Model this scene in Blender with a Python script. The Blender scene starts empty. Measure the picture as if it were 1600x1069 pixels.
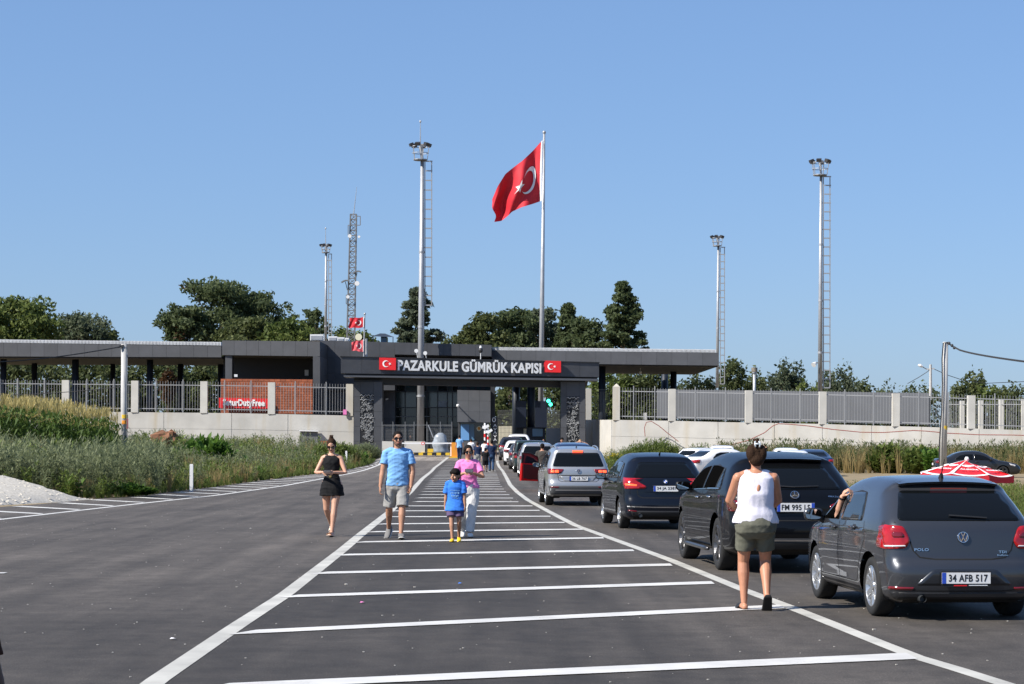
import bpy, bmesh, math, random
import numpy as np
from mathutils import Vector, Matrix
from mathutils.bvhtree import BVHTree
from mathutils.geometry import delaunay_2d_cdt

random.seed(7)
RNG = np.random.default_rng(7)
scene = bpy.context.scene
COL = scene.collection
R = math.radians

# ------------------------------------------------------------------ camera, sky, sun
F = 3300.0            # focal length in photo pixels (1600 wide)
CAMZ = 1.85
HORIZ = 684.0
ROLL = 0.0052
cd = bpy.data.cameras.new('camera')
cam = bpy.data.objects.new('camera', cd)
COL.objects.link(cam)
cd.sensor_width = 36.0
cd.lens = 36.0 * F / 1600.0
cd.shift_y = (HORIZ - 534.5) / 1600.0
cd.clip_end = 9000.0
cd.clip_start = 0.1
cam.matrix_world = Matrix.Translation((0, 0, CAMZ)) @ Matrix.Rotation(math.pi / 2, 4, 'X') @ Matrix.Rotation(math.atan(ROLL), 4, 'Z')
scene.camera = cam

SUN_DIR = Vector((-1.0, -0.52, 1.02)).normalized()      # towards the sun
world = bpy.data.worlds.new('World')
scene.world = world
world.use_nodes = True
wn = world.node_tree
for n in list(wn.nodes):
    wn.nodes.remove(n)
wo = wn.nodes.new('ShaderNodeOutputWorld')
wb = wn.nodes.new('ShaderNodeBackground')
sk = wn.nodes.new('ShaderNodeTexSky')
sk.sky_type = 'NISHITA'
sk.sun_disc = False
sk.sun_elevation = math.asin(SUN_DIR.z)
sk.sun_rotation = math.atan2(SUN_DIR.x, SUN_DIR.y)
sk.altitude = 50
sk.air_density = 1.0
sk.dust_density = 0.5
sk.ozone_density = 8.0
gm = wn.nodes.new('ShaderNodeGamma')          # flattens the colour range over the whole sky
gm.inputs['Gamma'].default_value = 0.58
tn = wn.nodes.new('ShaderNodeMix')
tn.data_type = 'RGBA'
tn.blend_type = 'MULTIPLY'
tn.inputs['Factor'].default_value = 1.0
tn.inputs['B'].default_value = (1.22, 1.48, 1.90, 1.0)
wb.inputs['Strength'].default_value = 0.095
wn.links.new(sk.outputs[0], gm.inputs['Color'])
wn.links.new(gm.outputs[0], tn.inputs['A'])
wn.links.new(tn.outputs['Result'], wb.inputs['Color'])
wn.links.new(wb.outputs[0], wo.inputs['Surface'])

sd = bpy.data.lights.new('sun', 'SUN')
sd.energy = 4.7
sd.angle = R(0.53)
sd.color = (1.0, 0.945, 0.865)
sun = bpy.data.objects.new('sun', sd)
COL.objects.link(sun)
sun.rotation_euler = SUN_DIR.to_track_quat('Z', 'Y').to_euler()
sun.location = (-40, -20, 60)

scene.view_settings.view_transform = 'Standard'
scene.view_settings.look = 'None'
scene.view_settings.gamma = 1.0
scene.view_settings.exposure = 0.65
scene.view_settings.use_curve_mapping = False
scene.render.engine = 'CYCLES'
try:
    scene.cycles.max_bounces = 6
    scene.cycles.transparent_max_bounces = 6
    scene.cycles.caustics_reflective = False
    scene.cycles.caustics_refractive = False
except Exception:
    pass

# ------------------------------------------------------------------ geometry helpers
def sstep(a, b, x):
    t = min(1.0, max(0.0, (x - a) / (b - a)))
    return t * t * (3 - 2 * t)

def gz(d):
    """height of the carriageway along the way to the gate"""
    return 0.54 * sstep(112, 162, d)

def unroll(px, py):
    dx, dy = px - 800.0, py - HORIZ
    return dx + dy * ROLL, dy - dx * ROLL

def P(px, py, d):
    dx, dy = unroll(px, py)
    return Vector((dx / F * d, d, CAMZ - dy / F * d))

def G(px, py):
    """point of the carriageway seen at a photo pixel"""
    dx, dy = unroll(px, py)
    dy = max(dy, 3.0)
    d = F * CAMZ / dy
    for _ in range(40):
        d = 0.5 * d + 0.5 * F * (CAMZ - gz(d)) / dy
    return Vector((dx / F * d, d, gz(d)))

def link(o, parent=None):
    COL.objects.link(o)
    if parent is not None:
        o.parent = parent
    return o

def root_loc(o):
    v = Vector((0, 0, 0))
    while o is not None:
        v += o.location
        o = o.parent
    return v

class MB:
    def __init__(s):
        s.v = []
        s.f = []
    def add(s, vs, fs):
        b = len(s.v)
        s.v.extend([tuple(p) for p in vs])
        s.f.extend([tuple(i + b for i in f) for f in fs])
        return s
    def hexa(s, c):
        """c: 8 corners, 0-3 front (tl,tr,br,bl seen from -Y), 4-7 back"""
        return s.add(c, [(3, 2, 1, 0), (4, 5, 6, 7), (0, 1, 5, 4), (2, 3, 7, 6), (1, 2, 6, 5), (3, 0, 4, 7)])
    def box(s, x0, x1, y0, y1, z0, z1):
        return s.hexa([(x0, y0, z1), (x1, y0, z1), (x1, y0, z0), (x0, y0, z0),
                       (x0, y1, z1), (x1, y1, z1), (x1, y1, z0), (x0, y1, z0)])
    def pbox(s, q, thick):
        """q: 4 front points tl,tr,br,bl (Vectors); thick along +Y"""
        bk = [Vector(p) + Vector((0, thick, 0)) for p in q]
        return s.hexa(list(q) + bk)
    def obox(s, c, ax, ay, az):
        """oriented box: centre and three half axis vectors"""
        c, ax, ay, az = Vector(c), Vector(ax), Vector(ay), Vector(az)
        return s.hexa([c - ax - ay + az, c + ax - ay + az, c + ax - ay - az, c - ax - ay - az,
                       c - ax + ay + az, c + ax + ay + az, c + ax + ay - az, c - ax + ay - az])
    def bar(s, a, b, w, h=None):
        a, b = Vector(a), Vector(b)
        h = w if h is None else h
        d = (b - a)
        L = d.length
        if L < 1e-6:
            return s
        d.normalize()
        up = Vector((0, 0, 1)) if abs(d.z) < 0.95 else Vector((0, 1, 0))
        sx = d.cross(up).normalized()
        uz = sx.cross(d).normalized()
        return s.obox((a + b) / 2, d * (L / 2), sx * (w / 2), uz * (h / 2)) if False else s._obar(a, b, sx * (w / 2), uz * (h / 2))
    def _obar(s, a, b, u, v):
        c = [a - u - v, a + u - v, a + u + v, a - u + v, b - u - v, b + u - v, b + u + v, b - u + v]
        return s.add(c, [(0, 1, 2, 3), (7, 6, 5, 4), (0, 4, 5, 1), (1, 5, 6, 2), (2, 6, 7, 3), (3, 7, 4, 0)])
    def tube(s, pts, rad, seg=8, cap=True, squash=None):
        pts = [Vector(p) for p in pts]
        if not hasattr(rad, '__len__'):
            rad = [rad] * len(pts)
        n = len(pts)
        b = len(s.v)
        ref = None
        for i, p in enumerate(pts):
            d = (pts[min(i + 1, n - 1)] - pts[max(i - 1, 0)])
            if d.length < 1e-9:
                d = Vector((0, 0, 1))
            d.normalize()
            if ref is None:
                ref = Vector((0, 1, 0)) if abs(d.y) < 0.9 else Vector((1, 0, 0))
            u = d.cross(ref)
            if u.length < 1e-4:
                u = d.cross(Vector((1, 0, 0)))
            u.normalize()
            w = u.cross(d).normalized()
            ref = w
            for k in range(seg):
                a = 2 * math.pi * k / seg
                s.v.append(tuple(p + u * (rad[i] * math.cos(a)) + w * (rad[i] * math.sin(a))))
        for i in range(n - 1):
            for k in range(seg):
                k2 = (k + 1) % seg
                s.f.append((b + i * seg + k, b + i * seg + k2, b + (i + 1) * seg + k2, b + (i + 1) * seg + k))
        if cap:
            s.f.append(tuple(b + k for k in range(seg))[::-1])
            s.f.append(tuple(b + (n - 1) * seg + k for k in range(seg)))
        return s
    def rings(s, rs, cap=True):
        """loft a list of equally long closed rings"""
        b = len(s.v)
        m = len(rs[0])
        for r in rs:
            s.v.extend([tuple(p) for p in r])
        for i in range(len(rs) - 1):
            for k in range(m):
                k2 = (k + 1) % m
                s.f.append((b + i * m + k, b + i * m + k2, b + (i + 1) * m + k2, b + (i + 1) * m + k))
        if cap:
            s.f.append(tuple(b + k for k in range(m))[::-1])
            s.f.append(tuple(b + (len(rs) - 1) * m + k for k in range(m)))
        return s
    def ell(s, c, r, seg=16, rin=10, rot=None):
        c = Vector(c)
        rs = []
        for i in range(1, rin):
            t = math.pi * i / rin
            ring = []
            for k in range(seg):
                a = 2 * math.pi * k / seg
                p = Vector((r[0] * math.sin(t) * math.cos(a), r[1] * math.sin(t) * math.sin(a), -r[2] * math.cos(t)))
                if rot is not None:
                    p = rot @ p
                ring.append(c + p)
            rs.append(ring)
        return s.rings(rs)
    def poly(s, pts, thick):
        """flat polygon (list of Vectors, CCW seen from the front) extruded by vector thick"""
        n = len(pts)
        b = len(s.v)
        t = Vector(thick)
        s.v.extend([tuple(p) for p in pts])
        s.v.extend([tuple(Vector(p) + t) for p in pts])
        s.f.append(tuple(range(b, b + n)))
        s.f.append(tuple(range(b + 2 * n - 1, b + n - 1, -1)))
        for k in range(n):
            k2 = (k + 1) % n
            s.f.append((b + k, b + n + k, b + n + k2, b + k2))
        return s
    def mesh(s, name, mat, smooth=False):
        me = bpy.data.meshes.new(name)
        me.from_pydata(s.v, [], s.f)
        if mat is not None:
            me.materials.append(mat)
        if smooth:
            me.polygons.foreach_set('use_smooth', [True] * len(me.polygons))
        me.update()
        return me
    def build(s, name, mat, parent=None, smooth=False, world=True, fixn=False, loc=None):
        if world and parent is not None:
            o0 = root_loc(parent)
            s.v = [(a - o0.x, b - o0.y, c - o0.z) for a, b, c in s.v]
        if loc is not None:
            s.v = [(a - loc[0], b - loc[1], c - loc[2]) for a, b, c in s.v]
        me = s.mesh(name, mat, smooth)
        if fixn:
            bm = bmesh.new()
            bm.from_mesh(me)
            bmesh.ops.recalc_face_normals(bm, faces=bm.faces)
            bm.to_mesh(me)
            bm.free()
        o = bpy.data.objects.new(name, me)
        if loc is not None:
            o.location = loc
        return link(o, parent)

def tag(o, label=None, cat=None, group=None, kind=None):
    if label: o['label'] = label
    if cat: o['category'] = cat
    if group: o['group'] = group
    if kind: o['kind'] = kind
    return o

def thing(name, label, cat, loc=(0, 0, 0), rz=0.0, group=None):
    o = bpy.data.objects.new(name, None)
    o.empty_display_size = 0.2
    o.location = loc
    o.rotation_euler = (0, 0, rz)
    link(o)
    return tag(o, label, cat, group)

def np_obj(name, V, Fc, mat, parent=None, smooth=False):
    """big mesh from numpy arrays: V (n,3), Fc (m,k)"""
    me = bpy.data.meshes.new(name)
    k = Fc.shape[1]
    me.vertices.add(len(V))
    me.vertices.foreach_set('co', V.astype(np.float32).ravel())
    me.loops.add(Fc.size)
    me.loops.foreach_set('vertex_index', Fc.astype(np.int32).ravel())
    me.polygons.add(len(Fc))
    me.polygons.foreach_set('loop_start', np.arange(0, Fc.size, k, dtype=np.int32))
    me.polygons.foreach_set('loop_total', np.full(len(Fc), k, dtype=np.int32))
    if smooth:
        me.polygons.foreach_set('use_smooth', np.ones(len(Fc), dtype=bool))
    me.materials.append(mat)
    me.update(calc_edges=True)
    me.validate()
    o = bpy.data.objects.new(name, me)
    return link(o, parent)

def bake(o):
    """evaluated mesh of one object, worked out in a scratch scene"""
    sc2 = bpy.data.scenes.new('scratch')
    sc2.collection.objects.link(o)
    vl = sc2.view_layers[0]
    vl.update()
    me = bpy.data.meshes.new_from_object(o.evaluated_get(vl.depsgraph))
    bpy.data.scenes.remove(sc2)
    return me

def text_obj(body, width, height, loc, xax, zax, mat, name, parent, bold=0.02, extrude=0.01, world=True):
    """lettering centred at loc; xax reading direction, zax up; fitted to width x cap height"""
    cu = bpy.data.curves.new('lettering', 'FONT')
    cu.body = body
    cu.size = 1.0
    cu.offset = bold
    cu.extrude = 0.0
    cu.resolution_u = 3
    cu.space_character = 1.07
    t = bpy.data.objects.new('lettering', cu)
    me = bake(t)
    bpy.data.objects.remove(t)
    bpy.data.curves.remove(cu)
    co = np.zeros(len(me.vertices) * 3)
    me.vertices.foreach_get('co', co)
    co = co.reshape(-1, 3)
    lo, hi = co.min(0), co.max(0)
    cap = 0.73 if any(ch in body for ch in 'ÜÖ') else (hi[1] - lo[1])
    sx = width / (hi[0] - lo[0])
    sz = height / cap
    xax, zax = Vector(xax).normalized(), Vector(zax).normalized()
    nrm = xax.cross(zax).normalized()
    base = Vector(loc)
    off = root_loc(parent) if (world and parent is not None) else Vector((0, 0, 0))
    m = MB()
    vs = [base + xax * ((c[0] - (lo[0] + hi[0]) / 2) * sx) + zax * ((c[1] - (cap / 2 if any(ch in body for ch in 'ÜÖ') else (lo[1] + hi[1]) / 2)) * sz) - off for c in co]
    fs = [tuple(p.vertices) for p in me.polygons]
    n = len(vs)
    m.v = [tuple(v + nrm * extrude) for v in vs]
    m.f = fs
    # side walls
    from collections import Counter
    ec = Counter()
    for f in fs:
        for a, b in zip(f, f[1:] + f[:1]):
            ec[(a, b)] += 1
    m.v += [tuple(v) for v in vs]
    for (a, b) in ec:
        if (b, a) not in ec:
            m.f.append((a, a + n, b + n, b))
    bpy.data.meshes.remove(me)
    return m.build(name, mat, parent, world=False)

def remesh(mb, name, mat, parent, voxel, smooth=3, fold=0.0):
    me0 = mb.mesh('tmp', None)
    o = bpy.data.objects.new('tmp', me0)
    md = o.modifiers.new('r', 'REMESH')
    md.mode = 'VOXEL'
    md.voxel_size = voxel
    if smooth:
        m2 = o.modifiers.new('s', 'SMOOTH')
        m2.factor = 0.5
        m2.iterations = smooth
    me = bake(o)
    bpy.data.objects.remove(o)
    bpy.data.meshes.remove(me0)
    me.name = name
    if fold:
        n = len(me.vertices)
        co, no = np.zeros(n * 3), np.zeros(n * 3)
        me.vertices.foreach_get('co', co)
        me.vertices.foreach_get('normal', no)
        co, no = co.reshape(-1, 3), no.reshape(-1, 3)
        rg_ = np.random.default_rng(len(me.vertices) % 97)
        dsp = np.zeros(n)
        for _ in range(9):
            kv = rg_.normal(size=3) * np.array([26, 22, 34])
            wob = rg_.normal(size=3) * 9
            dsp += 1.6 - 2.6 * np.abs(np.sin(co @ kv * .5 + 1.3 * np.sin(co @ wob) + rg_.uniform(0, 6))) ** .7
        co += no * (dsp * fold / 4)[:, None]
        me.vertices.foreach_set('co', co.ravel())
        me.update()
    me.materials.clear()
    me.materials.append(mat)
    me.polygons.foreach_set('use_smooth', [True] * len(me.polygons))
    r = bpy.data.objects.new(name, me)
    return link(r, parent)
# ------------------------------------------------------------------ materials
MAT = {}
def mat(name, col, rough=0.6, metal=0.0, coat=0.0, noise=0.0, nscale=8.0, col2=None, bump=0.0, bscale=40.0,
        emit=None, estr=0.0, spec=None, trans=0.0, alpha=1.0, detail=4.0, stretch=None, sheen=0.0, vary=0.0):
    m = bpy.data.materials.new(name)
    m.use_nodes = True
    nt = m.node_tree
    b = nt.nodes['Principled BSDF']
    b.inputs['Roughness'].default_value = rough
    b.inputs['Metallic'].default_value = metal
    b.inputs['Coat Weight'].default_value = coat
    b.inputs['Coat Roughness'].default_value = 0.03
    if spec is not None:
        b.inputs['Specular IOR Level'].default_value = spec
    if trans:
        b.inputs['Transmission Weight'].default_value = trans
    if alpha < 1:
        b.inputs['Alpha'].default_value = alpha
    if sheen:
        b.inputs['Sheen Weight'].default_value = sheen
    c1 = tuple(col) + (1.0,)
    b.inputs['Base Color'].default_value = c1
    L = nt.links.new
    tc = None
    def coords():
        nonlocal tc
        if tc is None:
            t = nt.nodes.new('ShaderNodeTexCoord')
            tc = t.outputs['Object']
            if stretch:
                mp = nt.nodes.new('ShaderNodeMapping')
                mp.inputs['Scale'].default_value = stretch
                L(tc, mp.inputs['Vector'])
                tc = mp.outputs[0]
        return tc
    out = None
    if noise > 0 or col2 is not None:
        nz = nt.nodes.new('ShaderNodeTexNoise')
        nz.inputs['Scale'].default_value = nscale
        nz.inputs['Detail'].default_value = detail
        L(coords(), nz.inputs['Vector'])
        mx = nt.nodes.new('ShaderNodeMix')
        mx.data_type = 'RGBA'
        c2 = tuple(col2) if col2 is not None else tuple(min(1, c * (1 + noise)) for c in col)
        ca = tuple(col) if col2 is not None else tuple(c * (1 - noise) for c in col)
        rp = nt.nodes.new('ShaderNodeMapRange')
        rp.inputs['From Min'].default_value = 0.32
        rp.inputs['From Max'].default_value = 0.68
        L(nz.outputs['Fac'], rp.inputs['Value'])
        L(rp.outputs[0], mx.inputs['Factor'])
        mx.inputs['A'].default_value = ca + (1,)
        mx.inputs['B'].default_value = c2 + (1,)
        out = mx.outputs['Result']
        L(out, b.inputs['Base Color'])
    if vary > 0:
        oi = nt.nodes.new('ShaderNodeObjectInfo')
        mr = nt.nodes.new('ShaderNodeMapRange')
        mr.inputs['To Min'].default_value = 1 - vary
        mr.inputs['To Max'].default_value = 1 + vary
        L(oi.outputs['Random'], mr.inputs['Value'])
        hs = nt.nodes.new('ShaderNodeHueSaturation')
        if out is not None:
            L(out, hs.inputs['Color'])
        else:
            hs.inputs['Color'].default_value = c1
        L(mr.outputs[0], hs.inputs['Value'])
        L(hs.outputs[0], b.inputs['Base Color'])
    if bump > 0:
        nb = nt.nodes.new('ShaderNodeTexNoise')
        nb.inputs['Scale'].default_value = bscale
        nb.inputs['Detail'].default_value = 3
        L(coords(), nb.inputs['Vector'])
        bp = nt.nodes.new('ShaderNodeBump')
        bp.inputs['Strength'].default_value = bump
        bp.inputs['Distance'].default_value = 0.02
        L(nb.outputs['Fac'], bp.inputs['Height'])
        L(bp.outputs[0], b.inputs['Normal'])
    if emit is not None:
        b.inputs['Emission Color'].default_value = tuple(emit) + (1,)
        b.inputs['Emission Strength'].default_value = estr
    MAT[name] = m
    return m

def leafmat(name, ca, cb, trans=0.35, scale=1.2):
    trans = max(trans, .42)
    """foliage: colour differs from leaf to leaf, light passes through the blades"""
    m = bpy.data.materials.new(name)
    m.use_nodes = True
    nt = m.node_tree
    L = nt.links.new
    for n in list(nt.nodes):
        nt.nodes.remove(n)
    o = nt.nodes.new('ShaderNodeOutputMaterial')
    g = nt.nodes.new('ShaderNodeNewGeometry')
    tc = nt.nodes.new('ShaderNodeTexCoord')
    nz = nt.nodes.new('ShaderNodeTexNoise')
    nz.inputs['Scale'].default_value = scale
    nz.inputs['Detail'].default_value = 3
    L(tc.outputs['Object'], nz.inputs['Vector'])
    ad = nt.nodes.new('ShaderNodeMath')
    ad.operation = 'MULTIPLY_ADD'
    L(g.outputs['Random Per Island'], ad.inputs[0])
    ad.inputs[1].default_value = 0.55
    L(nz.outputs['Fac'], ad.inputs[2])
    mr = nt.nodes.new('ShaderNodeMapRange')
    mr.inputs['From Min'].default_value = 0.4
    mr.inputs['From Max'].default_value = 1.15
    L(ad.outputs[0], mr.inputs['Value'])
    mx = nt.nodes.new('ShaderNodeMix')
    mx.data_type = 'RGBA'
    mx.inputs['A'].default_value = tuple(ca) + (1,)
    mx.inputs['B'].default_value = tuple(cb) + (1,)
    L(mr.outputs[0], mx.inputs['Factor'])
    d = nt.nodes.new('ShaderNodeBsdfPrincipled')
    d.inputs['Roughness'].default_value = 0.6
    d.inputs['Specular IOR Level'].default_value = 0.25
    t = nt.nodes.new('ShaderNodeBsdfTranslucent')
    ms = nt.nodes.new('ShaderNodeMixShader')
    ms.inputs[0].default_value = trans
    L(mx.outputs['Result'], d.inputs['Base Color'])
    L(mx.outputs['Result'], t.inputs['Color'])
    L(d.outputs[0], ms.inputs[1])
    L(t.outputs[0], ms.inputs[2])
    L(ms.outputs[0], o.inputs['Surface'])
    MAT[name] = m
    return m

def asphalt_mat():
    m = bpy.data.materials.new('asphalt')
    m.use_nodes = True
    nt = m.node_tree
    L = nt.links.new
    b = nt.nodes['Principled BSDF']
    tc = nt.nodes.new('ShaderNodeTexCoord')
    def noise(scale, detail, st=None, rough=0.5):
        n = nt.nodes.new('ShaderNodeTexNoise')
        n.inputs['Scale'].default_value = scale
        n.inputs['Detail'].default_value = detail
        n.inputs['Roughness'].default_value = rough
        if st:
            mp = nt.nodes.new('ShaderNodeMapping')
            mp.inputs['Scale'].default_value = st
            mp.inputs['Rotation'].default_value = (0, 0, R(-5))
            L(tc.outputs['Object'], mp.inputs['Vector'])
            L(mp.outputs[0], n.inputs['Vector'])
        else:
            L(tc.outputs['Object'], n.inputs['Vector'])
        return n.outputs['Fac']
    def rng(s, a, bb, c, d):
        r = nt.nodes.new('ShaderNodeMapRange')
        r.inputs['From Min'].default_value = a
        r.inputs['From Max'].default_value = bb
        r.inputs['To Min'].default_value = c
        r.inputs['To Max'].default_value = d
        L(s, r.inputs['Value'])
        return r.outputs[0]
    def mul(x, y):
        q = nt.nodes.new('ShaderNodeMath')
        q.operation = 'MULTIPLY'
        L(x, q.inputs[0])
        L(y, q.inputs[1])
        return q.outputs[0]
    at = nt.nodes.new('ShaderNodeAttribute')
    at.attribute_name = 'tone'
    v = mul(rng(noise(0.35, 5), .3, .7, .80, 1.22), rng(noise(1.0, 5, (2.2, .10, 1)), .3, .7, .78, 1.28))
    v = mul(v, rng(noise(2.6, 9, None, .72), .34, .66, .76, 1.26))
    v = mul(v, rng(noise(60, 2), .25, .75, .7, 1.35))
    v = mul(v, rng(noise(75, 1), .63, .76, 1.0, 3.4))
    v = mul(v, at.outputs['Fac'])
    mx = nt.nodes.new('ShaderNodeMix')
    mx.data_type = 'RGBA'
    mx.blend_type = 'MULTIPLY'
    mx.inputs['Factor'].default_value = 1.0
    mx.inputs['A'].default_value = (0.0455, 0.0395, 0.0335, 1)
    cb = nt.nodes.new('ShaderNodeCombineColor')
    for i in range(3):
        L(v, cb.inputs[i])
    L(cb.outputs[0], mx.inputs['B'])
    L(mx.outputs['Result'], b.inputs['Base Color'])
    b.inputs['Roughness'].default_value = 0.78
    b.inputs['Specular IOR Level'].default_value = 0.35
    bp = nt.nodes.new('ShaderNodeBump')
    bp.inputs['Strength'].default_value = 0.5
    bp.inputs['Distance'].default_value = 0.008
    L(noise(120, 2), bp.inputs['Height'])
    L(bp.outputs[0], b.inputs['Normal'])
    MAT['asphalt'] = m

def concrete_mat(name, col, joint=(2.6, 1.25)):
    """board-marked cast concrete with blotches and run-off stains"""
    m = mat(name, col, rough=0.85, noise=0.10, nscale=0.7, bump=0.12, bscale=25)
    nt = m.node_tree
    L = nt.links.new
    b = nt.nodes['Principled BSDF']
    src = b.inputs['Base Color'].links[0].from_socket
    tc = nt.nodes.new('ShaderNodeTexCoord')
    mp = nt.nodes.new('ShaderNodeMapping')
    mp.inputs['Scale'].default_value = (1.6, 1.6, 0.16)
    L(tc.outputs['Object'], mp.inputs['Vector'])
    nz = nt.nodes.new('ShaderNodeTexNoise')
    nz.inputs['Scale'].default_value = 0.9
    nz.inputs['Detail'].default_value = 5
    L(mp.outputs[0], nz.inputs['Vector'])
    mr = nt.nodes.new('ShaderNodeMapRange')
    mr.inputs['From Min'].default_value = 0.53
    mr.inputs['From Max'].default_value = 0.75
    mr.inputs['To Max'].default_value = 0.55
    L(nz.outputs['Fac'], mr.inputs['Value'])
    mx = nt.nodes.new('ShaderNodeMix')
    mx.data_type = 'RGBA'
    mx.inputs['B'].default_value = (col[0] * .85, col[1] * .72, col[2] * .50, 1)
    L(mr.outputs[0], mx.inputs['Factor'])
    L(src, mx.inputs['A'])
    L(mx.outputs['Result'], b.inputs['Base Color'])
    return m

asphalt_mat()
concrete_mat('concrete', (.49, .478, .443))
concrete_mat('concrete_post', (.56, .545, .50))
mat('apron', (.24, .235, .22), .85, noise=.15, nscale=.5)
mat('road_paint', (.60, .585, .55), .6, noise=.13, nscale=1.7, bump=.1, bscale=60, detail=8)
mat('road_paint_old', (.48, .465, .415), .65, noise=.18, nscale=1.4, bump=.1, bscale=60, detail=8)
for nm_ in ('road_paint', 'road_paint_old'):      # chips and tyre wear let the asphalt show
    nt_ = MAT[nm_].node_tree
    b_ = nt_.nodes['Principled BSDF']
    src_ = b_.inputs['Base Color'].links[0].from_socket
    tc_ = nt_.nodes.new('ShaderNodeTexCoord')
    f_ = []
    for sc_, lo_, hi_ in ((1.1, .52, .74), (38, .50, .70)):
        n_ = nt_.nodes.new('ShaderNodeTexNoise')
        n_.inputs['Scale'].default_value = sc_
        n_.inputs['Detail'].default_value = 8
        n_.inputs['Roughness'].default_value = .7
        nt_.links.new(tc_.outputs['Object'], n_.inputs['Vector'])
        r_ = nt_.nodes.new('ShaderNodeMapRange')
        r_.inputs['From Min'].default_value = lo_
        r_.inputs['From Max'].default_value = hi_
        nt_.links.new(n_.outputs['Fac'], r_.inputs['Value'])
        f_.append(r_.outputs[0])
    q_ = nt_.nodes.new('ShaderNodeMath')
    q_.operation = 'MULTIPLY_ADD'
    nt_.links.new(f_[0], q_.inputs[0])
    nt_.links.new(f_[1], q_.inputs[1])
    r2_ = nt_.nodes.new('ShaderNodeMath')
    r2_.operation = 'MULTIPLY'
    r2_.inputs[1].default_value = .16
    nt_.links.new(f_[0], r2_.inputs[0])
    nt_.links.new(r2_.outputs[0], q_.inputs[2])
    m_ = nt_.nodes.new('ShaderNodeMix')
    m_.data_type = 'RGBA'
    m_.inputs['B'].default_value = (.07, .066, .06, 1)
    nt_.links.new(q_.outputs[0], m_.inputs['Factor'])
    nt_.links.new(src_, m_.inputs['A'])
    nt_.links.new(m_.outputs['Result'], b_.inputs['Base Color'])
mat('soil', (.30, .225, .125), .95, col2=(.17, .135, .075), nscale=.55, bump=.6, bscale=3, detail=8)
mat('gravel_fine', (.58, .54, .47), .95, col2=(.40, .37, .31), nscale=14, bump=.25, bscale=16, detail=8)
mat('stone_pale', (.52, .485, .42), .9, noise=.2, nscale=5)
mat('clad', (.062, .065, .073), .62, noise=.10, nscale=1.3, vary=.10, bump=.05, bscale=30)
mat('clad_dark', (.030, .032, .037), .7)
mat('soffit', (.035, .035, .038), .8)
mat('clad_light', (.105, .11, .122), .55, noise=.08, nscale=1.0, vary=.06)
mat('navy', (.010, .015, .030), .45)
mat('navy_col', (.012, .018, .030), .5)
mat('roof_sheet', (.62, .63, .64), .45, metal=.2, noise=.08, nscale=.6)
mat('galv', (.41, .42, .435), .5, metal=.45, noise=.08, nscale=2)
mat('galv_dull', (.20, .205, .21), .6, metal=.3)
mat('fence_grey', (.34, .345, .35), .5, metal=.25)
mat('hoarding', (.135, .14, .15), .7, noise=.06, nscale=.8)
mat('steel_dark', (.05, .055, .06), .5, metal=.4)
mat('lamp_black', (.035, .035, .038), .5)
mat('white_paint', (.78, .78, .77), .5)
mat('white_sign', (.88, .88, .87), .45)
mat('red_sign', (.72, .018, .022), .4)
mat('red_flag', (.55, .014, .028), .7, noise=.08, nscale=2)
mat('red_flag_pale', (.68, .09, .11), .75)
mat('white_cloth', (.78, .77, .76), .8)
mat('orange', (.78, .30, .03), .5)
mat('yellow', (.72, .47, .03), .55)
mat('black_paint', (.012, .012, .013), .5)
mat('brickwood', (.30, .085, .035), .75, noise=.22, nscale=2.2, vary=.14)
mat('brick_joint', (.20, .055, .028), .9)
mat('glass_dark', (.010, .016, .018), .06, spec=.8)
mat('glass_teal', (.035, .060, .065), .08, spec=.9, noise=.3, nscale=.35)
mat('blue_panel', (.16, .36, .68), .4)
mat('blue_glass', (.10, .22, .36), .1)
mat('ornament', (.30, .31, .32), .4, metal=.5)
mat('ornament_back', (.012, .013, .015), .6)
mat('plastic_wrap', (.26, .29, .32), .3, noise=.3, nscale=3)
mat('cream', (.70, .64, .46), .7)
mat('dish', (.80, .74, .52), .6)
mat('wire', (.02, .02, .022), .6)
mat('hose', (.30, .10, .08), .7)
mat('pole_concrete', (.46, .455, .44), .8, noise=.1, nscale=2)
mat('green_light', (.05, .8, .45), .4, emit=(.05, 1.0, .5), estr=4.0)
mat('bark', (.10, .075, .055), .95, noise=.3, nscale=6)
mat('trunk_pale', (.22, .19, .15), .95, noise=.3, nscale=6)
mat('dirt_heap', (.18, .085, .045), .95, noise=.3, nscale=4)
leafmat('leaf_pine', (.052, .078, .034), (.150, .182, .080), .5, 1.0)
leafmat('leaf_pine_brown', (.05, .026, .012), (.11, .055, .022), .15, 1.0)
leafmat('leaf_spruce', (.060, .085, .052), (.165, .19, .118), .5, 1.0)
leafmat('leaf_green', (.055, .088, .022), (.180, .215, .060), .35, .6)
leafmat('leaf_olive', (.056, .078, .028), (.165, .185, .070), .3, .6)
leafmat('leaf_dark', (.046, .066, .026), (.135, .158, .060), .3, .6)
leafmat('leaf_grey', (.055, .080, .044), (.150, .172, .102), .3, .8)
leafmat('weed_grey', (.095, .125, .062), (.27, .295, .155), .35, .5)
leafmat('weed_green', (.070, .115, .026), (.22, .265, .070), .4, .5)
leafmat('weed_bright', (.050, .110, .018), (.14, .25, .040), .4, .5)
leafmat('weed_dry', (.22, .165, .070), (.44, .34, .155), .3, .5)
leafmat('corn_leaf', (.040, .085, .016), (.130, .195, .045), .35, .4)
leafmat('corn_tassel', (.36, .29, .11), (.58, .48, .20), .25, .5)
leafmat('flower_yellow', (.55, .40, .01), (.75, .58, .03), .3, .5)

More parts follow.
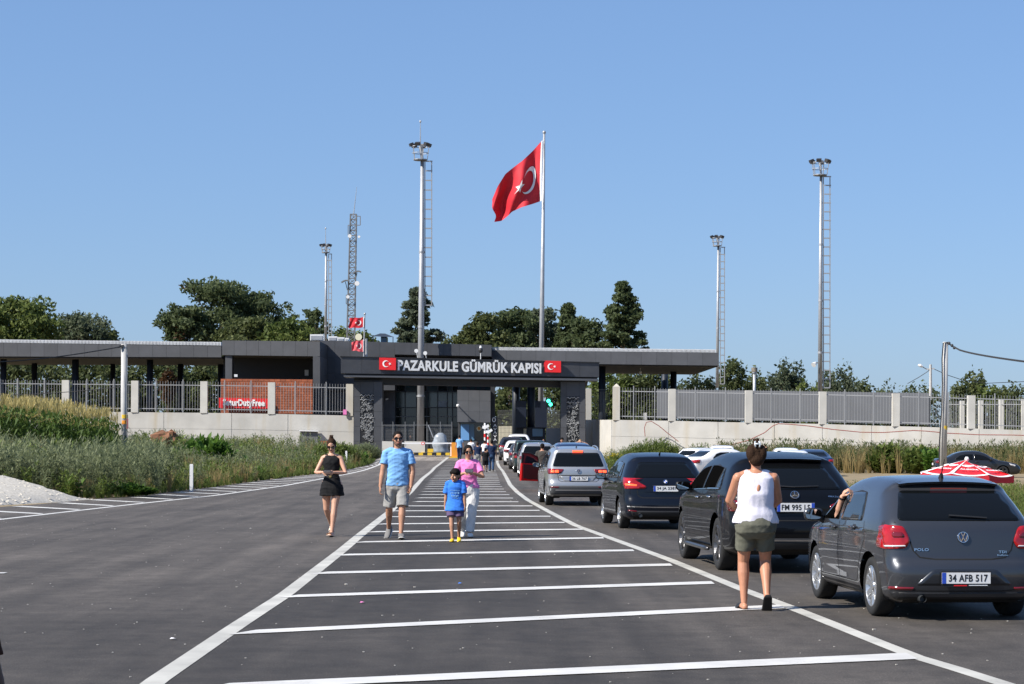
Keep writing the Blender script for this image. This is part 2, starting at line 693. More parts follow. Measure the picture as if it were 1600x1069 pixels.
# vehicles
def paint(name, col, metal=.35, rough=.32, coat=1.0):
    return mat(name, col, rough, metal=metal, coat=coat, spec=.12)
paint('paint_grey', (.055, .058, .066), .55, .30)
paint('paint_black', (.003, .0032, .004), .0, .35, .45)
paint('paint_navy', (.005, .007, .013), .0, .3, .55)
paint('paint_silver', (.42, .425, .43), .6, .32)
paint('paint_red', (.42, .010, .012), .0, .3)
paint('paint_white', (.80, .80, .80), .0, .3)
paint('paint_green', (.020, .036, .034), .2, .3)
paint('paint_blue', (.030, .055, .12), .3, .3)
paint('paint_anthracite', (.022, .025, .031), .3, .3)
mat('car_glass', (.005, .006, .007), .04, spec=.22)
mat('car_glass_blue', (.015, .022, .03), .04, spec=.6)
mat('car_open_dark', (.003, .003, .003), .9, spec=0.0)  # flat black standing for the unlit cabin behind an open window
mat('trim_black', (.012, .012, .013), .55)
mat('trim_grey', (.055, .057, .06), .6)
mat('under_black', (.006, .006, .006), .9)
mat('tyre', (.014, .014, .014), .85, bump=.1, bscale=60)
mat('alloy', (.56, .57, .58), .28, metal=.85)
mat('alloy_dark', (.10, .10, .105), .3, metal=.8)
mat('chrome', (.75, .75, .76), .12, metal=1.0)
mat('lamp_red', (.34, .006, .008), .12, coat=.6, noise=.35, nscale=9)
mat('lamp_red_deep', (.16, .004, .006), .12, coat=1.0)
mat('lamp_lit', (.7, .05, .02), .3, emit=(1, .10, .03), estr=1.6)
mat('lamp_clear', (.62, .60, .60), .15, coat=1.0)
mat('plate_white', (.74, .74, .73), .45)
mat('plate_blue', (.02, .07, .45), .5)
mat('plate_ink', (.012, .012, .012), .5)
mat('mirror', (.5, .55, .6), .03, metal=1.0)

# people
mat('skin_light', (.56, .31, .205), .5, noise=.05, nscale=12)
mat('skin_mid', (.44, .225, .135), .5, noise=.05, nscale=12)
mat('skin_tan', (.47, .215, .125), .5, noise=.06, nscale=12)
mat('skin_dark', (.09, .045, .03), .6)
mat('lips', (.36, .10, .085), .5)
mat('hair_black', (.010, .008, .007), .75, bump=.5, bscale=70, spec=.12)
mat('hair_brown', (.034, .018, .010), .75, bump=.5, bscale=70, spec=.12)
mat('hair_blond', (.32, .19, .08), .6, bump=.4, bscale=70)
def cloth(name, col):
    return mat(name, col, .85, noise=.07, nscale=7, bump=.2, bscale=14, spec=.2)
cloth('c_black', (.010, .010, .011))
cloth('c_blue', (.19, .40, .70))
cloth('c_grey', (.30, .295, .28))
cloth('c_pink', (.80, .23, .52))
cloth('c_white', (.80, .79, .80))
cloth('c_offwhite', (.62, .61, .59))
cloth('c_tee_blue', (.045, .20, .68))
cloth('c_short_purple', (.12, .085, .16))
cloth('c_navy', (.014, .026, .065))
cloth('c_jeans', (.035, .070, .14))
cloth('c_olive', (.125, .125, .095))
cloth('c_charcoal', (.055, .052, .046))
cloth('c_lilac', (.74, .72, .80))
cloth('c_sky', (.20, .40, .66))
cloth('c_brown', (.045, .018, .010))
mat('shoe_grey', (.16, .155, .15), .7)
mat('shoe_white', (.70, .68, .64), .6)
mat('shoe_black', (.012, .012, .012), .6)
mat('sandal_cream', (.62, .50, .41), .6)
mat('clog_yellow', (.80, .50, .01), .5)
mat('sole', (.55, .54, .52), .7)
mat('shades', (.012, .008, .008), .15, coat=1.0)
mat('eye_white', (.7, .68, .66), .3)
mat('phone', (.03, .03, .035), .25)
mat('gold', (.6, .45, .18), .3, metal=.9)
mat('hair_clip', (.55, .60, .62), .2)
# ------------------------------------------------------------------ road, ground, markings
def curve(pts, far):
    w = [G(*p) for p in pts]
    ds = [p.y for p in w] + [q[0] for q in far]
    xs = [p.x for p in w] + [q[1] for q in far]
    o = np.argsort(ds)
    return np.array(ds)[o], np.array(xs)[o]

LLX = curve([(0, 812), (106, 799.8), (204, 788.7), (340, 773.9), (445, 759), (542, 741), (592, 726.5)], [(2, -15.8), (25, -13.6), (230, -11.5)])
LEX = curve([(0, 793), (85, 786.6), (157, 779.5), (223, 775.5), (297, 765.8), (340, 761.0), (397, 752.8), (502, 740), (582, 725.5)], [(2, -20), (35, -15.2), (230, -13)])
ILX = curve([(237, 1069), (370.6, 978), (445, 930), (536, 859), (560.7, 838), (611, 798), (643, 767), (660, 748), (679, 731), (697.5, 717)], [(8, -2.45)])
IRX = curve([(1556, 1064), (1425, 1025), (1250, 955), (1162, 922), (1044, 874), (900, 821.6), (856.5, 799), (825, 781.8), (808, 769), (797, 757.6), (791, 746), (785.6, 736), (780, 729.5), (777, 723)], [(8, 4.2), (150, -1.05)])
def xll(d): return float(np.interp(d, *LLX))
def xle(d): return float(np.interp(d, *LEX))
def xil(d): return float(np.interp(d, *ILX))
def xir(d): return float(np.interp(d, *IRX))
def xre(d): return float(np.interp(d, [0, 40, 60, 80, 100, 140, 158, 175, 230], [8.5, 8.2, 7.0, 5.9, 4.9, 3.9, 3.6, 9, 9]))

def terrain(x, y):
    z = gz(y)
    if y < -20 or y > 175:
        w = sstep(175, 200, y) if y > 175 else 1
        return z - 0.03 - 0.0 * w
    L, Rr = xle(y), xre(y)
    if x < L - 0.5:
        d = L - 0.5 - x
        b = 0.95 * sstep(0, 13, d) * sstep(35, 62, y) * (1 - 0.55 * sstep(95, 140, y))
        return z - 0.03 + b
    if x > Rr:
        d = x - Rr
        dip = -0.85 * math.exp(-((x - 10.8) / 3.0) ** 2 - ((y - 49) / 9) ** 2) * sstep(0, 2.0, d)
        return z * (1 - 0.75 * sstep(3, 14, d)) - 0.03 + dip
    return z - 0.03

xs = sorted(set([-4000, -1500, -600, -300, -180, -120] + [round(-90 + 1.5 * i, 2) for i in range(121)] + [120, 180, 300, 600, 1500, 4000]))
ys = sorted(set([-1500, -300, -60] + [round(-20 + 2 * i, 2) for i in range(111)] + [230, 270, 340, 500, 900, 2000, 5000]))
V = np.array([(x, y, terrain(x, y)) for y in ys for x in xs])
nx = len(xs)
Fq = np.array([(j * nx + i, j * nx + i + 1, (j + 1) * nx + i + 1, (j + 1) * nx + i) for j in range(len(ys) - 1) for i in range(nx - 1)])
tag(np_obj('ground', V, Fq, MAT['soil'], smooth=True), kind='structure')

# carriageway: one sheet, rows across
V, Fq, tone = [], [], []
rows = [round(1.0 + 1.0 * i, 2) for i in range(0, 228)]
NC = 121
for d in rows:
    L, Rr = xle(d) - .15, xre(d)
    il, ir = xil(d), xir(d)
    for k in range(NC):
        x = L + (Rr - L) * k / (NC - 1)
        V.append((x, d, gz(d)))
        t = 1.0
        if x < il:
            t = 1.0 + .62 * sstep(14, 34, d)  # left lane paler with distance: grazing-angle brightness put into the tone
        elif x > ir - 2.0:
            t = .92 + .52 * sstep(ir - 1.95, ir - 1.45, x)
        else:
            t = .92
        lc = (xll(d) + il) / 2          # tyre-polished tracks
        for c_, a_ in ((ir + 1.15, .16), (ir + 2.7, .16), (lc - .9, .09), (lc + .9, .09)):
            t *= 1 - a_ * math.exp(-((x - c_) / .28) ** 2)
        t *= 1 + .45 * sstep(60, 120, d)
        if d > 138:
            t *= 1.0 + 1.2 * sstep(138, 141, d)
        tone.append(t)
for j in range(len(rows) - 1):
    for k in range(NC - 1):
        Fq.append((j * NC + k, j * NC + k + 1, (j + 1) * NC + k + 1, (j + 1) * NC + k))
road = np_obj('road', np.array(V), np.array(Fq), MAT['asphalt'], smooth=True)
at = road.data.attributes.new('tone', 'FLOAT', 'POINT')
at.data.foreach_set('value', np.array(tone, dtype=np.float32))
tag(road, kind='structure')

PZ = 0.004
def line_strip(name, fx, d0, d1, w, m, step=1.0, parent=road, z=PZ, w1=None):
    mb = MB()
    n = max(2, int((d1 - d0) / step))
    for i in range(n + 1):
        d = d0 + (d1 - d0) * i / n
        x = fx(d)
        tx = (fx(d + .4) - fx(d - .4)) / .8
        ww = w if w1 is None else w + (w1 - w) * i / n
        hw = ww / 2 * math.sqrt(1 + tx * tx)
        mb.v += [(x - hw, d, gz(d) + z), (x + hw, d, gz(d) + z)]
        if i:
            b = 2 * i
            mb.f.append((b - 2, b - 1, b + 1, b))
    return mb.build(name, m, parent)

line_strip('edge_line', xil, 9, 148, .185, MAT['road_paint_old'])
line_strip('edge_line', xir, 9, 140, .165, MAT['road_paint_old'])
line_strip('edge_line', xll, 20, 146, .17, MAT['road_paint'])

def stripe(name, a, b, w, m, sh=0.0):
    """painted bar from a to b (x,y), w deep along the road, ends cut along the road line"""
    mb = MB()
    n = 6
    for i in range(n + 1):
        t = i / n
        x, y = a[0] + (b[0] - a[0]) * t, a[1] + (b[1] - a[1]) * t
        mb.v += [(x - sh * (1 - t), y - w / 2, gz(y) + PZ + .004), (x + sh * (1 - t), y + w / 2, gz(y) + PZ + .004)]
        if i:
            k = 2 * i
            mb.f.append((k - 2, k, k + 1, k - 1))
    return mb.build(name, m, road)

bars = [((330, 1075), (1425, 1026)), ((378, 989), (1222, 948.5)), ((450, 932.5), (1114, 911)), ((497, 896), (1049, 883)),
        ((533, 867.5), (990, 860.5)), ((560, 847.5), (943, 841)), ((579, 831.5), (910, 827.5)), ((592, 819.3), (882, 816.9)),
        ((603, 808), (860, 807.2)), ((614, 798.8), (843, 798)), ((622, 791), (832, 791))]
for i, (a, b) in enumerate(bars):
    ga, gb = G(*a), G(*b)
    stripe('hatch_bar', (ga.x, ga.y), (gb.x, gb.y), .50 if i < 3 else .54, MAT['road_paint'], sh=.10)
d = 60.6
while d < 136:
    stripe('hatch_bar', (xil(d) + .42, d - .12), (xir(d) - .38, d + .12), .55, MAT['road_paint'], sh=.08)
    d += 3.75
d = 26.0
while d < 142:
    t = xll(d)
    e = xle(d + 2.2)
    stripe('hatch_bar', (max(e + .1, t - 3.9), d + 2.2), (t - .15, d), .42, MAT['road_paint'], sh=.1)
    d += 2.95
# a short lane mark at the near left
g = G(-14, 897)
stripe('lane_mark', (g.x - 1.2, g.y - .1), (G(9, 896).x, G(9, 896).y), .22, MAT['road_paint'])

# litter and small stones lying about on the asphalt
mb = MB()
for i in range(1500):
    d = 12 + 60 * random.random() ** 2.2
    x = xle(d) + (xre(d) - xle(d)) * random.random()
    s = random.uniform(.002, .007) * (2.2 if random.random() < .06 else 1)
    mb.obox((x, d, s * .5 + .003), (s, s * .3, 0), (-s * .3, s * .8, 0), (0, 0, s * .5))
tag(mb.build('grit', MAT['stone_pale']), 'scattered pale grit and pebbles lying on the asphalt', 'grit', kind='stuff')
for (px, py, c, lb) in [(566, 943, 'c_pink', 'tiny pink paper scrap on the hatched asphalt'), (719, 913, 'c_tee_blue', 'tiny blue paper scrap between two white hatch bars'),
                        (270, 1000, 'white_cloth', 'small white paper scrap on the left lane')]:
    g = G(px, py)
    m = MB()
    m.add([(g.x - .025, g.y - .03, .012), (g.x + .02, g.y - .03, .018), (g.x + .025, g.y + .03, .012), (g.x - .02, g.y + .03, .02), (g.x, g.y, .022)],
          [(0, 1, 4), (1, 2, 4), (2, 3, 4), (3, 0, 4)])
    tag(m.build('paper_scrap', MAT[c], loc=(g.x, g.y, 0)), lb, 'litter', 'litter on the road')

# gravel heap at the left edge
mb = MB()
c0 = G(20, 792)
hx0, hx1 = G(-330, 806), G(157, 780)
N, M = 60, 22
for j in range(M + 1):
    v = j / M
    for i in range(N + 1):
        u = i / N
        front = hx0.lerp(hx1, u)
        x = front.x - 6.0 * v
        y = front.y + 2.2 * v
        h = .66 * min(1, v * 2.6) ** .8 * (1 - sstep(.62, 1.0, v)) * (1 - sstep(.88, 1.0, u) ** 1.3)
        h *= 1 + .10 * math.sin(9 * u + 3 * v) + .06 * math.sin(23 * u)
        mb.v.append((x + random.uniform(-.05, .05), y + random.uniform(-.05, .05), max(-.05, h + random.uniform(-.008, .008) - (.05 if j == 0 else 0)) + gz(y)))
for j in range(M):
    for i in range(N):
        a = j * (N + 1) + i
        mb.f.append((a, a + 1, a + N + 2, a + N + 1))
heap = mb.build('gravel_heap', MAT['gravel_fine'], smooth=True)
tag(heap, 'pale gravel heap beside the left hatched road edge', 'gravel', kind='stuff')
mb = MB()
hv = [Vector(v) for v in mb.v]
hz = {}
for k in range(1500):
    u, v = random.random(), random.random()
    front = hx0.lerp(hx1, u)
    y = front.y + 2.2 * v
    h = .66 * min(1, v * 2.6) ** .8 * (1 - sstep(.62, 1.0, v)) * (1 - sstep(.88, 1.0, u) ** 1.3)
    h *= 1 + .10 * math.sin(9 * u + 3 * v) + .06 * math.sin(23 * u)
    s = random.uniform(.012, .03)
    mb.obox((front.x - 6.0 * v, y, h), (s, random.uniform(-s, s) * .5, 0), (-s * .4, s * .8, 0), (0, s * .2, s * .45))
tag(mb.build('gravel_stones', MAT['stone_pale']), 'loose pale stones covering the gravel heap', 'gravel', kind='stuff')
for (px, s, ow) in [(8, .26, 'largest pale stone at the left end of the heap crest'), (22, .17, 'second pale stone from the left on the heap crest'), (33, .14, 'fourth pale stone from the left on the heap crest'), (44, .20, 'second largest pale stone, right of the middle of the heap crest'), (27, .12, 'third pale stone from the left on the heap crest'), (60, .11, 'smallest pale stone at the right end of the heap crest')]:
    fr = hx0.lerp(hx1, .30 + px / 200)
    p = Vector((fr.x - 2.7, fr.y + 1.0, 0))
    m = MB()
    m.ell((p.x, p.y, .60 + s * .3), (s, s * .8, s * .65), 9, 6)
    m.v = [tuple(c + random.uniform(-.15, .15) * s for c in v) for v in m.v]
    tag(m.build('stone', MAT['stone_pale'], loc=(p.x, p.y, .7)), ow, 'stone', 'stones on the gravel heap')

# roadside marker posts
for (px, py, h, lb) in [(299, 768.5, .92, 'white roadside marker post standing in front of the weeds by the left hatching'),
                        (541, 730, .95, 'white roadside marker post behind the woman in black')]:
    g = G(px, py)
    m = MB()
    m.box(g.x - .055, g.x + .055, g.y - .04, g.y + .04, g.z - .05, g.z + h - .03)
    m.box(g.x - .045, g.x + .045, g.y - .03, g.y + .03, g.z + h - .03, g.z + h)
    tag(m.build('marker_post', MAT['white_paint'], loc=tuple(g)), lb, 'post', 'roadside marker posts')
# ------------------------------------------------------------------ buildings, walls, fences
def q4(x0, yt0, x1, yt1, yb1, yb0, d0, d1=None):
    """front face from photo pixels: left x, its top and bottom; right x, its top and bottom"""
    d1 = d0 if d1 is None else d1
    return [P(x0, yt0, d0), P(x1, yt1, d1), P(x1, yb1, d1), P(x0, yb0, d0)]

def bil(q, u, v):
    return q[0].lerp(q[1], u).lerp(q[3].lerp(q[2], u), v)

def panels(q, nu, nv, parent, m='clad', name='cladding_panel', gap=.014, th=.035, proud=.035, jit=0.004):
    W = (q[1] - q[0]).length
    H = (q[0] - q[3]).length
    gu, gv = gap / W, gap / max(H, .01)
    for j in range(nv):
        for i in range(nu):
            u0, u1 = i / nu + gu / 2, (i + 1) / nu - gu / 2
            v0, v1 = j / nv + gv / 2, (j + 1) / nv - gv / 2
            c = [bil(q, u0, v0), bil(q, u1, v0), bil(q, u1, v1), bil(q, u0, v1)]
            o = Vector((0, -proud + random.uniform(-jit, jit), 0))
            MB().pbox([p + o for p in c], th).build(name, MAT[m], parent)

def slab(q, thick, name, m, parent):
    return MB().pbox(q, thick).build(name, MAT[m], parent)

def roof_corr(q, depth, parent, name='roof', n=230):
    """corrugated sheet roof edge: q front strip"""
    mb = MB()
    for i in range(n):
        u0, u1 = i / n, (i + .62) / n
        c = [bil(q, u0, 0), bil(q, u1, 0), bil(q, u1, 1), bil(q, u0, 1)]
        mb.pbox(c, depth)
    o = mb.build(name, MAT['roof_sheet'], parent)
    return o

# --- left inspection canopy
t = thing('canopy', 'long dark grey flat canopy with white roof edge behind the left fence', 'canopy', P(170, 640, 172))
q = q4(-160, 533, 346, 541, 558.5, 556.5, 170, 166)
slab(q, .3, 'fascia', 'clad_dark', t)
panels(q, 24, 1, t)
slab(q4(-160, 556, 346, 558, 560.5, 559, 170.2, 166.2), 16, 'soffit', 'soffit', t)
roof_corr(q4(-160, 528.5, 346, 534.5, 540, 533.2, 170.4, 166.4), 15, t)
slab(q4(-160, 530, 346, 536, 541, 534, 171, 167), 14, 'roof_deck', 'roof_sheet', t)
for (x0, x1, d) in [(112, 123, 171), (229, 239, 170), (0, 10, 172), (-110, -100, 173), (49, 58, 181), (172, 180, 181), (277, 286, 180), (340, 350, 180)]:
    p0, p1 = P(x0, 640, d), P(x1, 640, d)
    zt = P(x0, 557, d).z
    cx, r = (p0.x + p1.x) / 2, (p1.x - p0.x) / 2
    MB().tube([(cx, d, .3), (cx, d, zt)], r, 14).build('column', MAT['navy_col'], t, smooth=True)

# --- left block with the timber-clad screen
t = thing('office_block', 'dark grey flat-roofed block with deep recess above a red-brown brick screen', 'building', P(420, 650, 163))
q = q4(347, 532, 500, 533.5, 557, 555, 163, 161.5)
slab(q, 9, 'parapet', 'clad_dark', t)
panels(q, 8, 1, t)
slab(q4(352, 555, 362.5, 555, 650, 650, 163.05, 163), 1.2, 'pier', 'clad', t)
slab(q4(489, 556.5, 500, 557, 655, 655, 161.55, 161.5), 9, 'pier', 'clad', t)
slab(q4(360, 555, 490, 556.5, 656, 656, 168), .3, 'back_wall', 'clad_dark', t)
slab(q4(349, 555, 489, 556.5, 592, 592, 168.4), .2, 'back_wall', 'clad_dark', t)
slab(q4(476, 578, 482, 578, 587, 587, 167.95), .05, 'notice', 'plate_white', t)
slab(q4(366, 585, 371, 585, 589, 589, 162.6), .1, 'lamp', 'white_paint', t)
sc = slab(q4(345, 592, 488.5, 593, 647, 646, 161.3, 160.9), .25, 'brick_screen', 'brick_joint', t)
nb, nr = 17, 14
qq = q4(345, 592, 488.5, 593, 647, 646, 161.3, 160.9)
for j in range(nr):
    off = .5 if j % 2 else 0
    for i in range(nb + (1 if j % 2 else 0)):
        u0, u1 = max(0, (i - off) / nb), min(1, (i + 1 - off) / nb)
        c = [bil(qq, u0 + .0012, (j + .06) / nr), bil(qq, u1 - .0012, (j + .06) / nr), bil(qq, u1 - .0012, (j + .94) / nr), bil(qq, u0 + .0012, (j + .94) / nr)]
        o = Vector((0, -.03 + random.uniform(-.008, .004), 0))
        MB().pbox([p + o for p in c], .05).build('brick', MAT['brickwood'], sc)
# shop sign on the screen
t = thing('shop_sign', 'red duty free sign with white lettering on the brick screen', 'sign', P(381, 638, 160.6))
q = q4(342, 621.5, 420, 623, 638.5, 637.5, 160.75, 160.65)
slab(q, .12, 'sign_board', 'red_sign', t)
c = bil(q, .5, .5)
text_obj('SeturDutyFree', (q[1] - q[0]).length * .84, .66, c + Vector((0, -.02, -.03)), q[1] - q[0], q[0] - q[3], MAT['white_sign'], 'lettering', t, bold=.045, extrude=.03)

# --- main customs building behind the gate
t = thing('customs_building', 'dark grey panelled customs building with tall glazed front behind the gate', 'building', P(640, 705, 172))
q = q4(500, 532, 617, 535, 610, 610, 168, 168)
slab(q, 12, 'wall', 'clad_dark', t)
panels(q, 5, 3, t)
q = q4(617, 535, 768, 539, 557, 554, 166, 166)
slab(q, 16, 'parapet', 'clad_dark', t)
panels(q, 6, 1, t)
slab(q4(597, 552, 768, 555, 600, 600, 172), .4, 'wall', 'clad_dark', t)
slab(q4(500, 608, 598, 608, 712, 712, 168.2), 10, 'wall', 'clad', t)
q = q4(598, 597, 617.5, 597, 712, 712, 170)
slab(q, 6, 'wall', 'clad_dark', t)
panels(q, 2, 4, t, 'clad_light')
slab(q4(602.5, 623, 606.5, 622, 624.5, 625.5, 169.8), .3, 'security_camera', 'white_paint', t)
# glazed front: frame, mullions, panes
gf = slab(q4(617.5, 597, 716, 597, 706, 706, 171.2), .3, 'curtain_wall', 'ornament_back', t)
cols = [617.5, 633, 651, 667, 684, 699, 707, 716]
rws = [598, 612, 637, 651, 668, 690, 706]
for i in range(len(cols) - 1):
    for j in range(len(rws) - 1):
        m = 'glass_teal' if j in (1,) or (j == 0 and i % 2) or (i == 5 and j < 4) else 'glass_dark'
        slab(q4(cols[i] + .8, rws[j] + .7, cols[i + 1] - .8, rws[j] + .7, rws[j + 1] - .7, rws[j + 1] - .7, 171.1), .06, 'window_pane', m, gf)
for x in cols:
    slab(q4(x - .7, 597, x + .7, 597, 706, 706, 170.95), .2, 'mullion', 'steel_dark', gf)
for y in rws:
    slab(q4(617, y - .6, 716, y - .6, y + .6, y + .6, 170.9), .1, 'transom', 'steel_dark' if y != 651 else 'galv_dull', gf)
slab(q4(684, 627, 698, 627, 636, 636, 171.0), .05, 'blind', 'plastic_wrap', gf)
slab(q4(716, 597, 772, 597, 612, 612, 170), 6, 'wall', 'clad_dark', t)
for k, x in enumerate((722, 735, 745, 758)):
    slab(q4(x, 600, x + 7, 600, 609, 609, 169.9), .05, 'window_pane', 'glass_teal', t)
# roof plant
for (x0, y0, x1, y1, n, lb) in [(484.5, 522.5, 505, 533, 'air_unit', 'long white rooftop air unit left of the small light mast'),
                                (513, 525.5, 526.5, 534, 'air_unit', 'square white rooftop air unit beside the small light mast'),
                                (527, 527, 537.5, 534.5, 'air_unit', 'white rooftop air unit on legs between units and round dish'),
                                (538.5, 528, 545, 535, 'air_unit', 'small pale rooftop air unit nearest the round dish')]:
    a = thing(n, lb, 'air unit', P((x0 + x1) / 2, y1, 174), group='roof air units')
    slab(q4(x0, y0, x1, y0, y1 - 1, y1 - 1, 173), 1.6, 'casing', 'white_paint', a)
    slab(q4(x0 + 1.2, y0 + 2.2, x1 - 1.2, y0 + 2.2, y1 - 2, y1 - 2, 172.97), .03, 'grille', 'galv', a)
    slab(q4(x0 + .5, y1 - 1, x0 + 1.5, y1 - 1, y1 + 2, y1 + 2, 173.1), .6, 'leg', 'galv_dull', a)
    slab(q4(x1 - 1.5, y1 - 1, x1 - .5, y1 - 1, y1 + 2, y1 + 2, 173.1), .6, 'leg', 'galv_dull', a)
a = thing('roof_hut', 'small dark hipped rooftop shelter right of the two small flags', 'shelter', P(600, 533, 180))
m = MB()
e = [P(581, 525.5, 178), P(616, 527, 178), P(616, 527, 182), P(581, 525.5, 182)]
ap = P(594, 521, 180)
ap2 = P(602, 521.3, 180)
m.add(e + [ap, ap2], [(0, 1, 5, 4), (1, 2, 5), (2, 3, 4, 5), (3, 0, 4), (3, 2, 1, 0)])
m.build('roof', MAT['steel_dark'], a)
slab(q4(595, 526, 604, 526, 536, 536, 179), 2, 'cabin', 'blue_glass', a)
for x in (583, 614):
    slab(q4(x - .5, 526, x + .5, 526, 536, 536, 178.4), .2, 'post', 'steel_dark', a)

# --- entrance gate
GD0, GD1 = 156.5, 161.0
def gd(x): return GD0 + (GD1 - GD0) * (x - 533) / 403.0
t = thing('entrance_gate', 'wide dark grey border gate beam on two pillars with white lettering', 'gate', P(735, 712, 159))
q = q4(532.5, 557.5, 936, 567, 589.5, 583.5, GD0, GD1)
slab(q, 2.2, 'beam', 'clad_dark', t)
panels(q, 13, 1, t)
slab(q4(531.5, 556.3, 937, 565.8, 567, 557.4, GD0 - .1, GD1 - .1), 2.4, 'coping', 'clad_dark', t)
slab(q4(537, 586.5, 934.5, 592, 595.2, 589, GD0 - .35, GD1 - .35), 2.9, 'canopy_lip', 'clad_light', t)
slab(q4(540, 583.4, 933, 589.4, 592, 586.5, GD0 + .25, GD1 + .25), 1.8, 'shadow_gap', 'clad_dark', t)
slab(q4(553, 589, 914, 595.2, 606, 600.5, GD0 + .9, GD1 + .9), 1.4, 'lower_beam', 'clad_dark', t)
def pillar(x0, x1, px0, px1, ptop, pbot, ybot):
    d = gd((x0 + x1) / 2) + .3
    p = slab(q4(x0, 594, x1, 595, ybot, ybot, d), 1.6, 'pillar', 'clad_dark', t)
    for (a, b) in ((x0, px0), (px1, x1)):
        panels(q4(a, 597, b, 597, ybot, ybot, d), 1, 5, p, 'clad', 'pillar_panel', proud=.05)
    panels(q4(px0 + .05, 597, px1 - .05, 597, ptop - 1, ptop - 1, d), 1, 1, p, 'clad', 'pillar_panel', proud=.05)
    panels(q4(px0 + .05, pbot + 1, px1 - .05, pbot + 1, ybot, ybot, d), 1, 1, p, 'clad', 'pillar_panel', proud=.05)
    # pierced metal ornament: scrolls over a black ground
    slab(q4(px0, ptop - 1, px1, ptop - 1, pbot + 1, pbot + 1, d - .012), .01, 'panel_backing', 'ornament_back', p)
    m = MB()
    rr = random.Random(int(x0))
    W = px1 - px0
    for k in range(150):
        cx = rr.uniform(px0 + 1.5, px1 - 1.5)
        cy = rr.uniform(ptop + 3, pbot - 2)
        r = rr.uniform(.05, .14)
        c = P(cx, cy, d - .06)
        a0, sp = rr.uniform(0, 6.28), rr.uniform(2.5, 5.5)
        pts = [c + Vector((math.cos(a0 + sp * s / 7) * r * (1 - .06 * s), 0, math.sin(a0 + sp * s / 7) * r * (1 - .06 * s))) for s in range(8)]
        m.tube(pts, .018, 4)
    m.build('scrollwork', MAT['ornament'], p)
    m = MB()
    for yy in ((ptop + 1), (ptop + pbot) / 2 - 1, (ptop + 8)):
        for s in range(4):
            a = P(px0 + W * s / 4, yy + (1.5 if s % 2 else 0), d - .09)
            b = P(px0 + W * (s + 1) / 4, yy + (0 if s % 2 else 1.5), d - .09)
            c = (a + b) / 2 + Vector((0, 0, .09))
            m.tube([a, a.lerp(c, .6), c, b.lerp(c, .6), b], .028, 5)
    m.build('scroll_crest', MAT['galv'], p)
    return p
pillar(553, 597.5, 563, 584, 617, 691, 712.5)
pillar(876, 914.5, 885.5, 905, 621, 706, 716)
q = q4(532.5, 557.5, 936, 567, 589.5, 583.5, GD0 - .06, GD1 - .06)
xa = (q[1] - q[0]).normalized()
c = P(734.3, 572.3, gd(734) - .14)
text_obj('PAZARKULE GÜMRÜK KAPISI', (P(846, 575, gd(846)) - P(622, 570, gd(622))).length, .75, c + Vector((0, 0, -.02)), xa, (0, 0, 1), MAT['white_sign'], 'lettering', t, bold=.034, extrude=.06)
def star_pts(c, r, xax, zax, rot=0.0):
    pts = []
    for k in range(10):
        a = math.pi / 2 + rot + k * math.pi / 5
        rr = r if k % 2 == 0 else r * .382
        pts.append(c + xax * (rr * math.cos(a)) + zax * (rr * math.sin(a)))
    return pts
def crescent2d(R1=.25, off=.0625, R2=.2, n=26):
    """crescent open to the +x side, centred on the big circle"""
    xi = (R1 * R1 - R2 * R2 + off * off) / (2 * off)
    a1 = math.acos(xi / R1)
    a2 = math.acos((xi - off) / R2)
    out = [(R1 * math.cos(a), R1 * math.sin(a)) for a in np.linspace(a1, 2 * math.pi - a1, n)]
    inn = [(off + R2 * math.cos(a), R2 * math.sin(a)) for a in np.linspace(2 * math.pi - a2, a2, n)]
    return out, inn
def flag_panel(x0, x1, y0t, y1t, y1b, y0b):
    d = gd((x0 + x1) / 2) - .25
    q = q4(x0, y0t, x1, y1t, y1b, y0b, d)
    b = slab(q, .2, 'flag_board', 'red_sign', t)
    H = (q[0] - q[3]).length
    c = bil(q, .40, .5) + Vector((0, -.03, 0))
    out, inn = crescent2d()
    m = MB()
    n = len(out)
    vs = [c + Vector((x * H * 1.12, 0, z * H * 1.12)) for x, z in out] + [c + Vector((x * H * 1.12, 0, z * H * 1.12)) for x, z in inn[::-1]]
    m.add(vs, [(i, i + 1, n + i + 1, n + i) for i in range(n - 1)])
    m.build('crescent', MAT['white_sign'], b)
    MB().add(star_pts(c + Vector((H * .33, 0, 0)), H * .13, Vector((1, 0, 0)), Vector((0, 0, 1)), math.pi / 10), [tuple(range(10))]).build('star', MAT['white_sign'], b)
flag_panel(592.5, 618.5, 558.8, 559.6, 578.4, 577.6)
flag_panel(850, 876.5, 563.5, 564.2, 582.2, 581.6)
# dome camera on the beam
m = MB()
a = P(751, 560, 159.3)
m.tube([a + Vector((0, 0, -.1)), a + Vector((0, 0, .5))], .03, 6)
m.build('camera_stem', MAT['white_paint'], t)
m = MB().ell(a + Vector((0, 0, .62)), (.17, .17, .22), 10, 8)
m.build('dome_camera', MAT['lamp_black'], t, smooth=True)
m = MB().tube([a + Vector((0, 0, .72)), a + Vector((0, 0, .95))], [.12, .07], 8)
m.build('camera_cap', MAT['white_paint'], t)
# horn speakers by the mast
for (x, y) in ((650.5, 548.5), (664.5, 552)):
    a = P(x, y, 158.5)
    m = MB().tube([a + Vector((0, .25, 0)), a + Vector((0, .05, 0)), a + Vector((0, -.15, 0))], [.04, .08, .15], 10)
    m.tube([a + Vector((0, .2, 0)), a + Vector((.1, .3, -.55))], .03, 5)
    m.build('horn_speaker', MAT['white_paint'], t, smooth=False)

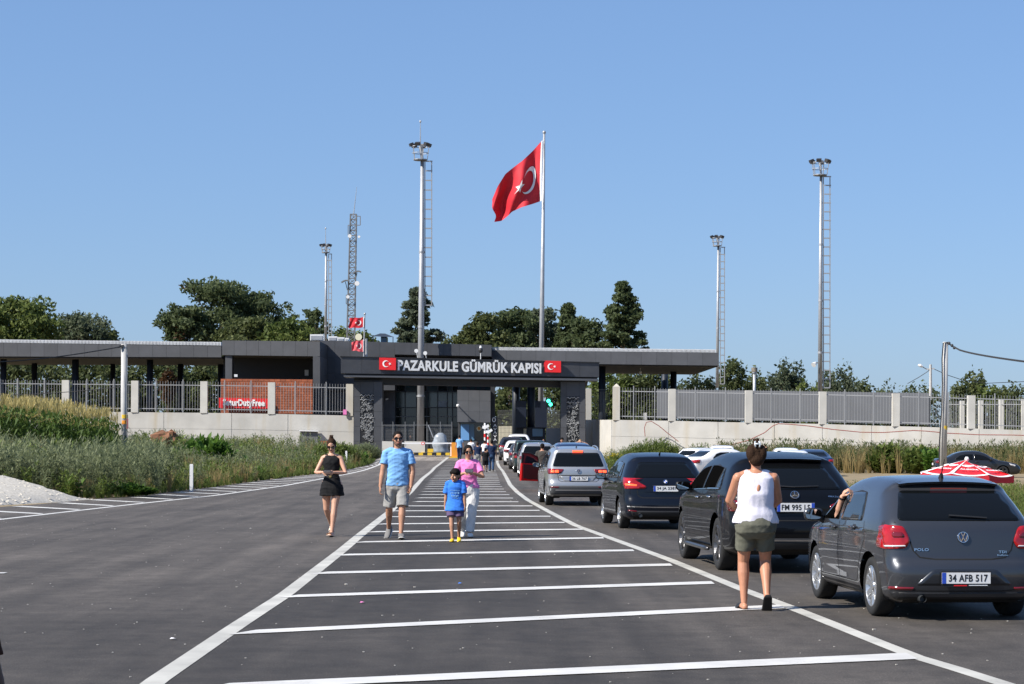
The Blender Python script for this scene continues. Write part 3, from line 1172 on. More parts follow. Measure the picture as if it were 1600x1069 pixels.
# --- right canopy
t = thing('canopy', 'dark grey canopy with white corrugated roof edge right of the gate', 'canopy', P(950, 650, 172))
q = q4(768, 547.5, 1122, 551.2, 571.5, 567.0, 167.5, 163.5)
slab(q, .3, 'fascia', 'clad_dark', t)
panels(q, 15, 1, t)
roof_corr(q4(768, 542.3, 1119, 546.2, 551, 547.3, 167.8, 163.8), 14, t, n=180)
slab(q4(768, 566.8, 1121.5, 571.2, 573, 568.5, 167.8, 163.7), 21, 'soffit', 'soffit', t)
qe = [P(1121.7, 551.5, 163.8), P(1121.7, 571.3, 163.8)]
for (x0, x1, d, yb) in [(935, 946, 168.5, 660), (1033, 1043.5, 186, 660), (1047, 1057, 178, 660), (800, 812, 186, 700), (823.5, 835.5, 171, 705)]:
    p0, p1 = P(x0, yb, d), P(x1, yb, d)
    cx, r = (p0.x + p1.x) / 2, (p1.x - p0.x) / 2
    MB().tube([(cx, d, .2), (cx, d, P(x0, 569, d).z)], r, 14).build('column', MAT['navy_col'], t, smooth=True)
a = P(1000.5, 580.5, 170)
MB().tube([a, a + Vector((0, 0, .5))], .02, 5).ell(a - Vector((0, 0, .1)), (.11, .11, .16), 8, 6).build('pendant_camera', MAT['white_paint'], t)

# --- hanging grey booth box and the control kiosk under it
t = thing('control_booth', 'light grey cladded booth box above a glazed kiosk in the gate opening', 'booth', P(744, 705, 166))
q = q4(714.5, 609.5, 766.5, 610.5, 660.5, 659.5, 164)
slab(q, 5, 'upper_box', 'clad', t)
panels(q, 3, 3, t, 'clad_light', gap=.012)
slab(q4(766.6, 600, 773, 602, 700, 700, 164.4), 4, 'side_pier', 'clad_dark', t)
slab(q4(716, 660, 764, 660.5, 706, 706, 166), 3, 'kiosk', 'glass_dark', t)
slab(q4(715.5, 659.5, 719, 660, 707, 707, 165.8), .4, 'pier', 'clad', t)
slab(q4(720, 663, 733, 663, 688, 688, 165.5), .06, 'blue_panel', 'blue_panel', t)
slab(q4(733.3, 663, 741, 663, 688, 688, 165.6), .06, 'window_pane', 'blue_glass', t)
slab(q4(718, 689.5, 764, 689.5, 707, 707, 165.3), .5, 'kiosk_base', 'clad_light', t)
a = P(748.5, 669.8, 165.2)
MB().tube([a, a + Vector((0, .05, 0))], .2, 16).build('round_notice', MAT['dish'], t)
MB().tube([a + Vector((0, -.012, 0)), a + Vector((0, .01, 0))], .12, 16).build('notice_disc', MAT['orange'], t)
a, b = P(715.5, 634, 163.3), P(715.5, 634, 163.95)
MB().tube([b, a], .04, 6).ell(a, (.13, .13, .13), 10, 8).build('lamp_globe', MAT['white_paint'], t)
# black banner post with white chevron marks
t2 = thing('banner_post', 'tall black banner with a column of white marks beside the kiosk', 'banner', P(774, 700, 160))
slab(q4(769.5, 652, 777.5, 652, 700, 700, 160), .12, 'banner', 'black_paint', t2)
for k, y in enumerate((665, 670.5, 676, 681.5, 687)):
    c = P(773.5, y, 159.95)
    m = MB()
    s = 1 if k % 2 == 0 else -1
    for sx in (-1, 1):
        m.bar(c + Vector((sx * .10, 0, -.09 * s)), c + Vector((0, 0, .09 * s)), .01, .035)
    m.build('mark', MAT['white_sign'], t2)
c = P(771.8, 656, 159.95)
m = MB().tube([c + Vector((.11 * math.cos(a), 0, .16 * math.sin(a))) for a in np.linspace(0, 6.28, 14)], .02, 4)
m.build('ring_mark', MAT['white_sign'], t2)
slab(q4(778, 653.5, 797, 656, 657.3, 655, 160), .3, 'bracket', 'black_paint', t2)

# navy lane screens with signal
t = thing('lane_booth', 'dark navy lane booth with screens on both sides of a round column', 'booth', P(830, 705, 168))
slab(q4(805.5, 626, 822.5, 626.5, 668, 668, 168), .5, 'screen', 'navy', t)
slab(q4(836, 626.5, 854.5, 627, 668, 668, 168), .5, 'screen', 'navy', t)
slab(q4(806.5, 668, 852, 668, 706, 706, 169), 2.5, 'booth', 'navy', t)
slab(q4(818, 670, 822.5, 670, 683, 683, 168.8), .05, 'window_pane', 'cream', t)
slab(q4(832, 670, 848, 670, 682, 682, 168.8), .05, 'window_pane', 'blue_glass', t)
t = thing('traffic_signal', 'small traffic signal showing green under the gate beam', 'signal', P(858, 630, 162))
slab(q4(853.5, 622, 863.5, 622, 637, 637, 162), .3, 'housing', 'black_paint', t)
for (x, y) in ((857, 626.5), (860.3, 632)):
    a = P(x, y, 161.9)
    MB().tube([a, a + Vector((0, .12, 0))], .135, 12).build('lamp', MAT['green_light'], t)
slab(q4(853, 669, 875.5, 669, 706, 706, 163.5), .12, 'frame_board', 'galv_dull', tag(thing('display_frame', 'grey framed board standing at the right gate pillar', 'board', P(865, 705, 163.5))))

# --- low wall segments + fences
def wall_run(name, label, pts, zb, th, posts, pw, ptop, parent_grp=None, mats=('concrete', 'concrete_post')):
    """pts: list of (px, top py, d); cast wall made of panels between formwork joints; posts: list of (px, top py)"""
    t = thing(name, label, 'wall', (P(pts[0][0], 690, pts[0][2]) + P(pts[-1][0], 690, pts[-1][2])) / 2)
    for i in range(len(pts) - 1):
        a, b = P(*pts[i]), P(*pts[i + 1])
        g_ = (b - a).normalized() * .02
        a, b = a + g_, b - g_
        zs_ = [(0, 1.22), (1.24, 2.44), (2.46, 9)]
        slab([p + Vector((0, .03, -.02)) for p in (P(*pts[i]), P(*pts[i + 1]))] + [Vector((P(*pts[i + 1]).x, b.y + .03, zb)), Vector((P(*pts[i]).x, a.y + .03, zb))], th, 'wall_core', mats[0], t)
        for (u0, u1) in zs_:
            o = Vector((0, random.uniform(-.006, .006), 0))
            q = [a - Vector((0, 0, u0)) + o, b - Vector((0, 0, u0)) + o, Vector((b.x, b.y, max(zb, b.z - u1))) + o, Vector((a.x, a.y, max(zb, a.z - u1))) + o]
            if q[0].z - q[3].z > .1:
                slab(q, .028, 'wall_panel', mats[0], t)
    return t

def wtop(pts, x):
    xs_ = [p[0] for p in pts]
    return P(x, float(np.interp(x, xs_, [p[1] for p in pts])), float(np.interp(x, xs_, [p[2] for p in pts])))

def fence_run(name, label, pts, posts, nmid, hpick, m='fence_grey', pitch=.2, loc=None):
    """steel picket fence standing on the wall between concrete posts; posts: px list"""
    t = thing(name, label, 'fence', loc or wtop(pts, posts[0]))
    for a, b in zip(posts[:-1], posts[1:]):
        A, B = wtop(pts, a + 5.5) + Vector((0, .15, 0)), wtop(pts, b - 5.5) + Vector((0, .15, 0))
        L = (B - A).length
        n = int(L / pitch)
        mb = MB()
        for k in range(1, n):
            p = A.lerp(B, k / n)
            mb.box(p.x - .012, p.x + .012, p.y - .012, p.y + .012, p.z + .12, p.z + hpick)
        tag(mb.build('pickets', MAT[m], t), kind='stuff')
        for hh in (.28, hpick - .28):
            MB().bar(A + Vector((0, 0, hh)), B + Vector((0, 0, hh)), .04, .06).build('rail', MAT[m], t)
        for k in range(1, nmid + 1):
            p = A.lerp(B, (k - .35) / (nmid + .3) if nmid == 2 else k / (nmid + 1))
            MB().box(p.x - .035, p.x + .035, p.y - .07, p.y + .01, p.z, p.z + hpick + .14).build('fence_post', MAT[m], t)
    return t

LW = [(-110, 641, 160.5), (44, 642.5, 160.3), (150, 643.5, 160), (256, 644.5, 159.7), (362, 645.6, 159.4), (450, 647.3, 159.2), (553, 649.6, 159)]
tw = wall_run('retaining_wall', 'long pale concrete retaining wall left of the gate under the fence', LW, .2, .35, None, None, None)
lp = [-6, 102, 210.3, 318.3, 424, 546]
for x in lp:
    a = wtop(LW, x)
    hw = .27
    MB().box(a.x - hw, a.x + hw, a.y - .06, a.y + .42, a.z - .02, a.z + 2.38).build('wall_post', MAT['concrete_post'], tw)
fence_run('picket_fence', 'grey steel picket fence on the concrete wall left of the gate', LW, [-114] + lp, 2, 2.36)
slab(q4(469, 673.5, 496.5, 674, 697, 697, 158.9), .05, 'access_door', 'hoarding', tw)
slab(q4(467.5, 672.3, 497.5, 673, 674.5, 673.8, 158.7), .3, 'door_canopy', 'white_paint', tw)
slab(q4(500, 689, 515, 689, 694.5, 694.5, 158.8), .1, 'red_hatch', 'brickwood', tw)
slab(q4(536, 640, 541.5, 640, 648, 648, 158.8), .1, 'small_red_box', 'c_pink', tw)
# timber/brown base strip behind the fence
# right wall: receding link piece, then the long run
RW = [(955, 656.0, 157.5), (1045, 657.5, 156.5), (1122, 659.5, 155.5), (1210, 661, 154.5), (1285, 662.6, 153.5), (1362, 665, 152.5), (1440, 667, 151.5), (1530, 670, 150.5), (1640, 673.5, 149.5), (1760, 677, 148.5)]
tr = wall_run('retaining_wall', 'long pale concrete wall behind the parked cars right of the gate', RW, -.5, .35, None, None, None)
a, b = P(955, 656, 157.5), P(917, 656.5, 166)
MB().add([a, b, Vector((b.x, b.y, 0)), Vector((a.x, a.y, 0)), a + Vector((.3, .2, 0)), b + Vector((.3, .2, 0)), Vector((b.x + .3, b.y + .2, 0)), Vector((a.x + .3, a.y + .2, 0))],
         [(0, 1, 2, 3), (7, 6, 5, 4), (0, 4, 5, 1), (1, 5, 6, 2), (3, 2, 6, 7), (0, 3, 7, 4)]).build('return_wall', MAT['concrete'], tr, fixn=True)
slab(q4(915, 656, 955, 656, 720, 720, 164), .3, 'return_wall', 'concrete', tr)
rp = [963, 1050, 1170, 1285.5, 1400, 1518, 1640]
for x in rp:
    a = wtop(RW, x)
    hw = .26
    MB().box(a.x - hw, a.x + hw, a.y - .06, a.y + .42, a.z - .02, a.z + (2.48 if x == 963 else 2.36)).build('wall_post', MAT['concrete_post'], tr)
a = wtop(RW, 963)
MB().add([(a.x - .26, a.y - .06, a.z + 2.46), (a.x + .26, a.y - .06, a.z + 2.46), (a.x + .26, a.y + .42, a.z + 2.46), (a.x - .26, a.y + .42, a.z + 2.46), (a.x, a.y + .18, a.z + 2.72)],
         [(0, 1, 4), (1, 2, 4), (2, 3, 4), (3, 0, 4)]).build('post_cap', MAT['concrete_post'], tr)
fence_run('picket_fence', 'grey steel picket fence on the concrete wall right of the gate', RW, rp, 2, 2.42)
slab(q4(1005, 645, 1011, 645, 656, 656, 158), .3, 'wall_block', 'concrete_post', tr)
# dark link fence between pillar and right wall
FW = [(916, 657, 164.6), (956, 655, 164.6)]
tf = thing('link_fence', 'dark steel fence panel between the right gate pillar and the wall', 'fence', P(935, 656, 164.6))
mb = MB()
for k in range(14):
    p = P(921 + 2.4 * k, 656, 164.6)
    mb.box(p.x - .012, p.x + .012, p.y, p.y + .02, p.z, p.z + 2.2)
tag(mb.build('pickets', MAT['steel_dark'], tf), kind='stuff')
for y in (609, 650):
    MB().bar(P(920, y, 164.6), P(955, y, 164.6), .03).build('rail', MAT['steel_dark'], tf)
MB().pbox(q4(915.5, 607, 924, 607, 656, 656, 164.5), .4).build('concrete_post', MAT['concrete'], tf)
# grey hoarding behind the right fence, made of sheets
th = thing('hoarding', 'grey sheet metal hoarding standing behind the right picket fence', 'hoarding', P(1230, 655, 158))
hx = [1026, 1046, 1063, 1092, 1122, 1151, 1186, 1215, 1245, 1276, 1300, 1330, 1362, 1394, 1422, 1452]
for i in range(len(hx) - 1):
    x0, x1 = hx[i], hx[i + 1]
    tp = lambda x: 608.5 + (x - 1026) * .0135
    bt = lambda x: 653.5 + (x - 1026) * .0240
    slab(q4(x0 + .15, tp(x0), x1 - .15, tp(x1), bt(x1), bt(x0), 159 - .012 * (x0 - 1026), 159 - .012 * (x1 - 1026)), .06, 'sheet', 'hoarding', th)
    p = P(x0 + 2, 640, 159.1 - .012 * (x0 - 1026))
    MB().box(p.x - .05, p.x + .05, p.y + .05, p.y + .15, p.z - 1.6, p.z + 1.2).build('stake', MAT['steel_dark'], th)
# further post-and-picket fence at the far right
t = thing('picket_fence', 'farther picket fence with concrete posts at the right edge', 'fence', P(1540, 660, 175))
xs2 = [1478, 1504, 1533, 1565, 1600, 1640]
for x in xs2:
    MB().pbox(q4(x - 3.2, 626.5 - (x - 1500) * .03, x + 3.2, 626.5 - (x - 1500) * .03, 672, 672, 176 - (x - 1478) * .05), .35).build('concrete_post', MAT['concrete_post'], t)
for a, b in zip(xs2[:-1], xs2[1:]):
    mb = MB()
    for k in range(1, 9):
        p = P(a + (b - a) * k / 9, 630, 176 - (a - 1478) * .05)
        mb.box(p.x - .02, p.x + .02, p.y, p.y + .03, p.z - 2.4, p.z + .15)
    tag(mb.build('pickets', MAT['fence_grey'], t), kind='stuff')
    MB().bar(P(a, 632, 176 - (a - 1478) * .05), P(b, 632, 176 - (b - 1478) * .05), .05).build('rail', MAT['fence_grey'], t)
slab(q4(1451, 619, 1454, 619, 667, 667, 156), .2, 'dark_post', 'steel_dark', th)
# red-brown cable slung along the right wall
pts = [(1008, 682), (1007, 668), (1010, 660), (1018, 658.5), (1030, 666), (1042, 676), (1060, 690)]
m = MB().tube([P(x, y, 155.9) for x, y in pts], .03, 5)
tag(m.build('cable', MAT['hose'], loc=tuple(P(1030, 680, 155.9))), 'thin red-brown cable looped over the wall near its corner post', 'cable')
pts = [(1132, 698), (1170, 688), (1195, 676), (1207, 666), (1216, 662.3), (1235, 663.2), (1265, 666), (1300, 671), (1345, 675.5), (1380, 676), (1428, 672.8), (1450, 674), (1480, 677), (1530, 679.5), (1585, 680), (1640, 682)]
m = MB().tube([P(x, y, 152.3 - (x - 1130) * .0065) for x, y in pts], .035, 5)
tag(m.build('cable', MAT['hose'], loc=tuple(P(1300, 690, 152))), 'long red-brown cable sagging along the right concrete wall', 'cable')

# --- barrier, mesh fence, blocks in the left lane of the gate
t = thing('lift_barrier', 'white lift barrier arm with orange cabinet across the left gate lane', 'barrier', P(709, 716, 147))
slab(q4(705.5, 691.5, 714.5, 691.5, 716, 716, 147), .5, 'cabinet', 'orange', t)
slab(q4(702, 714, 717, 714, 718.5, 718.5, 146.9), .8, 'plinth', 'yellow', t)
slab(q4(628, 691.7, 706, 691.7, 693.7, 693.7, 147.1), .09, 'arm', 'white_paint', t)
slab(q4(703.6, 692, 705.3, 692, 713, 713, 147.2), .08, 'stay', 'white_paint', t)
slab(q4(633, 693, 634.4, 693, 712, 712, 147.2), .08, 'arm_rest', 'white_paint', t)
a = P(661, 693, 147.05)
MB().tube([a, a + Vector((0, .04, 0))], .12, 12).build('stop_disc', MAT['red_sign'], t)
MB().tube([a + Vector((0, -.012, 0)), a], .07, 12).build('stop_disc_face', MAT['white_sign'], t)
for (x0, x1, lb) in [(597, 614, 'left white concrete block under the mesh fence'), (632, 664, 'right white concrete block behind the barrier arm')]:
    m = MB()
    m.pbox(q4(x0, 689.5, x1, 690, 707, 707, 152), .7)
    tb = thing('concrete_block', lb, 'block', P((x0 + x1) / 2, 707, 152), group='concrete blocks at the gate')
    m.build('block', MAT['concrete_post'], tb)
    slab(q4(x0 + .5, 706.8, x0 + 6, 706.8, 710.5, 710.5, 151.8), .9, 'foot', 'yellow', tb)
    slab(q4(x1 - 6, 706.8, x1 - .5, 706.8, 710.5, 710.5, 151.8), .9, 'foot', 'yellow', tb)
tb = thing('lane_kerb', 'yellow and black striped kerb behind the barrier arm', 'kerb', P(672, 710, 151))
for k in range(10):
    slab(q4(640 + 7 * k, 707.5, 646.9 + 7 * k, 707.5, 711.5, 711.5, 150.6), .5, 'kerb_stone', 'yellow' if k % 2 == 0 else 'black_paint', tb)
slab(q4(668, 701.5, 677, 701.5, 706.8, 706.8, 150.7), .6, 'yellow_block', 'yellow', tb)
t = thing('mesh_fence', 'galvanised mesh fence panels standing across the left gate lane', 'fence', P(655, 700, 154))
for (a, b) in ((597, 614), (614, 633), (633, 647), (667, 688), (688, 706)):
    mb = MB()
    n = int((b - a) / 1.1)
    for k in range(n + 1):
        x = a + (b - a) * k / n
        mb.bar(P(x, 664, 154), P(x, 706, 154), .012)
    for k in range(10):
        y = 664 + 42 * k / 9
        mb.bar(P(a, y, 154), P(b, y, 154), .012)
    tag(mb.build('mesh_panel', MAT['galv_dull'], t), kind='stuff')
for x in (597, 614, 633, 647, 667, 688, 706):
    MB().bar(P(x, 659, 153.9), P(x, 708, 153.9), .045).build('fence_post', MAT['galv_dull'], t)
MB().bar(P(597, 664.3, 153.9), P(706, 664.3, 153.9), .035).build('rail', MAT['galv_dull'], t)
MB().bar(P(669, 664, 153.8), P(677, 684, 153.8), .06).build('brace', MAT['galv'], t)
t = thing('wrapped_bundle', 'grey plastic-wrapped bundle standing behind the barrier', 'bundle', P(688, 709, 152))
c = P(688, 697, 152)
m = MB()
rs = []
for k in range(9):
    z = -.55 + 1.5 * k / 8
    r = .62 * math.sqrt(max(.02, 1 - (max(0, z) / 1.0) ** 2)) * (.9 + .1 * math.sin(k * 2.1))
    rs.append([c + Vector((math.cos(a) * r * 1.0 * (1 + .08 * math.sin(5 * a + k)), math.sin(a) * r * .7, z)) for a in np.linspace(0, 6.283, 21)[:-1]])
m.rings(rs)
m.build('wrapped_body', MAT['plastic_wrap'], t, smooth=True, fixn=True)
for s in (-.35, .35):
    MB().bar(c + Vector((s, 0, -.5)), c + Vector((s, 0, -.78)), .08).build('leg', MAT['galv_dull'], t)
# red and white signal posts
for (x, y0, lb) in ((757.5, 661, 'taller red and white striped post with camera heads by the kiosk'), (762.5, 668, 'shorter red and white striped post with white lamp by the kiosk')):
    d = 157
    t = thing('striped_post', lb, 'post', P(x, 706, d), group='striped posts at the kiosk')
    for k in range(8):
        ya, yb = y0 + (706 - y0) * k / 8, y0 + (706 - y0) * (k + 1) / 8
        MB().tube([P(x, yb, d), P(x, ya, d)], .065, 8).build('band', MAT['white_paint' if k % 2 == 0 or k < 2 else 'red_sign'], t)
    a = P(x + 2.5, y0 + 6, d - .1)
    MB().obox(a, (.18, 0, .12), (0, .12, 0), (-.05, 0, .08)).build('lamp_head', MAT['white_paint'], t)
    a = P(x - 1, y0 + 7, d - .1)
    MB().obox(a, (.14, 0, -.03), (0, .1, 0), (.02, 0, .1)).build('lamp_head', MAT['white_paint'], t)
# cream fence seen through the gate
t = thing('paling_fence', 'cream paling fence seen through the gate right of the kiosk', 'fence', P(793, 695, 200))
for k in range(16):
    x = 779 + 1.7 * k
    MB().pbox(q4(x, 666, x + 1.45, 666, 694, 694, 200), .05).build('paling', MAT['cream'], t)
t = thing('mesh_fence', 'tall grey mesh fence seen through the gate beside the navy booth', 'fence', P(820, 690, 192))
for (a, b) in ((778, 806), (855, 877)):
    mb = MB()
    for k in range(int((b - a) / 1.3)):
        mb.bar(P(a + 1.3 * k, 641, 192), P(a + 1.3 * k, 690, 192), .02)
    for k in range(8):
        mb.bar(P(a, 641 + 7 * k, 192), P(b, 641 + 7 * k, 192), .02)
    tag(mb.build('mesh_panel', MAT['galv_dull'], t), kind='stuff')
# ------------------------------------------------------------------ masts, poles, flags, wires
def light_mast(label, x, ytop, ybot, d, wtop_, wbot, xl0, xl1, ylbot, xc0, xc1, ycage0, yspike=None, group='floodlight masts', lean=0.0):
    base = P(x, ybot, d)
    t = thing('floodlight_mast', label, 'mast', base, group=group)
    top = P(x + lean, ytop, d)
    s = F / d
    MB().tube([base, base.lerp(top, .5), top], [wbot / s / 2, (wbot + wtop_) / s / 4, wtop_ / s / 2], 14).build('pole', MAT['galv'], t, smooth=True)
    for k in (.18, .42, .68):
        p = base.lerp(top, k)
        r = (wbot + (wtop_ - wbot) * k) / s / 2
        MB().tube([p - Vector((0, 0, .08)), p + Vector((0, 0, .08))], r * 1.15, 14).build('collar', MAT['galv'], t)
    # ladder beside the pole
    lad = MB()
    a0, a1 = P(xl0, ylbot, d), P(xl0, ytop + 2, d)
    b0, b1 = P(xl1, ylbot, d), P(xl1, ytop + 2, d)
    lad.bar(a0, a1, .08)
    lad.bar(b0, b1, .08)
    lb_ = lad.build('ladder', MAT['fence_grey'], t)
    n = int((ylbot - ytop) / s / .72)
    rg = MB()
    for k in range(n + 1):
        z = a0.z + (a1.z - a0.z) * k / n
        rg.bar((a0.x, d, z), (b0.x, d, z), .09)
        if k % 3 == 0:
            rg.bar((top.x, d, z), (a0.x, d, z), .07)
    tag(rg.build('rungs', MAT['fence_grey'], lb_), kind='stuff')
    # service cage and lamps
    cg = MB()
    c0, c1 = P(x, ytop - .5, d), P(x, ycage0 + 5, d)
    rb, rt = (xc1 - xc0) / s * .33, (xc1 - xc0) / s * .42
    for k in range(10):
        a, b = 2 * math.pi * k / 10, 2 * math.pi * (k + 1) / 10
        for (c, r) in ((c0, rb), (c1, rt), ((c0 + c1) / 2, (rb + rt) / 2)):
            cg.bar(c + Vector((math.cos(a) * r, math.sin(a) * r, 0)), c + Vector((math.cos(b) * r, math.sin(b) * r, 0)), .05)
        if k % 2 == 0:
            cg.bar(c0 + Vector((math.cos(a) * rb, math.sin(a) * rb, 0)), c1 + Vector((math.cos(a) * rt, math.sin(a) * rt, 0)), .06)
    cg.tube([top, c1], wtop_ / s / 2.4, 8)
    cage = cg.build('cage', MAT['galv'], t)
    MB().tube([c0 - Vector((0, 0, .07)), c0], rb * .98, 16).build('platform', MAT['galv_dull'], t)
    for k in range(6):
        a = 2 * math.pi * (k + .25) / 6
        dirv = Vector((math.cos(a), math.sin(a), 0))
        c = c1 + dirv * (xc1 - xc0) / s * .44 + Vector((0, 0, .12))
        sd_ = Vector((-dirv.y, dirv.x, 0))
        w = (xc1 - xc0) / s * .115
        MB().obox(c, sd_ * w, (dirv * .9 + Vector((0, 0, -.35))).normalized() * w * .8, (dirv * .35 + Vector((0, 0, .9))).normalized() * .12).build('floodlight', MAT['lamp_black'], t)
    if yspike:
        MB().tube([c1, P(x, yspike, d)], [.05, .02], 6).build('lightning_rod', MAT['galv'], t)
        MB().ell(P(x, yspike, d), (.08, .08, .12), 8, 6).build('rod_tip', MAT['galv'], t)
    return t

light_mast('tallest floodlight mast rising behind the gate lettering', 656.8, 250, 700, 163.8 + 1.2, 5.6, 11.8, 664, 674.5, 477, 645, 677.5, 224, 190, lean=3.0)
light_mast('tall floodlight mast with caged ladder behind the right fence', 1281.3, 274, 612, 172, 4.2, 7.4, 1286.5, 1296.8, 606, 1268.5, 1301, 249.5, lean=1.6)
light_mast('shorter floodlight mast beside the end of the right canopy', 1120.5, 384.5, 606, 215, 3.6, 5.0, 1125.5, 1132, 600, 1113, 1133.5, 367, lean=2.0)
light_mast('small floodlight mast left of the lattice tower', 508.8, 395, 535, 230, 3.4, 4.2, 513.5, 518, 530, 500.5, 518.5, 380, 357, lean=.8)

# lattice radio tower
d = 240
t = thing('radio_tower', 'slim steel lattice radio tower with dishes left of the tall mast', 'tower', P(551, 530, d))
s = F / d
def lat(y):  # half widths at y
    k = (y - 335) / 200.0
    return 4.6 + 1.4 * k
leg_pts = []
cen = lambda y: P(550.5 + (420 - y) * .022, y, d)
for (sx, sy) in ((-1, -1), (1, -1), (1, 1), (-1, 1)):
    a, b = cen(535), cen(335)
    ra, rb = lat(535) / s, lat(335) / s
    MB().bar(a + Vector((sx * ra, sy * ra, 0)), b + Vector((sx * rb, sy * rb, 0)), .12).build('leg', MAT['galv_dull'], t)
m = MB()
ny = 24
for k in range(ny):
    y0, y1 = 535 - 200 * k / ny, 535 - 200 * (k + 1) / ny
    A, B = cen(y0), cen(y1)
    ra, rb = lat(y0) / s, lat(y1) / s
    cs = [(-1, -1), (1, -1), (1, 1), (-1, 1)]
    for i in range(4):
        p, q_ = cs[i], cs[(i + 1) % 4]
        if k % 2:
            p, q_ = q_, p
        m.bar(A + Vector((p[0] * ra, p[1] * ra, 0)), B + Vector((q_[0] * rb, q_[1] * rb, 0)), .07)
        m.bar(B + Vector((cs[i][0] * rb, cs[i][1] * rb, 0)), B + Vector((cs[(i + 1) % 4][0] * rb, cs[(i + 1) % 4][1] * rb, 0)), .06)
tag(m.build('bracing', MAT['galv_dull'], t), kind='stuff')
MB().tube([cen(338), P(557.5, 292, d)], [.06, .02], 5).build('whip_antenna', MAT['galv'], t)
for (x0, x1, y0, y1) in ((544, 549, 352, 368), (557, 563, 338, 352), (541, 547, 461, 475)):
    m = MB()
    for y in (y0, y1):
        m.bar(P(x0, y, d - .5), P(x1, y, d - .5), .08)
    m.bar(P(x0 if x0 < 550 else x1, y0, d - .5), P(x0 if x0 < 550 else x1, y1, d - .5), .09)
    m.build('bracket', MAT['galv_dull'], t)
for (x, y, r) in ((558, 443, .28), (546.5, 369, .22), (561, 370, .15), (543.5, 464, .2)):
    a = P(x, y, d - .9)
    MB().tube([a + Vector((0, .25, 0)), a, a + Vector((0, -.06, 0))], [r * .35, r, r * .96], 12).build('dish', MAT['white_paint'], t)
for (x0, x1, y) in ((533.5, 546, 439.5), (552, 564, 425)):
    m = MB()
    for k in range(6):
        u0, u1 = x0 + (x1 - x0) * k / 6, x0 + (x1 - x0) * (k + 1) / 6
        f = lambda u: y - 3.2 * math.sin(math.pi * min(1, (u - x0) / (x1 - x0)) * .8)
        m.bar(P(u0, f(u0) + 2, d - .6), P(u1, f(u1) + 2, d - .6), .5, .14)
    m.build('floodlight_arm', MAT['galv_dull'], t)
    MB().bar(P((x0 + x1) / 2, y + 1, d - .6), P((x0 + x1) / 2 + (3 if x0 < 550 else -3), y + 14, d - .3), .06).build('strut', MAT['galv_dull'], t)

# cloth flags ------------------------------------------------------------
def flag(hoist_top, hoist_bot, shape, d, parent_pole_x, label, m, star_scale=1.0, nu=36, nv=22, waves=.25, mirror=True, smallflag=False):
    """shape(u,v) -> photo pixel (px,py), u 0 hoist .. 1 fly; v 0 top .. 1 bottom; depth ripples real"""
    def pos(u, v):
        x, y = shape(u, v)
        dd = d + waves * (math.sin(7.5 * u + 2.0 * v) * u ** .7 + .5 * math.sin(13 * u - 5 * v) * u)
        return P(x, y, dd)
    ns = 26
    base = P(*shape(0, 1), d)
    t = thing('flag', label, 'flag', base)
    mb = MB()
    for j in range(nv + 1):
        for i in range(nu + 1):
            mb.v.append(tuple(pos(i / nu, j / nv)))
    for j in range(nv):
        for i in range(nu):
            a = j * (nu + 1) + i
            mb.f.append((a, a + nu + 1, a + nu + 2, a + 1))
    cl = mb.build('cloth', MAT[m], t, smooth=True)
    # white hoist strip
    mb = MB()
    for j in range(nv + 1):
        a, b = pos(0, j / nv), pos(.035, j / nv)
        mb.v += [tuple(a + Vector((.01, -.03, 0))), tuple(b + Vector((0, -.03, 0)))]
        if j:
            k = 2 * j
            mb.f.append((k - 2, k, k + 1, k - 1))
    mb.build('hoist_band', MAT['white_cloth'], t)
    # crescent and star follow the cloth; flag units: height 1, length 1.5, hoist at u=0
    out, inn = crescent2d(.25, .0625, .2, 26)
    def fu(x, z):   # x from hoist in flag heights
        return pos(x / 1.5, .5 - z) + Vector((0, -.11 * waves, 0))
    mb = MB()
    o2 = [fu(.5 + x, z) for x, z in out]
    i2 = [fu(.5 + x, z) for x, z in inn[::-1]]
    n = len(o2)
    mb.v = [tuple(p) for p in o2 + i2]
    mb.f = [(i, n + i, n + i + 1, i + 1) for i in range(n - 1)]
    mb.build('crescent', MAT['white_cloth'], t)
    c = (.5 + .0625 + .2 + .055, 0)
    pts = []
    for k in range(10):
        a = math.pi + k * math.pi / 5
        r = (.125 if k % 2 == 0 else .048) * star_scale
        pts.append(fu(c[0] + r * math.cos(a), r * math.sin(a)))
    cc = fu(*c)
    mb = MB()
    mb.v = [tuple(cc)] + [tuple(p) for p in pts]
    mb.f = [(0, 1 + k, 1 + (k + 1) % 10) for k in range(10)]
    mb.build('star', MAT['white_cloth'], t)
    return t

d = 190
t = thing('flagpole', 'tall slim white flagpole carrying the large red flag', 'flagpole', P(844.3, 690, d))
a, b = P(844.3, 690, d), P(850.3, 209, d)
MB().tube([a, a.lerp(b, .5), b], [.26, .19, .10], 14).build('pole', MAT['galv'], t, smooth=True)
MB().ell(b + Vector((0, 0, .12)), (.16, .16, .16), 10, 8).build('finial', MAT['galv'], t, smooth=True)
MB().tube([P(847.2, 222, d - .2), P(846.4, 270, d - .3), P(847.0, 318, d - .2), P(847.5, 327, d - .2)], .03, 5).build('halyard', MAT['white_paint'], t)

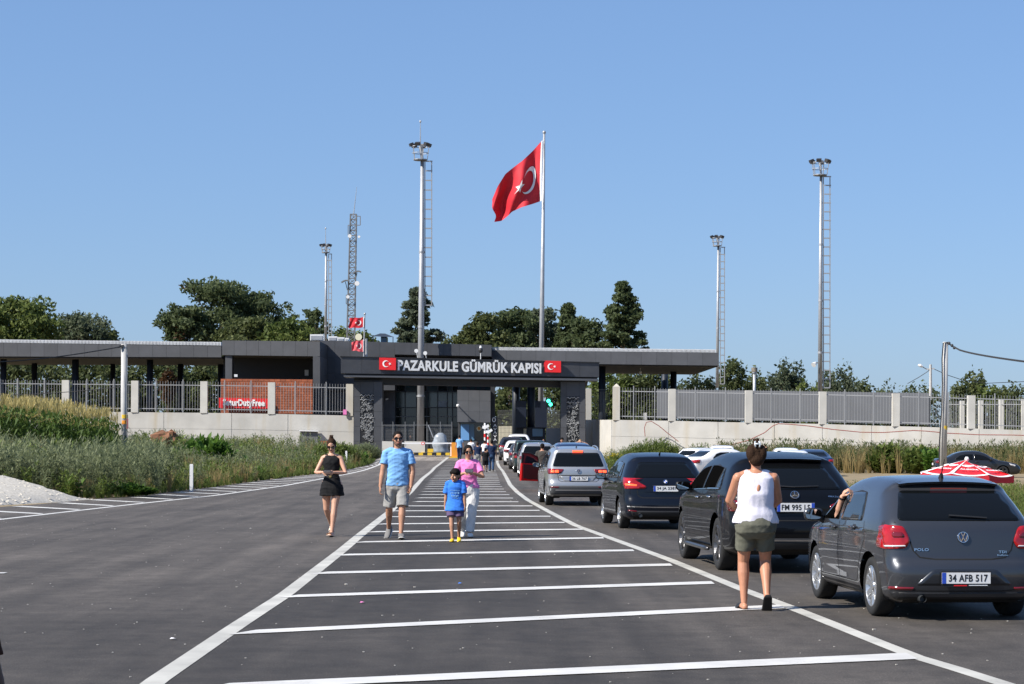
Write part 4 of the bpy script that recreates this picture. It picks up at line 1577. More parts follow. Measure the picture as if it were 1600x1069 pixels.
topc = [(0, 847.5, 219), (.25, 833, 235), (.5, 816, 252), (.75, 790, 272), (.9, 776, 292), (1, 767.3, 312)]
botc = [(0, 846, 314), (.2, 832, 319), (.4, 815, 324), (.6, 799, 331), (.8, 790, 340), (.9, 784, 345.5), (1, 774, 347)]
midc = [(0, 845.5, 268), (.25, 833, 279), (.5, 816, 290), (.75, 793, 307), (.9, 780, 320), (1, 772, 331)]
def ip(c, u):
    us = [k[0] for k in c]
    return float(np.interp(u, us, [k[1] for k in c])), float(np.interp(u, us, [k[2] for k in c]))
def bigflag(u, v):
    a, m_, b = ip(topc, u), ip(midc, u), ip(botc, u)
    w0, w1, w2 = (1 - v) * (1 - 2 * v), 4 * v * (1 - v), v * (2 * v - 1)
    wob = 1.6 * math.sin(9 * v + 8 * u) * u
    return a[0] * w0 + m_[0] * w1 + b[0] * w2 + wob, a[1] * w0 + m_[1] * w1 + b[1] * w2
flag(None, None, bigflag, d - .1, 847, 'large red flag with white crescent and star flying from the tall flagpole', 'red_flag', 1.15, waves=.9)

t = thing('flagpole', 'short flagpole on the gate beam carrying two small red flags', 'flagpole', P(568.6, 558, 159.8))
MB().tube([P(568.4, 558, 159.8), P(570, 491, 159.8)], [.06, .045], 8).build('pole', MAT['galv'], t)
MB().tube([P(572.5, 557, 160.2), P(572.5, 529, 160.2)], .08, 8).build('bracket_tube', MAT['galv'], t)
MB().ell(P(570, 490.5, 159.8), (.09, .09, .09), 8, 6).build('finial', MAT['galv'], t)
def sf1(u, v):
    return 568.2 - 22.5 * u + 1.2 * math.sin(6 * v) * u, 495 + 3.0 * u + v * (16 - .5 * u) + .9 * math.sin(6 * u)
def sf2(u, v):
    return 567.8 - 18.5 * u + 1.5 * v * u * (1 - v), 530.5 + 4.5 * u + v * (19 - 6 * u) + .7 * math.sin(7 * u)
flag(None, None, sf1, 159.7, 568, 'upper small red flag on the short pole above the gate', 'red_flag', 1, 20, 12, .12)
flag(None, None, sf2, 159.7, 568, 'lower faded pinkish small flag on the short pole above the gate', 'red_flag_pale', 1, 20, 12, .12)
a = P(560.3, 526.7, 176)
t = thing('round_dish', 'round cream dish on a stand behind the two small flags', 'dish', P(560.3, 537, 176))
MB().tube([a + Vector((0, .15, 0)), a + Vector((0, .02, 0)), a], [.15, .28, .285], 18).build('disc', MAT['dish'], t)
MB().tube([a + Vector((0, .1, 0)), P(560.3, 537, 176.1)], .04, 6).build('stand', MAT['galv_dull'], t)

# concrete service pole left
d = 92
b = P(194.5, 690, d)
t = thing('utility_pole', 'pale round utility pole with yellow band standing in the left weeds', 'pole', Vector((b.x, d, .4)))
top = P(193.8, 538, d)
MB().tube([Vector((b.x, d, .2)), top], [.155, .125], 14).build('pole', MAT['pole_concrete'], t, smooth=True)
for y in (651, 660):
    a = P(194.6, y, d)
    MB().tube([a - Vector((0, 0, .08)), a + Vector((0, 0, .08))], .152, 14).build('band', MAT['yellow' if y == 651 else 'orange'], t)
a = P(198, 662, d - .05)
MB().obox(a, (.06, 0, 0), (0, .05, 0), (0, 0, .22)).build('tag_plate', MAT['red_flag_pale'], t)
m = MB()
a = P(190, 541, d - .15)
m.obox(a, (.10, 0, .02), (0, .06, 0), (0, 0, .05))
m.tube([P(184, 543, d - .2), P(189, 541.5, d - .15), P(193.5, 539, d)], .035, 5)
m.build('clamp', MAT['lamp_black'], t)
m = MB().tube([P(197.5, 540, d - .13), P(199, 552, d - .13), P(198.4, 600, d - .15), P(198.6, 680, d - .15)], .022, 5)
m.build('down_cable', MAT['galv_dull'], t)
pts = []
for k in range(21):
    u = k / 20
    pts.append(P(189 - 260 * u, 542 + 26 * u + 6 * math.sin(math.pi * u), d - .2 - 8 * u))
tag(MB().tube(pts, .024, 5).build('overhead_wire', MAT['wire'], loc=tuple(pts[0])), 'dark overhead wire running left from the left utility pole', 'wire')
pts = [P(196 - 260 * k / 20, 604 + 13.5 * math.sin(min(1, k / 16) * math.pi / 2), d + 6) for k in range(21)]
tag(MB().tube(pts, .018, 5).build('overhead_wire', MAT['wire'], loc=tuple(pts[0])), 'thin dark wire sagging in front of the left picket fence', 'wire')

# pole right
d = 96
t = thing('utility_pole', 'pale concrete utility pole in front of the right wall', 'pole', Vector((P(1474, 730, d).x, d, 0)))
a, b = P(1473.6, 735, d), P(1477.3, 534.5, d)
MB().tube([a, b], [.165, .125], 14).build('pole', MAT['pole_concrete'], t, smooth=True)
p = P(1475.2, 668.5, d)
MB().tube([p - Vector((0, 0, .09)), p + Vector((0, 0, .09))], .152, 14).build('band', MAT['yellow'], t)
MB().tube([P(1482.5, 535, d - .1), P(1474, 536, d - .17), P(1472, 560, d - .17), P(1472.6, 600, d - .17), P(1471.5, 640, d - .17), P(1468, 690, d - .2), P(1467.5, 722, d - .2)], .03, 5).build('down_cable', MAT['wire'], t)
m = MB()
for (x, y) in ((1483, 536.5), (1487.5, 540), (1491, 543.5)):
    m.ell(P(x, y, d - .12), (.07, .07, .08), 8, 6)
    m.bar(P(1479, 535.5, d - .1), P(x, y, d - .12), .03)
m.build('insulators', MAT['lamp_black'], t)
for k, (dy, lb) in enumerate(((0, 'upper dark wire running right from the right utility pole'), (3.2, 'lower dark wire running right from the right utility pole'))):
    pts = []
    for i in range(19):
        u = i / 18
        pts.append(P(1491 + 150 * u, 542 + dy * .3 + 27 * u ** .62 + dy * u * .2, d - .12 - 6 * u))
    tag(MB().tube(pts, .026, 5).build('overhead_wire', MAT['wire'], loc=tuple(pts[0])), lb, 'wire', 'wires at the right pole')
# distant street lamp
d = 205
t = thing('street_lamp', 'distant street lamp on a concrete pole left of the right utility pole', 'street lamp', P(1454, 625, d))
MB().tube([P(1454, 625, d), P(1454, 569.5, d)], [.16, .12], 8).build('pole', MAT['pole_concrete'], t)
MB().bar(P(1448, 577, d), P(1460, 576, d), .12).build('cross_arm', MAT['pole_concrete'], t)
MB().tube([P(1452, 578, d), P(1446, 576, d), P(1440.5, 572.5, d)], .05, 5).build('arm', MAT['galv_dull'], t)
MB().tube([P(1441.5, 573, d), P(1438, 571.2, d), P(1434.5, 570.3, d)], [.10, .16, .08], 8).build('lamp_head', MAT['white_paint'], t)
for (pts, lb) in (([(1452, 579), (1435, 590), (1418, 599.5)], 'thin wire running down left from the distant street lamp'),
                  ([(1459, 576.5), (1480, 586), (1504, 594), (1540, 599), (1610, 596)], 'thin wire running right from the distant street lamp')):
    q_ = [P(x, y, d) for x, y in pts]
    tag(MB().tube(q_, .03, 4).build('overhead_wire', MAT['wire'], loc=tuple(q_[0])), lb, 'wire')
# post with ring head behind the right fence
d = 163
t = thing('vent_post', 'grey post with rusty ring head behind the right fence', 'post', P(1178.8, 655, d))
MB().tube([P(1178.5, 655, d), P(1178.8, 581, d)], .12, 10).build('post', MAT['galv'], t, smooth=True)
MB().tube([P(1178.8, 581, d), P(1178.8, 574.5, d)], .235, 14).build('ring_head', MAT['trunk_pale'], t)
MB().tube([P(1178.8, 583.5, d), P(1178.8, 581, d)], .19, 14).build('collar', MAT['galv'], t)
for (x, y, d, lb) in ((1274.5, 568, 171.5, 'white floodlamp bracketed to the right mast'),):
    t = thing('bracket_lamp', lb, 'lamp', P(x, y, d))
    MB().tube([P(1278, 567, d), P(1274, 567, d)], .05, 6).build('bracket', MAT['galv_dull'], t)
    c = P(1273, 568.5, d)
    MB().tube([c + Vector((.1, .1, .1)), c, c + Vector((-.12, -.12, -.1))], [.08, .17, .22], 10).build('shade', MAT['white_paint'], t)
# ------------------------------------------------------------------ trees and plants
def leaf_quads(C, size, rng, flat=.25, asp=.55):
    """one small bent-looking quad per centre, random orientation"""
    n = len(C)
    a = rng.normal(size=(n, 3))
    a /= np.linalg.norm(a, axis=1)[:, None]
    b = rng.normal(size=(n, 3))
    b -= (b * a).sum(1)[:, None] * a
    b /= np.linalg.norm(b, axis=1)[:, None]
    s = size * rng.uniform(.6, 1.35, size=(n, 1))
    a = a * s
    b = b * s * asp
    V = np.stack([C - a, C + b * .9, C + a, C - b * .9], 1).reshape(-1, 3)
    Fq = np.arange(4 * n).reshape(n, 4)
    return V, Fq

def crown_points(kind, H, Wd, n, rng, low):
    """points of foliage in a unit-less crown: z from low*H to H, radius Wd"""
    pts = []
    if kind == 'round':
        k = 80
        cs = []
        while len(cs) < k:
            p = rng.normal(size=3)
            cs.append(p / np.linalg.norm(p) * rng.uniform(.35, .90) ** .6)
        cs = np.array(cs)
        rad = rng.uniform(.12, .26, k)
    elif kind == 'pine':
        k = 100
        cs, rad = [], []
        for i in range(k):
            z = rng.uniform(-.95, .95)
            env = (1 - max(0, z) ** 2.2) ** .5 * (.72 + .28 * min(1, (z + 1)))
            a = rng.uniform(0, 2 * math.pi)
            r = env * rng.uniform(.25, .95)
            cs.append((r * math.cos(a), r * math.sin(a), z))
            rad.append(rng.uniform(.10, .22))
        cs, rad = np.array(cs), np.array(rad)
    else:  # conical, tiers of boughs
        cs, rad = [], []
        for i in range(150):
            z = -1 + 2 * rng.uniform(0, 1) ** 1.25
            env = .07 + .98 * (1 - (z + 1) / 2) ** .72
            env *= rng.uniform(.55, 1.12)
            a = rng.uniform(0, 2 * math.pi)
            r = env * rng.uniform(.35, .95)
            cs.append((r * math.cos(a), r * math.sin(a), z - .10 * r))
            rad.append(rng.uniform(.09, .16))
        for i in range(8):
            cs.append((0, 0, .65 + .045 * i)); rad.append(.06)
        cs, rad = np.array(cs), np.array(rad)
    w = rad ** 2
    w /= w.sum()
    idx = rng.choice(len(cs), size=n, p=w)
    g = rng.normal(size=(n, 3))
    g /= np.linalg.norm(g, axis=1)[:, None]
    rr = rng.uniform(.2, 1.6, (n, 1)) ** .75
    if kind == 'cone':
        g[:, 2] *= .45
    elif kind == 'pine':
        g[:, 2] *= .85
    p = cs[idx] + g * rr * rad[idx][:, None]
    zc, hz_ = H * (1 + low) / 2, H * (1 - low) / 2
    out = np.stack([p[:, 0] * Wd, p[:, 1] * Wd, zc + p[:, 2] * hz_], 1)
    cc = np.stack([cs[:, 0] * Wd, cs[:, 1] * Wd, zc + cs[:, 2] * hz_], 1)
    return out, cc

tree_no = [0]
def tree(label, x, ytop, hw, d, kind='round', m='leaf_green', n=5000, low=.12, size=.30, zb=0.0, group='trees behind the border post', name='tree', bark='bark', patch=None):
    tree_no[0] += 1
    rng = np.random.default_rng(100 + tree_no[0])
    base = P(x, 684, d)
    base = Vector((base.x, d, zb))
    H = P(x, ytop, d).z - zb
    Wd = hw * d / F * (1.16 if kind == 'cone' else 1.2)
    n = int(n * 1.45)
    size *= .9
    t = thing(name, label, 'tree', base, group=group)
    if low > .06:
        low = max(.1, min(.6, (P(x, 566 if x < 1060 else 628, d).z - zb) / H))
    pts, cc = crown_points(kind, H, Wd * 1.05, n, rng, low)
    V, Fq = leaf_quads(pts, size, rng)
    np_obj('crown', V, Fq, MAT[m], t)
    if patch:
        sel = pts[rng.choice(n, size=n // 9)]
        ctr = np.array([patch[0] * Wd, patch[1] * Wd, patch[2] * H])
        dd = np.linalg.norm((sel - ctr) / np.array([Wd, Wd, H * .5]), axis=1)
        sel = sel[dd < .42]
        if len(sel):
            sel = np.concatenate([sel + rng.normal(scale=.12, size=sel.shape) for _ in range(4)])
            V, Fq = leaf_quads(sel, size, rng)
            np_obj('dry_foliage', V, Fq, MAT['leaf_pine_brown'], t)
    mb = MB()
    r0 = max(.12, H * .017)
    tp = .93 if kind == 'cone' else .72
    mb.tube([(0, 0, -.3), (rng.normal() * .1, 0, H * .3), (rng.normal() * .25, rng.normal() * .2, H * .55), (0, 0, H * tp)], [r0, r0 * .8, r0 * .5, r0 * .12], 8)
    tk = mb.build('trunk', MAT[bark], t, world=False, smooth=True)
    for i in rng.choice(len(cc), size=min(12, len(cc)), replace=False):
        c = cc[i]
        z0 = max(H * .15, min(c[2] * .75, H * .6))
        MB().tube([(0, 0, z0), (c[0] * .5, c[1] * .5, (z0 + c[2]) / 2 + .2), tuple(c)], [r0 * .38, r0 * .24, r0 * .06], 5).build('limb', MAT[bark], tk, world=False)
    return t

# left
tree('broad yellow-green tree above the left end of the left canopy', 18, 461, 64, 225, 'round', 'leaf_green', 8500, .10, .30)
tree('dark leafy tree at the left edge behind the canopy', -45, 470, 50, 240, 'round', 'leaf_dark', 4500, .10, .32)
tree('loose grey-green tree beside the broad left tree', 128, 488, 42, 235, 'round', 'leaf_grey', 4600, .15, .27)
tree('small pale tree top peeping over the left canopy', 178, 517, 16, 235, 'round', 'leaf_olive', 1300, .3, .24)
for (x, yt, w, lb) in ((60, 545, 60, 'dark understory tree behind the left canopy, first from the left edge'), (165, 548, 55, 'dark understory tree behind the left canopy near the utility pole'),
                       (262, 550, 50, 'dark understory tree behind the left canopy right of the utility pole'), (330, 552, 45, 'dark understory tree behind the left canopy next to the office block')):
    tree(lb, x, yt, w, 212, 'round', 'leaf_dark', 4200, .05, .30)
tree('small russet tree seen under the left canopy above the fence', 263, 578, 12, 205, 'round', 'leaf_pine_brown', 700, .3, .22)
tree('tallest dark spreading pine behind the office block', 343, 440, 74, 250, 'pine', 'leaf_pine', 9500, .18, .30, patch=(-.75, -.5, .80))
tree('lower dark pine on the left flank of the tallest pine', 287, 478, 40, 245, 'pine', 'leaf_pine', 4600, .18, .30, patch=(0, -.4, .72))
tree('dark pine on the right flank of the tallest pine', 406, 459, 46, 252, 'pine', 'leaf_pine', 5200, .18, .30)
tree('olive pine in front of the tall dark pines', 385, 498, 48, 238, 'pine', 'leaf_olive', 4600, .2, .28)
tree('bright yellow-green tree above the office block roof', 452, 500, 40, 236, 'round', 'leaf_green', 4200, .2, .28)
tree('dark pine left of the small floodlight mast', 487, 485, 22, 255, 'pine', 'leaf_pine', 2600, .2, .28)
tree('green tree behind the lattice tower foot', 548, 512, 34, 262, 'round', 'leaf_green', 3200, .2, .28)
# middle
tree('conical spruce behind the tallest floodlight mast', 650, 452, 42, 232, 'cone', 'leaf_spruce', 8500, .16, .27)
tree('low yellowish tree right of the conical spruce', 714, 526, 28, 240, 'round', 'leaf_olive', 2000, .3, .26)
tree('round pine at the left end of the middle tree group', 758, 494, 34, 240, 'pine', 'leaf_olive', 4600, .12, .28)
tree('tall pine top left of the flagpole', 800, 485, 36, 246, 'pine', 'leaf_pine', 5200, .12, .28)
tree('pine directly behind the flagpole', 842, 486, 34, 250, 'pine', 'leaf_spruce', 4800, .12, .28)
tree('dark pointed pine right of the flagpole', 887, 474, 32, 244, 'cone', 'leaf_pine', 6500, .12, .28)
tree('low dark pine between flagpole group and tall spruce', 914, 500, 34, 240, 'pine', 'leaf_pine', 4200, .12, .28)
tree('tall dark spruce standing alone above the right canopy', 972, 444, 42, 238, 'cone', 'leaf_pine', 10500, .14, .28)
for (x, yt, w, m, lb) in ((795, 560, 34, 'leaf_olive', 'leafy tree seen through the gate opening left of the flagpole'), (858, 560, 34, 'leaf_olive', 'leafy tree seen through the gate opening right of the flagpole'),
                          (955, 566, 32, 'leaf_green', 'yellow-green tree under the right canopy beside its column'), (1005, 572, 30, 'leaf_dark', 'dark tree under the middle of the right canopy'),
                          (1030, 580, 26, 'leaf_olive', 'olive tree behind the first bay of the right fence'), (985, 590, 30, 'leaf_olive', 'low bushy tree behind the first right fence posts')):
    tree(lb, x, yt, w, 214, 'round', m, 3600, .03, .27)
# right
for (x, yt, w, m, kd, d, n, lb) in ((1090, 578, 32, 'leaf_dark', 'round', 245, 3000, 'dark tree under the outer end of the right canopy'),
                              (1146, 567, 26, 'leaf_dark', 'pine', 250, 3200, 'dark tree just right of the shorter floodlight mast'),
                              (1182, 584, 22, 'leaf_olive', 'round', 255, 2200, 'low olive tree behind the vent post'),
                              (1226, 567, 34, 'leaf_grey', 'round', 258, 4200, 'rounded grey-green tree right of the vent post'),
                              (1263, 590, 24, 'leaf_green', 'round', 250, 1800, 'low green tree left of the tall right mast'),
                              (1310, 570, 30, 'leaf_grey', 'round', 255, 3600, 'grey-green tree right of the tall right mast'),
                              (1350, 590, 26, 'leaf_dark', 'round', 265, 2000, 'low dark tree second right of the tall right mast'),
                              (1388, 598, 28, 'leaf_grey', 'round', 275, 1700, 'low grey tree above the right hoarding'),
                              (1420, 598, 24, 'leaf_dark', 'round', 275, 1700, 'low dark tree left of the distant street lamp'),
                              (1447, 600, 22, 'leaf_dark', 'round', 275, 1500, 'low dark tree behind the distant street lamp'),
                              (1499, 592, 18, 'leaf_dark', 'round', 235, 1700, 'small dark tree right of the right utility pole'),
                              (1523, 574, 20, 'leaf_olive', 'round', 240, 1500, 'sparse tall tree near the right edge'),
                              (1545, 597, 26, 'leaf_green', 'round', 238, 1900, 'low green tree near the right edge'),
                              (1594, 590, 22, 'leaf_dark', 'round', 235, 2000, 'dark tree cut by the right picture edge'),
                              (1570, 606, 26, 'leaf_olive', 'round', 236, 1500, 'low olive bushy tree behind the far right fence')):
    tree(lb, x, yt, w, d, kd, m, n, .05, .27)

# ---- plant templates (z up, unit metres)
def tmpl_wisp(rng, h, nst=5, spread=.28, nl=12, lw=.012, ll=.10):
    """branching weed: thin stems with small leaves"""
    V, Fc = [], []
    def tri(a, b, c, d_):
        k = len(V)
        V.extend([a, b, c, d_])
        Fc.append((k, k + 1, k + 2, k + 3))
    for s in range(nst):
        a = rng.uniform(0, 6.283)
        r = spread * rng.uniform(.3, 1)
        hh = h * rng.uniform(.6, 1)
        tip = np.array([math.cos(a) * r, math.sin(a) * r, hh])
        base = np.array([math.cos(a) * r * .12, math.sin(a) * r * .12, 0])
        sd_ = np.array([-math.sin(a), math.cos(a), 0]) * .006
        tri(base - sd_, base + sd_, tip + sd_ * .3, tip - sd_ * .3)
        for l in range(nl):
            u = rng.uniform(.18, 1.0)
            p = base + (tip - base) * u
            b = rng.uniform(0, 6.283)
            el = rng.uniform(.1, 1.1)
            L = ll * rng.uniform(.6, 1.4)
            dr = np.array([math.cos(b) * math.cos(el), math.sin(b) * math.cos(el), math.sin(el)]) * L
            sd2 = np.array([-math.sin(b), math.cos(b), rng.uniform(-.5, .5)]) * lw
            tri(p, p + dr * .5 + sd2, p + dr, p + dr * .5 - sd2)
    return np.array(V), np.array(Fc)

def tmpl_grass(rng, h, nb=14, spread=.14, w=.008):
    V, Fc = [], []
    for s in range(nb):
        a = rng.uniform(0, 6.283)
        r = spread * rng.uniform(.2, 1)
        hh = h * rng.uniform(.55, 1)
        b0 = np.array([math.cos(a) * r * .25, math.sin(a) * r * .25, 0])
        m_ = np.array([math.cos(a) * r * .55, math.sin(a) * r * .55, hh * .6])
        tp = np.array([math.cos(a) * r * 1.3, math.sin(a) * r * 1.3, hh])
        c = rng.uniform(0, 3.14)
        sd_ = np.array([math.cos(c), math.sin(c), 0]) * w
        k = len(V)
        V.extend([b0 - sd_, b0 + sd_, m_ + sd_ * .8, m_ - sd_ * .8, tp, tp + sd_ * .1])
        Fc.append((k, k + 1, k + 2, k + 3))
        Fc.append((k + 3, k + 2, k + 5, k + 4))
    return np.array(V), np.array(Fc)

def tmpl_corn(rng, h):
    """returns leaf part and tassel part"""
    V, Fc = [], []
    def q(a, b, c, d_):
        k = len(V)
        V.extend([a, b, c, d_])
        Fc.append((k, k + 1, k + 2, k + 3))
    for a in (0, 1.57):
        sd_ = np.array([math.cos(a), math.sin(a), 0]) * .016
        q(-sd_, sd_, np.array([0, 0, h]) + sd_ * .4, np.array([0, 0, h]) - sd_ * .4)
    for i in range(9):
        z = h * (.18 + .085 * i)
        a = (i % 2) * math.pi + rng.uniform(-.6, .6) + .4
        L = rng.uniform(.55, .85)
        dr = np.array([math.cos(a), math.sin(a), 0])
        sd_ = np.array([-math.sin(a), math.cos(a), 0])
        pts = [np.array([0, 0, z]), np.array([0, 0, z + .22]) + dr * L * .35, np.array([0, 0, z + .20]) + dr * L * .7, np.array([0, 0, z - .10]) + dr * L]
        ws = [.02, .042, .035, .004]
        for k in range(3):
            q(pts[k] - sd_ * ws[k], pts[k] + sd_ * ws[k], pts[k + 1] + sd_ * ws[k + 1], pts[k + 1] - sd_ * ws[k + 1])
    lv, lf = np.array(V), np.array(Fc)
    V, Fc = [], []
    for i in range(9):
        a = rng.uniform(0, 6.28)
        o = rng.uniform(.02, .20)
        sd_ = np.array([-math.sin(a), math.cos(a), 0]) * .012
        b0 = np.array([0, 0, h - .05])
        tp = np.array([math.cos(a) * o, math.sin(a) * o, h + rng.uniform(.18, .36)])
        q(b0 - sd_ * .5, b0 + sd_ * .5, tp + sd_, tp - sd_)
    for i in range(3):
        a = rng.uniform(0, 6.28)
        sd_ = np.array([-math.sin(a), math.cos(a), 0]) * .02
        b0 = np.array([0, 0, h * .82])
        tp = b0 + np.array([math.cos(a) * .3, math.sin(a) * .3, .12])
        q(b0 - sd_, b0 + sd_, tp + sd_ * .4, tp - sd_ * .4)
    return lv, lf, np.array(V), np.array(Fc)

def scatter(name, tmpls, spots, m, label, cat, parent=None, smin=.6, smax=1.5):
    """spots (n,3) or (n,4) with scale; bakes template copies into one mesh"""
    rng = RNG
    Vs, Fs, b = [], [], 0
    for s in spots:
        tv, tf = tmpls[rng.integers(len(tmpls))]
        a = rng.uniform(0, 6.283)
        k = (s[3] if len(s) > 3 else 1.0) * rng.uniform(smin, smax)
        c, si = math.cos(a) * k, math.sin(a) * k
        x = tv[:, 0] * c - tv[:, 1] * si + s[0]
        y = tv[:, 0] * si + tv[:, 1] * c + s[1]
        z = tv[:, 2] * k + s[2]
        Vs.append(np.stack([x, y, z], 1))
        Fs.append(tf + b)
        b += len(tv)
    o = np_obj(name, np.concatenate(Vs), np.concatenate(Fs), MAT[m], parent)
    if label:
        tag(o, label, cat, kind='stuff')
    return o

rg = np.random.default_rng(11)
T_grey = [tmpl_wisp(rg, 1.0, 7, .40, 18, .017, .15) for _ in range(5)]
T_green = [tmpl_wisp(rg, .9, 6, .38, 17, .024, .16) for _ in range(5)]
T_broad = [tmpl_wisp(rg, .7, 6, .38, 13, .065, .20) for _ in range(4)]
T_dry = [tmpl_grass(rg, .8, 16, .2) for _ in range(4)]
T_grass = [tmpl_grass(rg, .45, 18, .18) for _ in range(4)]

def left_spots(n, dmin, dmax, off0, off1, pw=1.0, seed=1, keep=None):
    r = np.random.default_rng(seed)
    out = []
    while len(out) < n:
        d_ = dmin + (dmax - dmin) * r.uniform() ** 1.3
        o = off0 + (off1 - off0) * r.uniform() ** pw
        x = xle(d_) - o
        if keep is not None and not keep(x, d_, o, r):
            continue
        out.append((x, d_, terrain(x, d_), .62 + .5 * max(0, .5 + .3 * math.sin(x * .75 + 1) + .35 * math.sin(d_ * .42 + x * .3)) * min(1, .35 + o / 5)))
    return out
def noheap(x, d_, o, r):
    return not (d_ < 62.5 and o < 7.5)
def patchy(f, ph, th):
    return lambda x, d_, o, r: noheap(x, d_, o, r) and (math.sin(x * f + ph) + math.sin(d_ * f * .8 + ph * 2) + r.uniform(-.9, .9) > th)
scatter('grey_weeds', T_grey, left_spots(2000, 58, 152, .3, 16, 1.0, 1, patchy(.9, .3, -.1)), 'weed_grey', 'grey-green feathery weeds covering the left roadside bank', 'weeds')
scatter('green_weeds', T_green, left_spots(1900, 58, 152, .2, 16, 1.0, 2, patchy(.7, 2.3, .0)), 'weed_green', 'green weeds among the grey ones on the left bank', 'weeds')
scatter('dry_grass', T_dry, left_spots(1500, 60, 150, .2, 15, 1.0, 3, patchy(.8, 4.3, .7)), 'weed_dry', 'straw-coloured dry grass tufts among the left weeds', 'grass', smin=.8, smax=1.7)
scatter('leafy_weeds', T_broad, left_spots(170, 60, 140, .2, 13, 1.0, 9, patchy(.6, 1.1, .6)), 'weed_bright', 'bright broad-leaved weeds dotted over the left bank', 'weeds')
scatter('verge_grass', T_grass, left_spots(1500, 56, 152, .0, 2.2, 1.0, 4, noheap), 'weed_green', 'short green grass along the left asphalt edge', 'grass')
# weeds behind the gravel heap at the very left
sp = []
r_ = np.random.default_rng(21)
for _ in range(520):
    d_ = r_.uniform(63, 82)
    x = P(r_.uniform(-60, 260), 700, d_).x
    sp.append((x, d_, max(terrain(x, d_), .35), 1.0))
scatter('bank_weeds', T_grey, sp, 'weed_grey', 'feathery weeds between the gravel heap and the corn', 'weeds')

# maize field
cn = [tmpl_corn(rg, 2.25) for _ in range(6)]
sp = []
r_ = np.random.default_rng(5)
for row in range(13):
    d_ = 84 + row * .85
    x0 = P(186 - row * 2.0, 684, d_).x
    k = 0
    while k < 62:
        x = x0 - .24 * k - r_.uniform(0, .1)
        sp.append((x, d_ + r_.uniform(-.15, .15), max(terrain(x, d_), .5) + .02, 1.0 - .10 * max(0, 1 - k / 8)))
        k += 1
st = np.random.get_state()
cf = None
Vs, Fs, b, Vt, Ft, bt = [], [], 0, [], [], 0
for s in sp:
    lv, lf, tv, tf = cn[RNG.integers(len(cn))]
    a = RNG.uniform(0, 6.28)
    k = s[3] * RNG.uniform(.92, 1.08)
    M2 = np.array([[math.cos(a) * k, math.sin(a) * k, 0], [-math.sin(a) * k, math.cos(a) * k, 0], [0, 0, k]])
    Vs.append(lv @ M2 + np.array(s[:3])); Fs.append(lf + b); b += len(lv)
    Vt.append(tv @ M2 + np.array(s[:3])); Ft.append(tf + bt); bt += len(tv)
field = tag(np_obj('maize_field', np.concatenate(Vs), np.concatenate(Fs), MAT['corn_leaf']), 'dense green maize field at the left edge in front of the fence', 'maize', kind='stuff')
tag(np_obj('tassels', np.concatenate(Vt), np.concatenate(Ft), MAT['corn_tassel'], field), kind='stuff')

# single shrubs
def shrub(label, x, ytop, hw, d, tm, m, n, zb=None, rz=.8, cat='shrub', group=None, flowers=None, seed=0, depth=.7, h0=.0):
    """a bush made of many leafy shoots leaning outwards"""
    rng = np.random.default_rng(500 + seed)
    base = P(x, 684, d)
    zb = terrain(base.x, d) if zb is None else zb
    H = P(x, ytop, d).z - zb
    Wd = hw * d / F
    t = thing('shrub', label, cat, (base.x, d, zb), group=group)
    Vs, Fs, b = [], [], 0
    for i in range(n):
        tv, tf = tm[rng.integers(len(tm))]
        a = rng.uniform(0, 6.28)
        r = math.sqrt(rng.uniform(0, 1))
        cx, cy = math.cos(a) * r * Wd * .75, math.sin(a) * r * Wd * depth * .75
        hh = H * math.sqrt(max(.12, 1 - r * r * .85)) * rng.uniform(.6, 1.02)
        th = tv[:, 2].max()
        k = hh / th
        kk = max(.6, min(1.5, k))
        ca, sa = math.cos(a * 3), math.sin(a * 3)
        X = (tv[:, 0] * ca - tv[:, 1] * sa) * kk + cx + tv[:, 2] / th * math.cos(a) * r * Wd * .3
        Y = (tv[:, 0] * sa + tv[:, 1] * ca) * kk + cy + tv[:, 2] / th * math.sin(a) * r * Wd * .3 * depth
        Vs.append(np.stack([X, Y, tv[:, 2] * k], 1)); Fs.append(tf + b); b += len(tv)
    np_obj('foliage', np.concatenate(Vs), np.concatenate(Fs), MAT[m], t)
    mb = MB()
    for i in range(6):
        a = i * 1.05
        mb.tube([(math.cos(a) * .05, math.sin(a) * .05, -.05), (math.cos(a) * Wd * .35, math.sin(a) * Wd * .3, H * .5)], [.02, .008], 5)
    mb.build('stems', MAT['bark'], t, world=False)
    if flowers:
        c = np.stack([rng.normal(scale=Wd * .4, size=flowers), rng.normal(scale=Wd * .3, size=flowers), H * rng.uniform(.3, 1.0, flowers)], 1)
        V, Fq = leaf_quads(c, .06, rng)
        np_obj('blossom', V, Fq, MAT['flower_yellow'], t)
    return t
shrub('bright green broad-leaved bush in front of the left wall', 322, 672, 40, 100, T_broad, 'weed_bright', 170, seed=1)
shrub('low bright leafy plant at the left road edge near the gravel heap', 205, 750, 36, 64, T_broad, 'weed_bright', 70, seed=2, zb=.05)
shrub('tall grey-green bush below the left utility pole', 205, 678, 34, 86, T_grey, 'weed_grey', 90, seed=3)
shrub('grey-green bush beside the left gate pillar', 572, 689, 26, 138, T_grey, 'weed_grey', 130, seed=4, zb=.4)
shrub('green bush right behind the woman in black', 520, 686, 38, 128, T_green, 'weed_green', 150, seed=5, zb=.3)
shrub('big feathery olive bush against the right wall corner', 1022, 681, 52, 140, T_grey, 'weed_green', 330, seed=6, zb=.1)
shrub('smaller olive bush right of the big feathery one', 1093, 688, 24, 142, T_grey, 'weed_green', 130, seed=7, zb=.05)
shrub('green bush with yellow blossom at the end of the right lane', 960, 708, 12, 128, T_green, 'weed_green', 60, seed=8, zb=.1, flowers=160)
shrub('tall dark green weed bush left of the right utility pole', 1385, 685, 24, 118, T_broad, 'weed_green', 120, seed=9, zb=0)
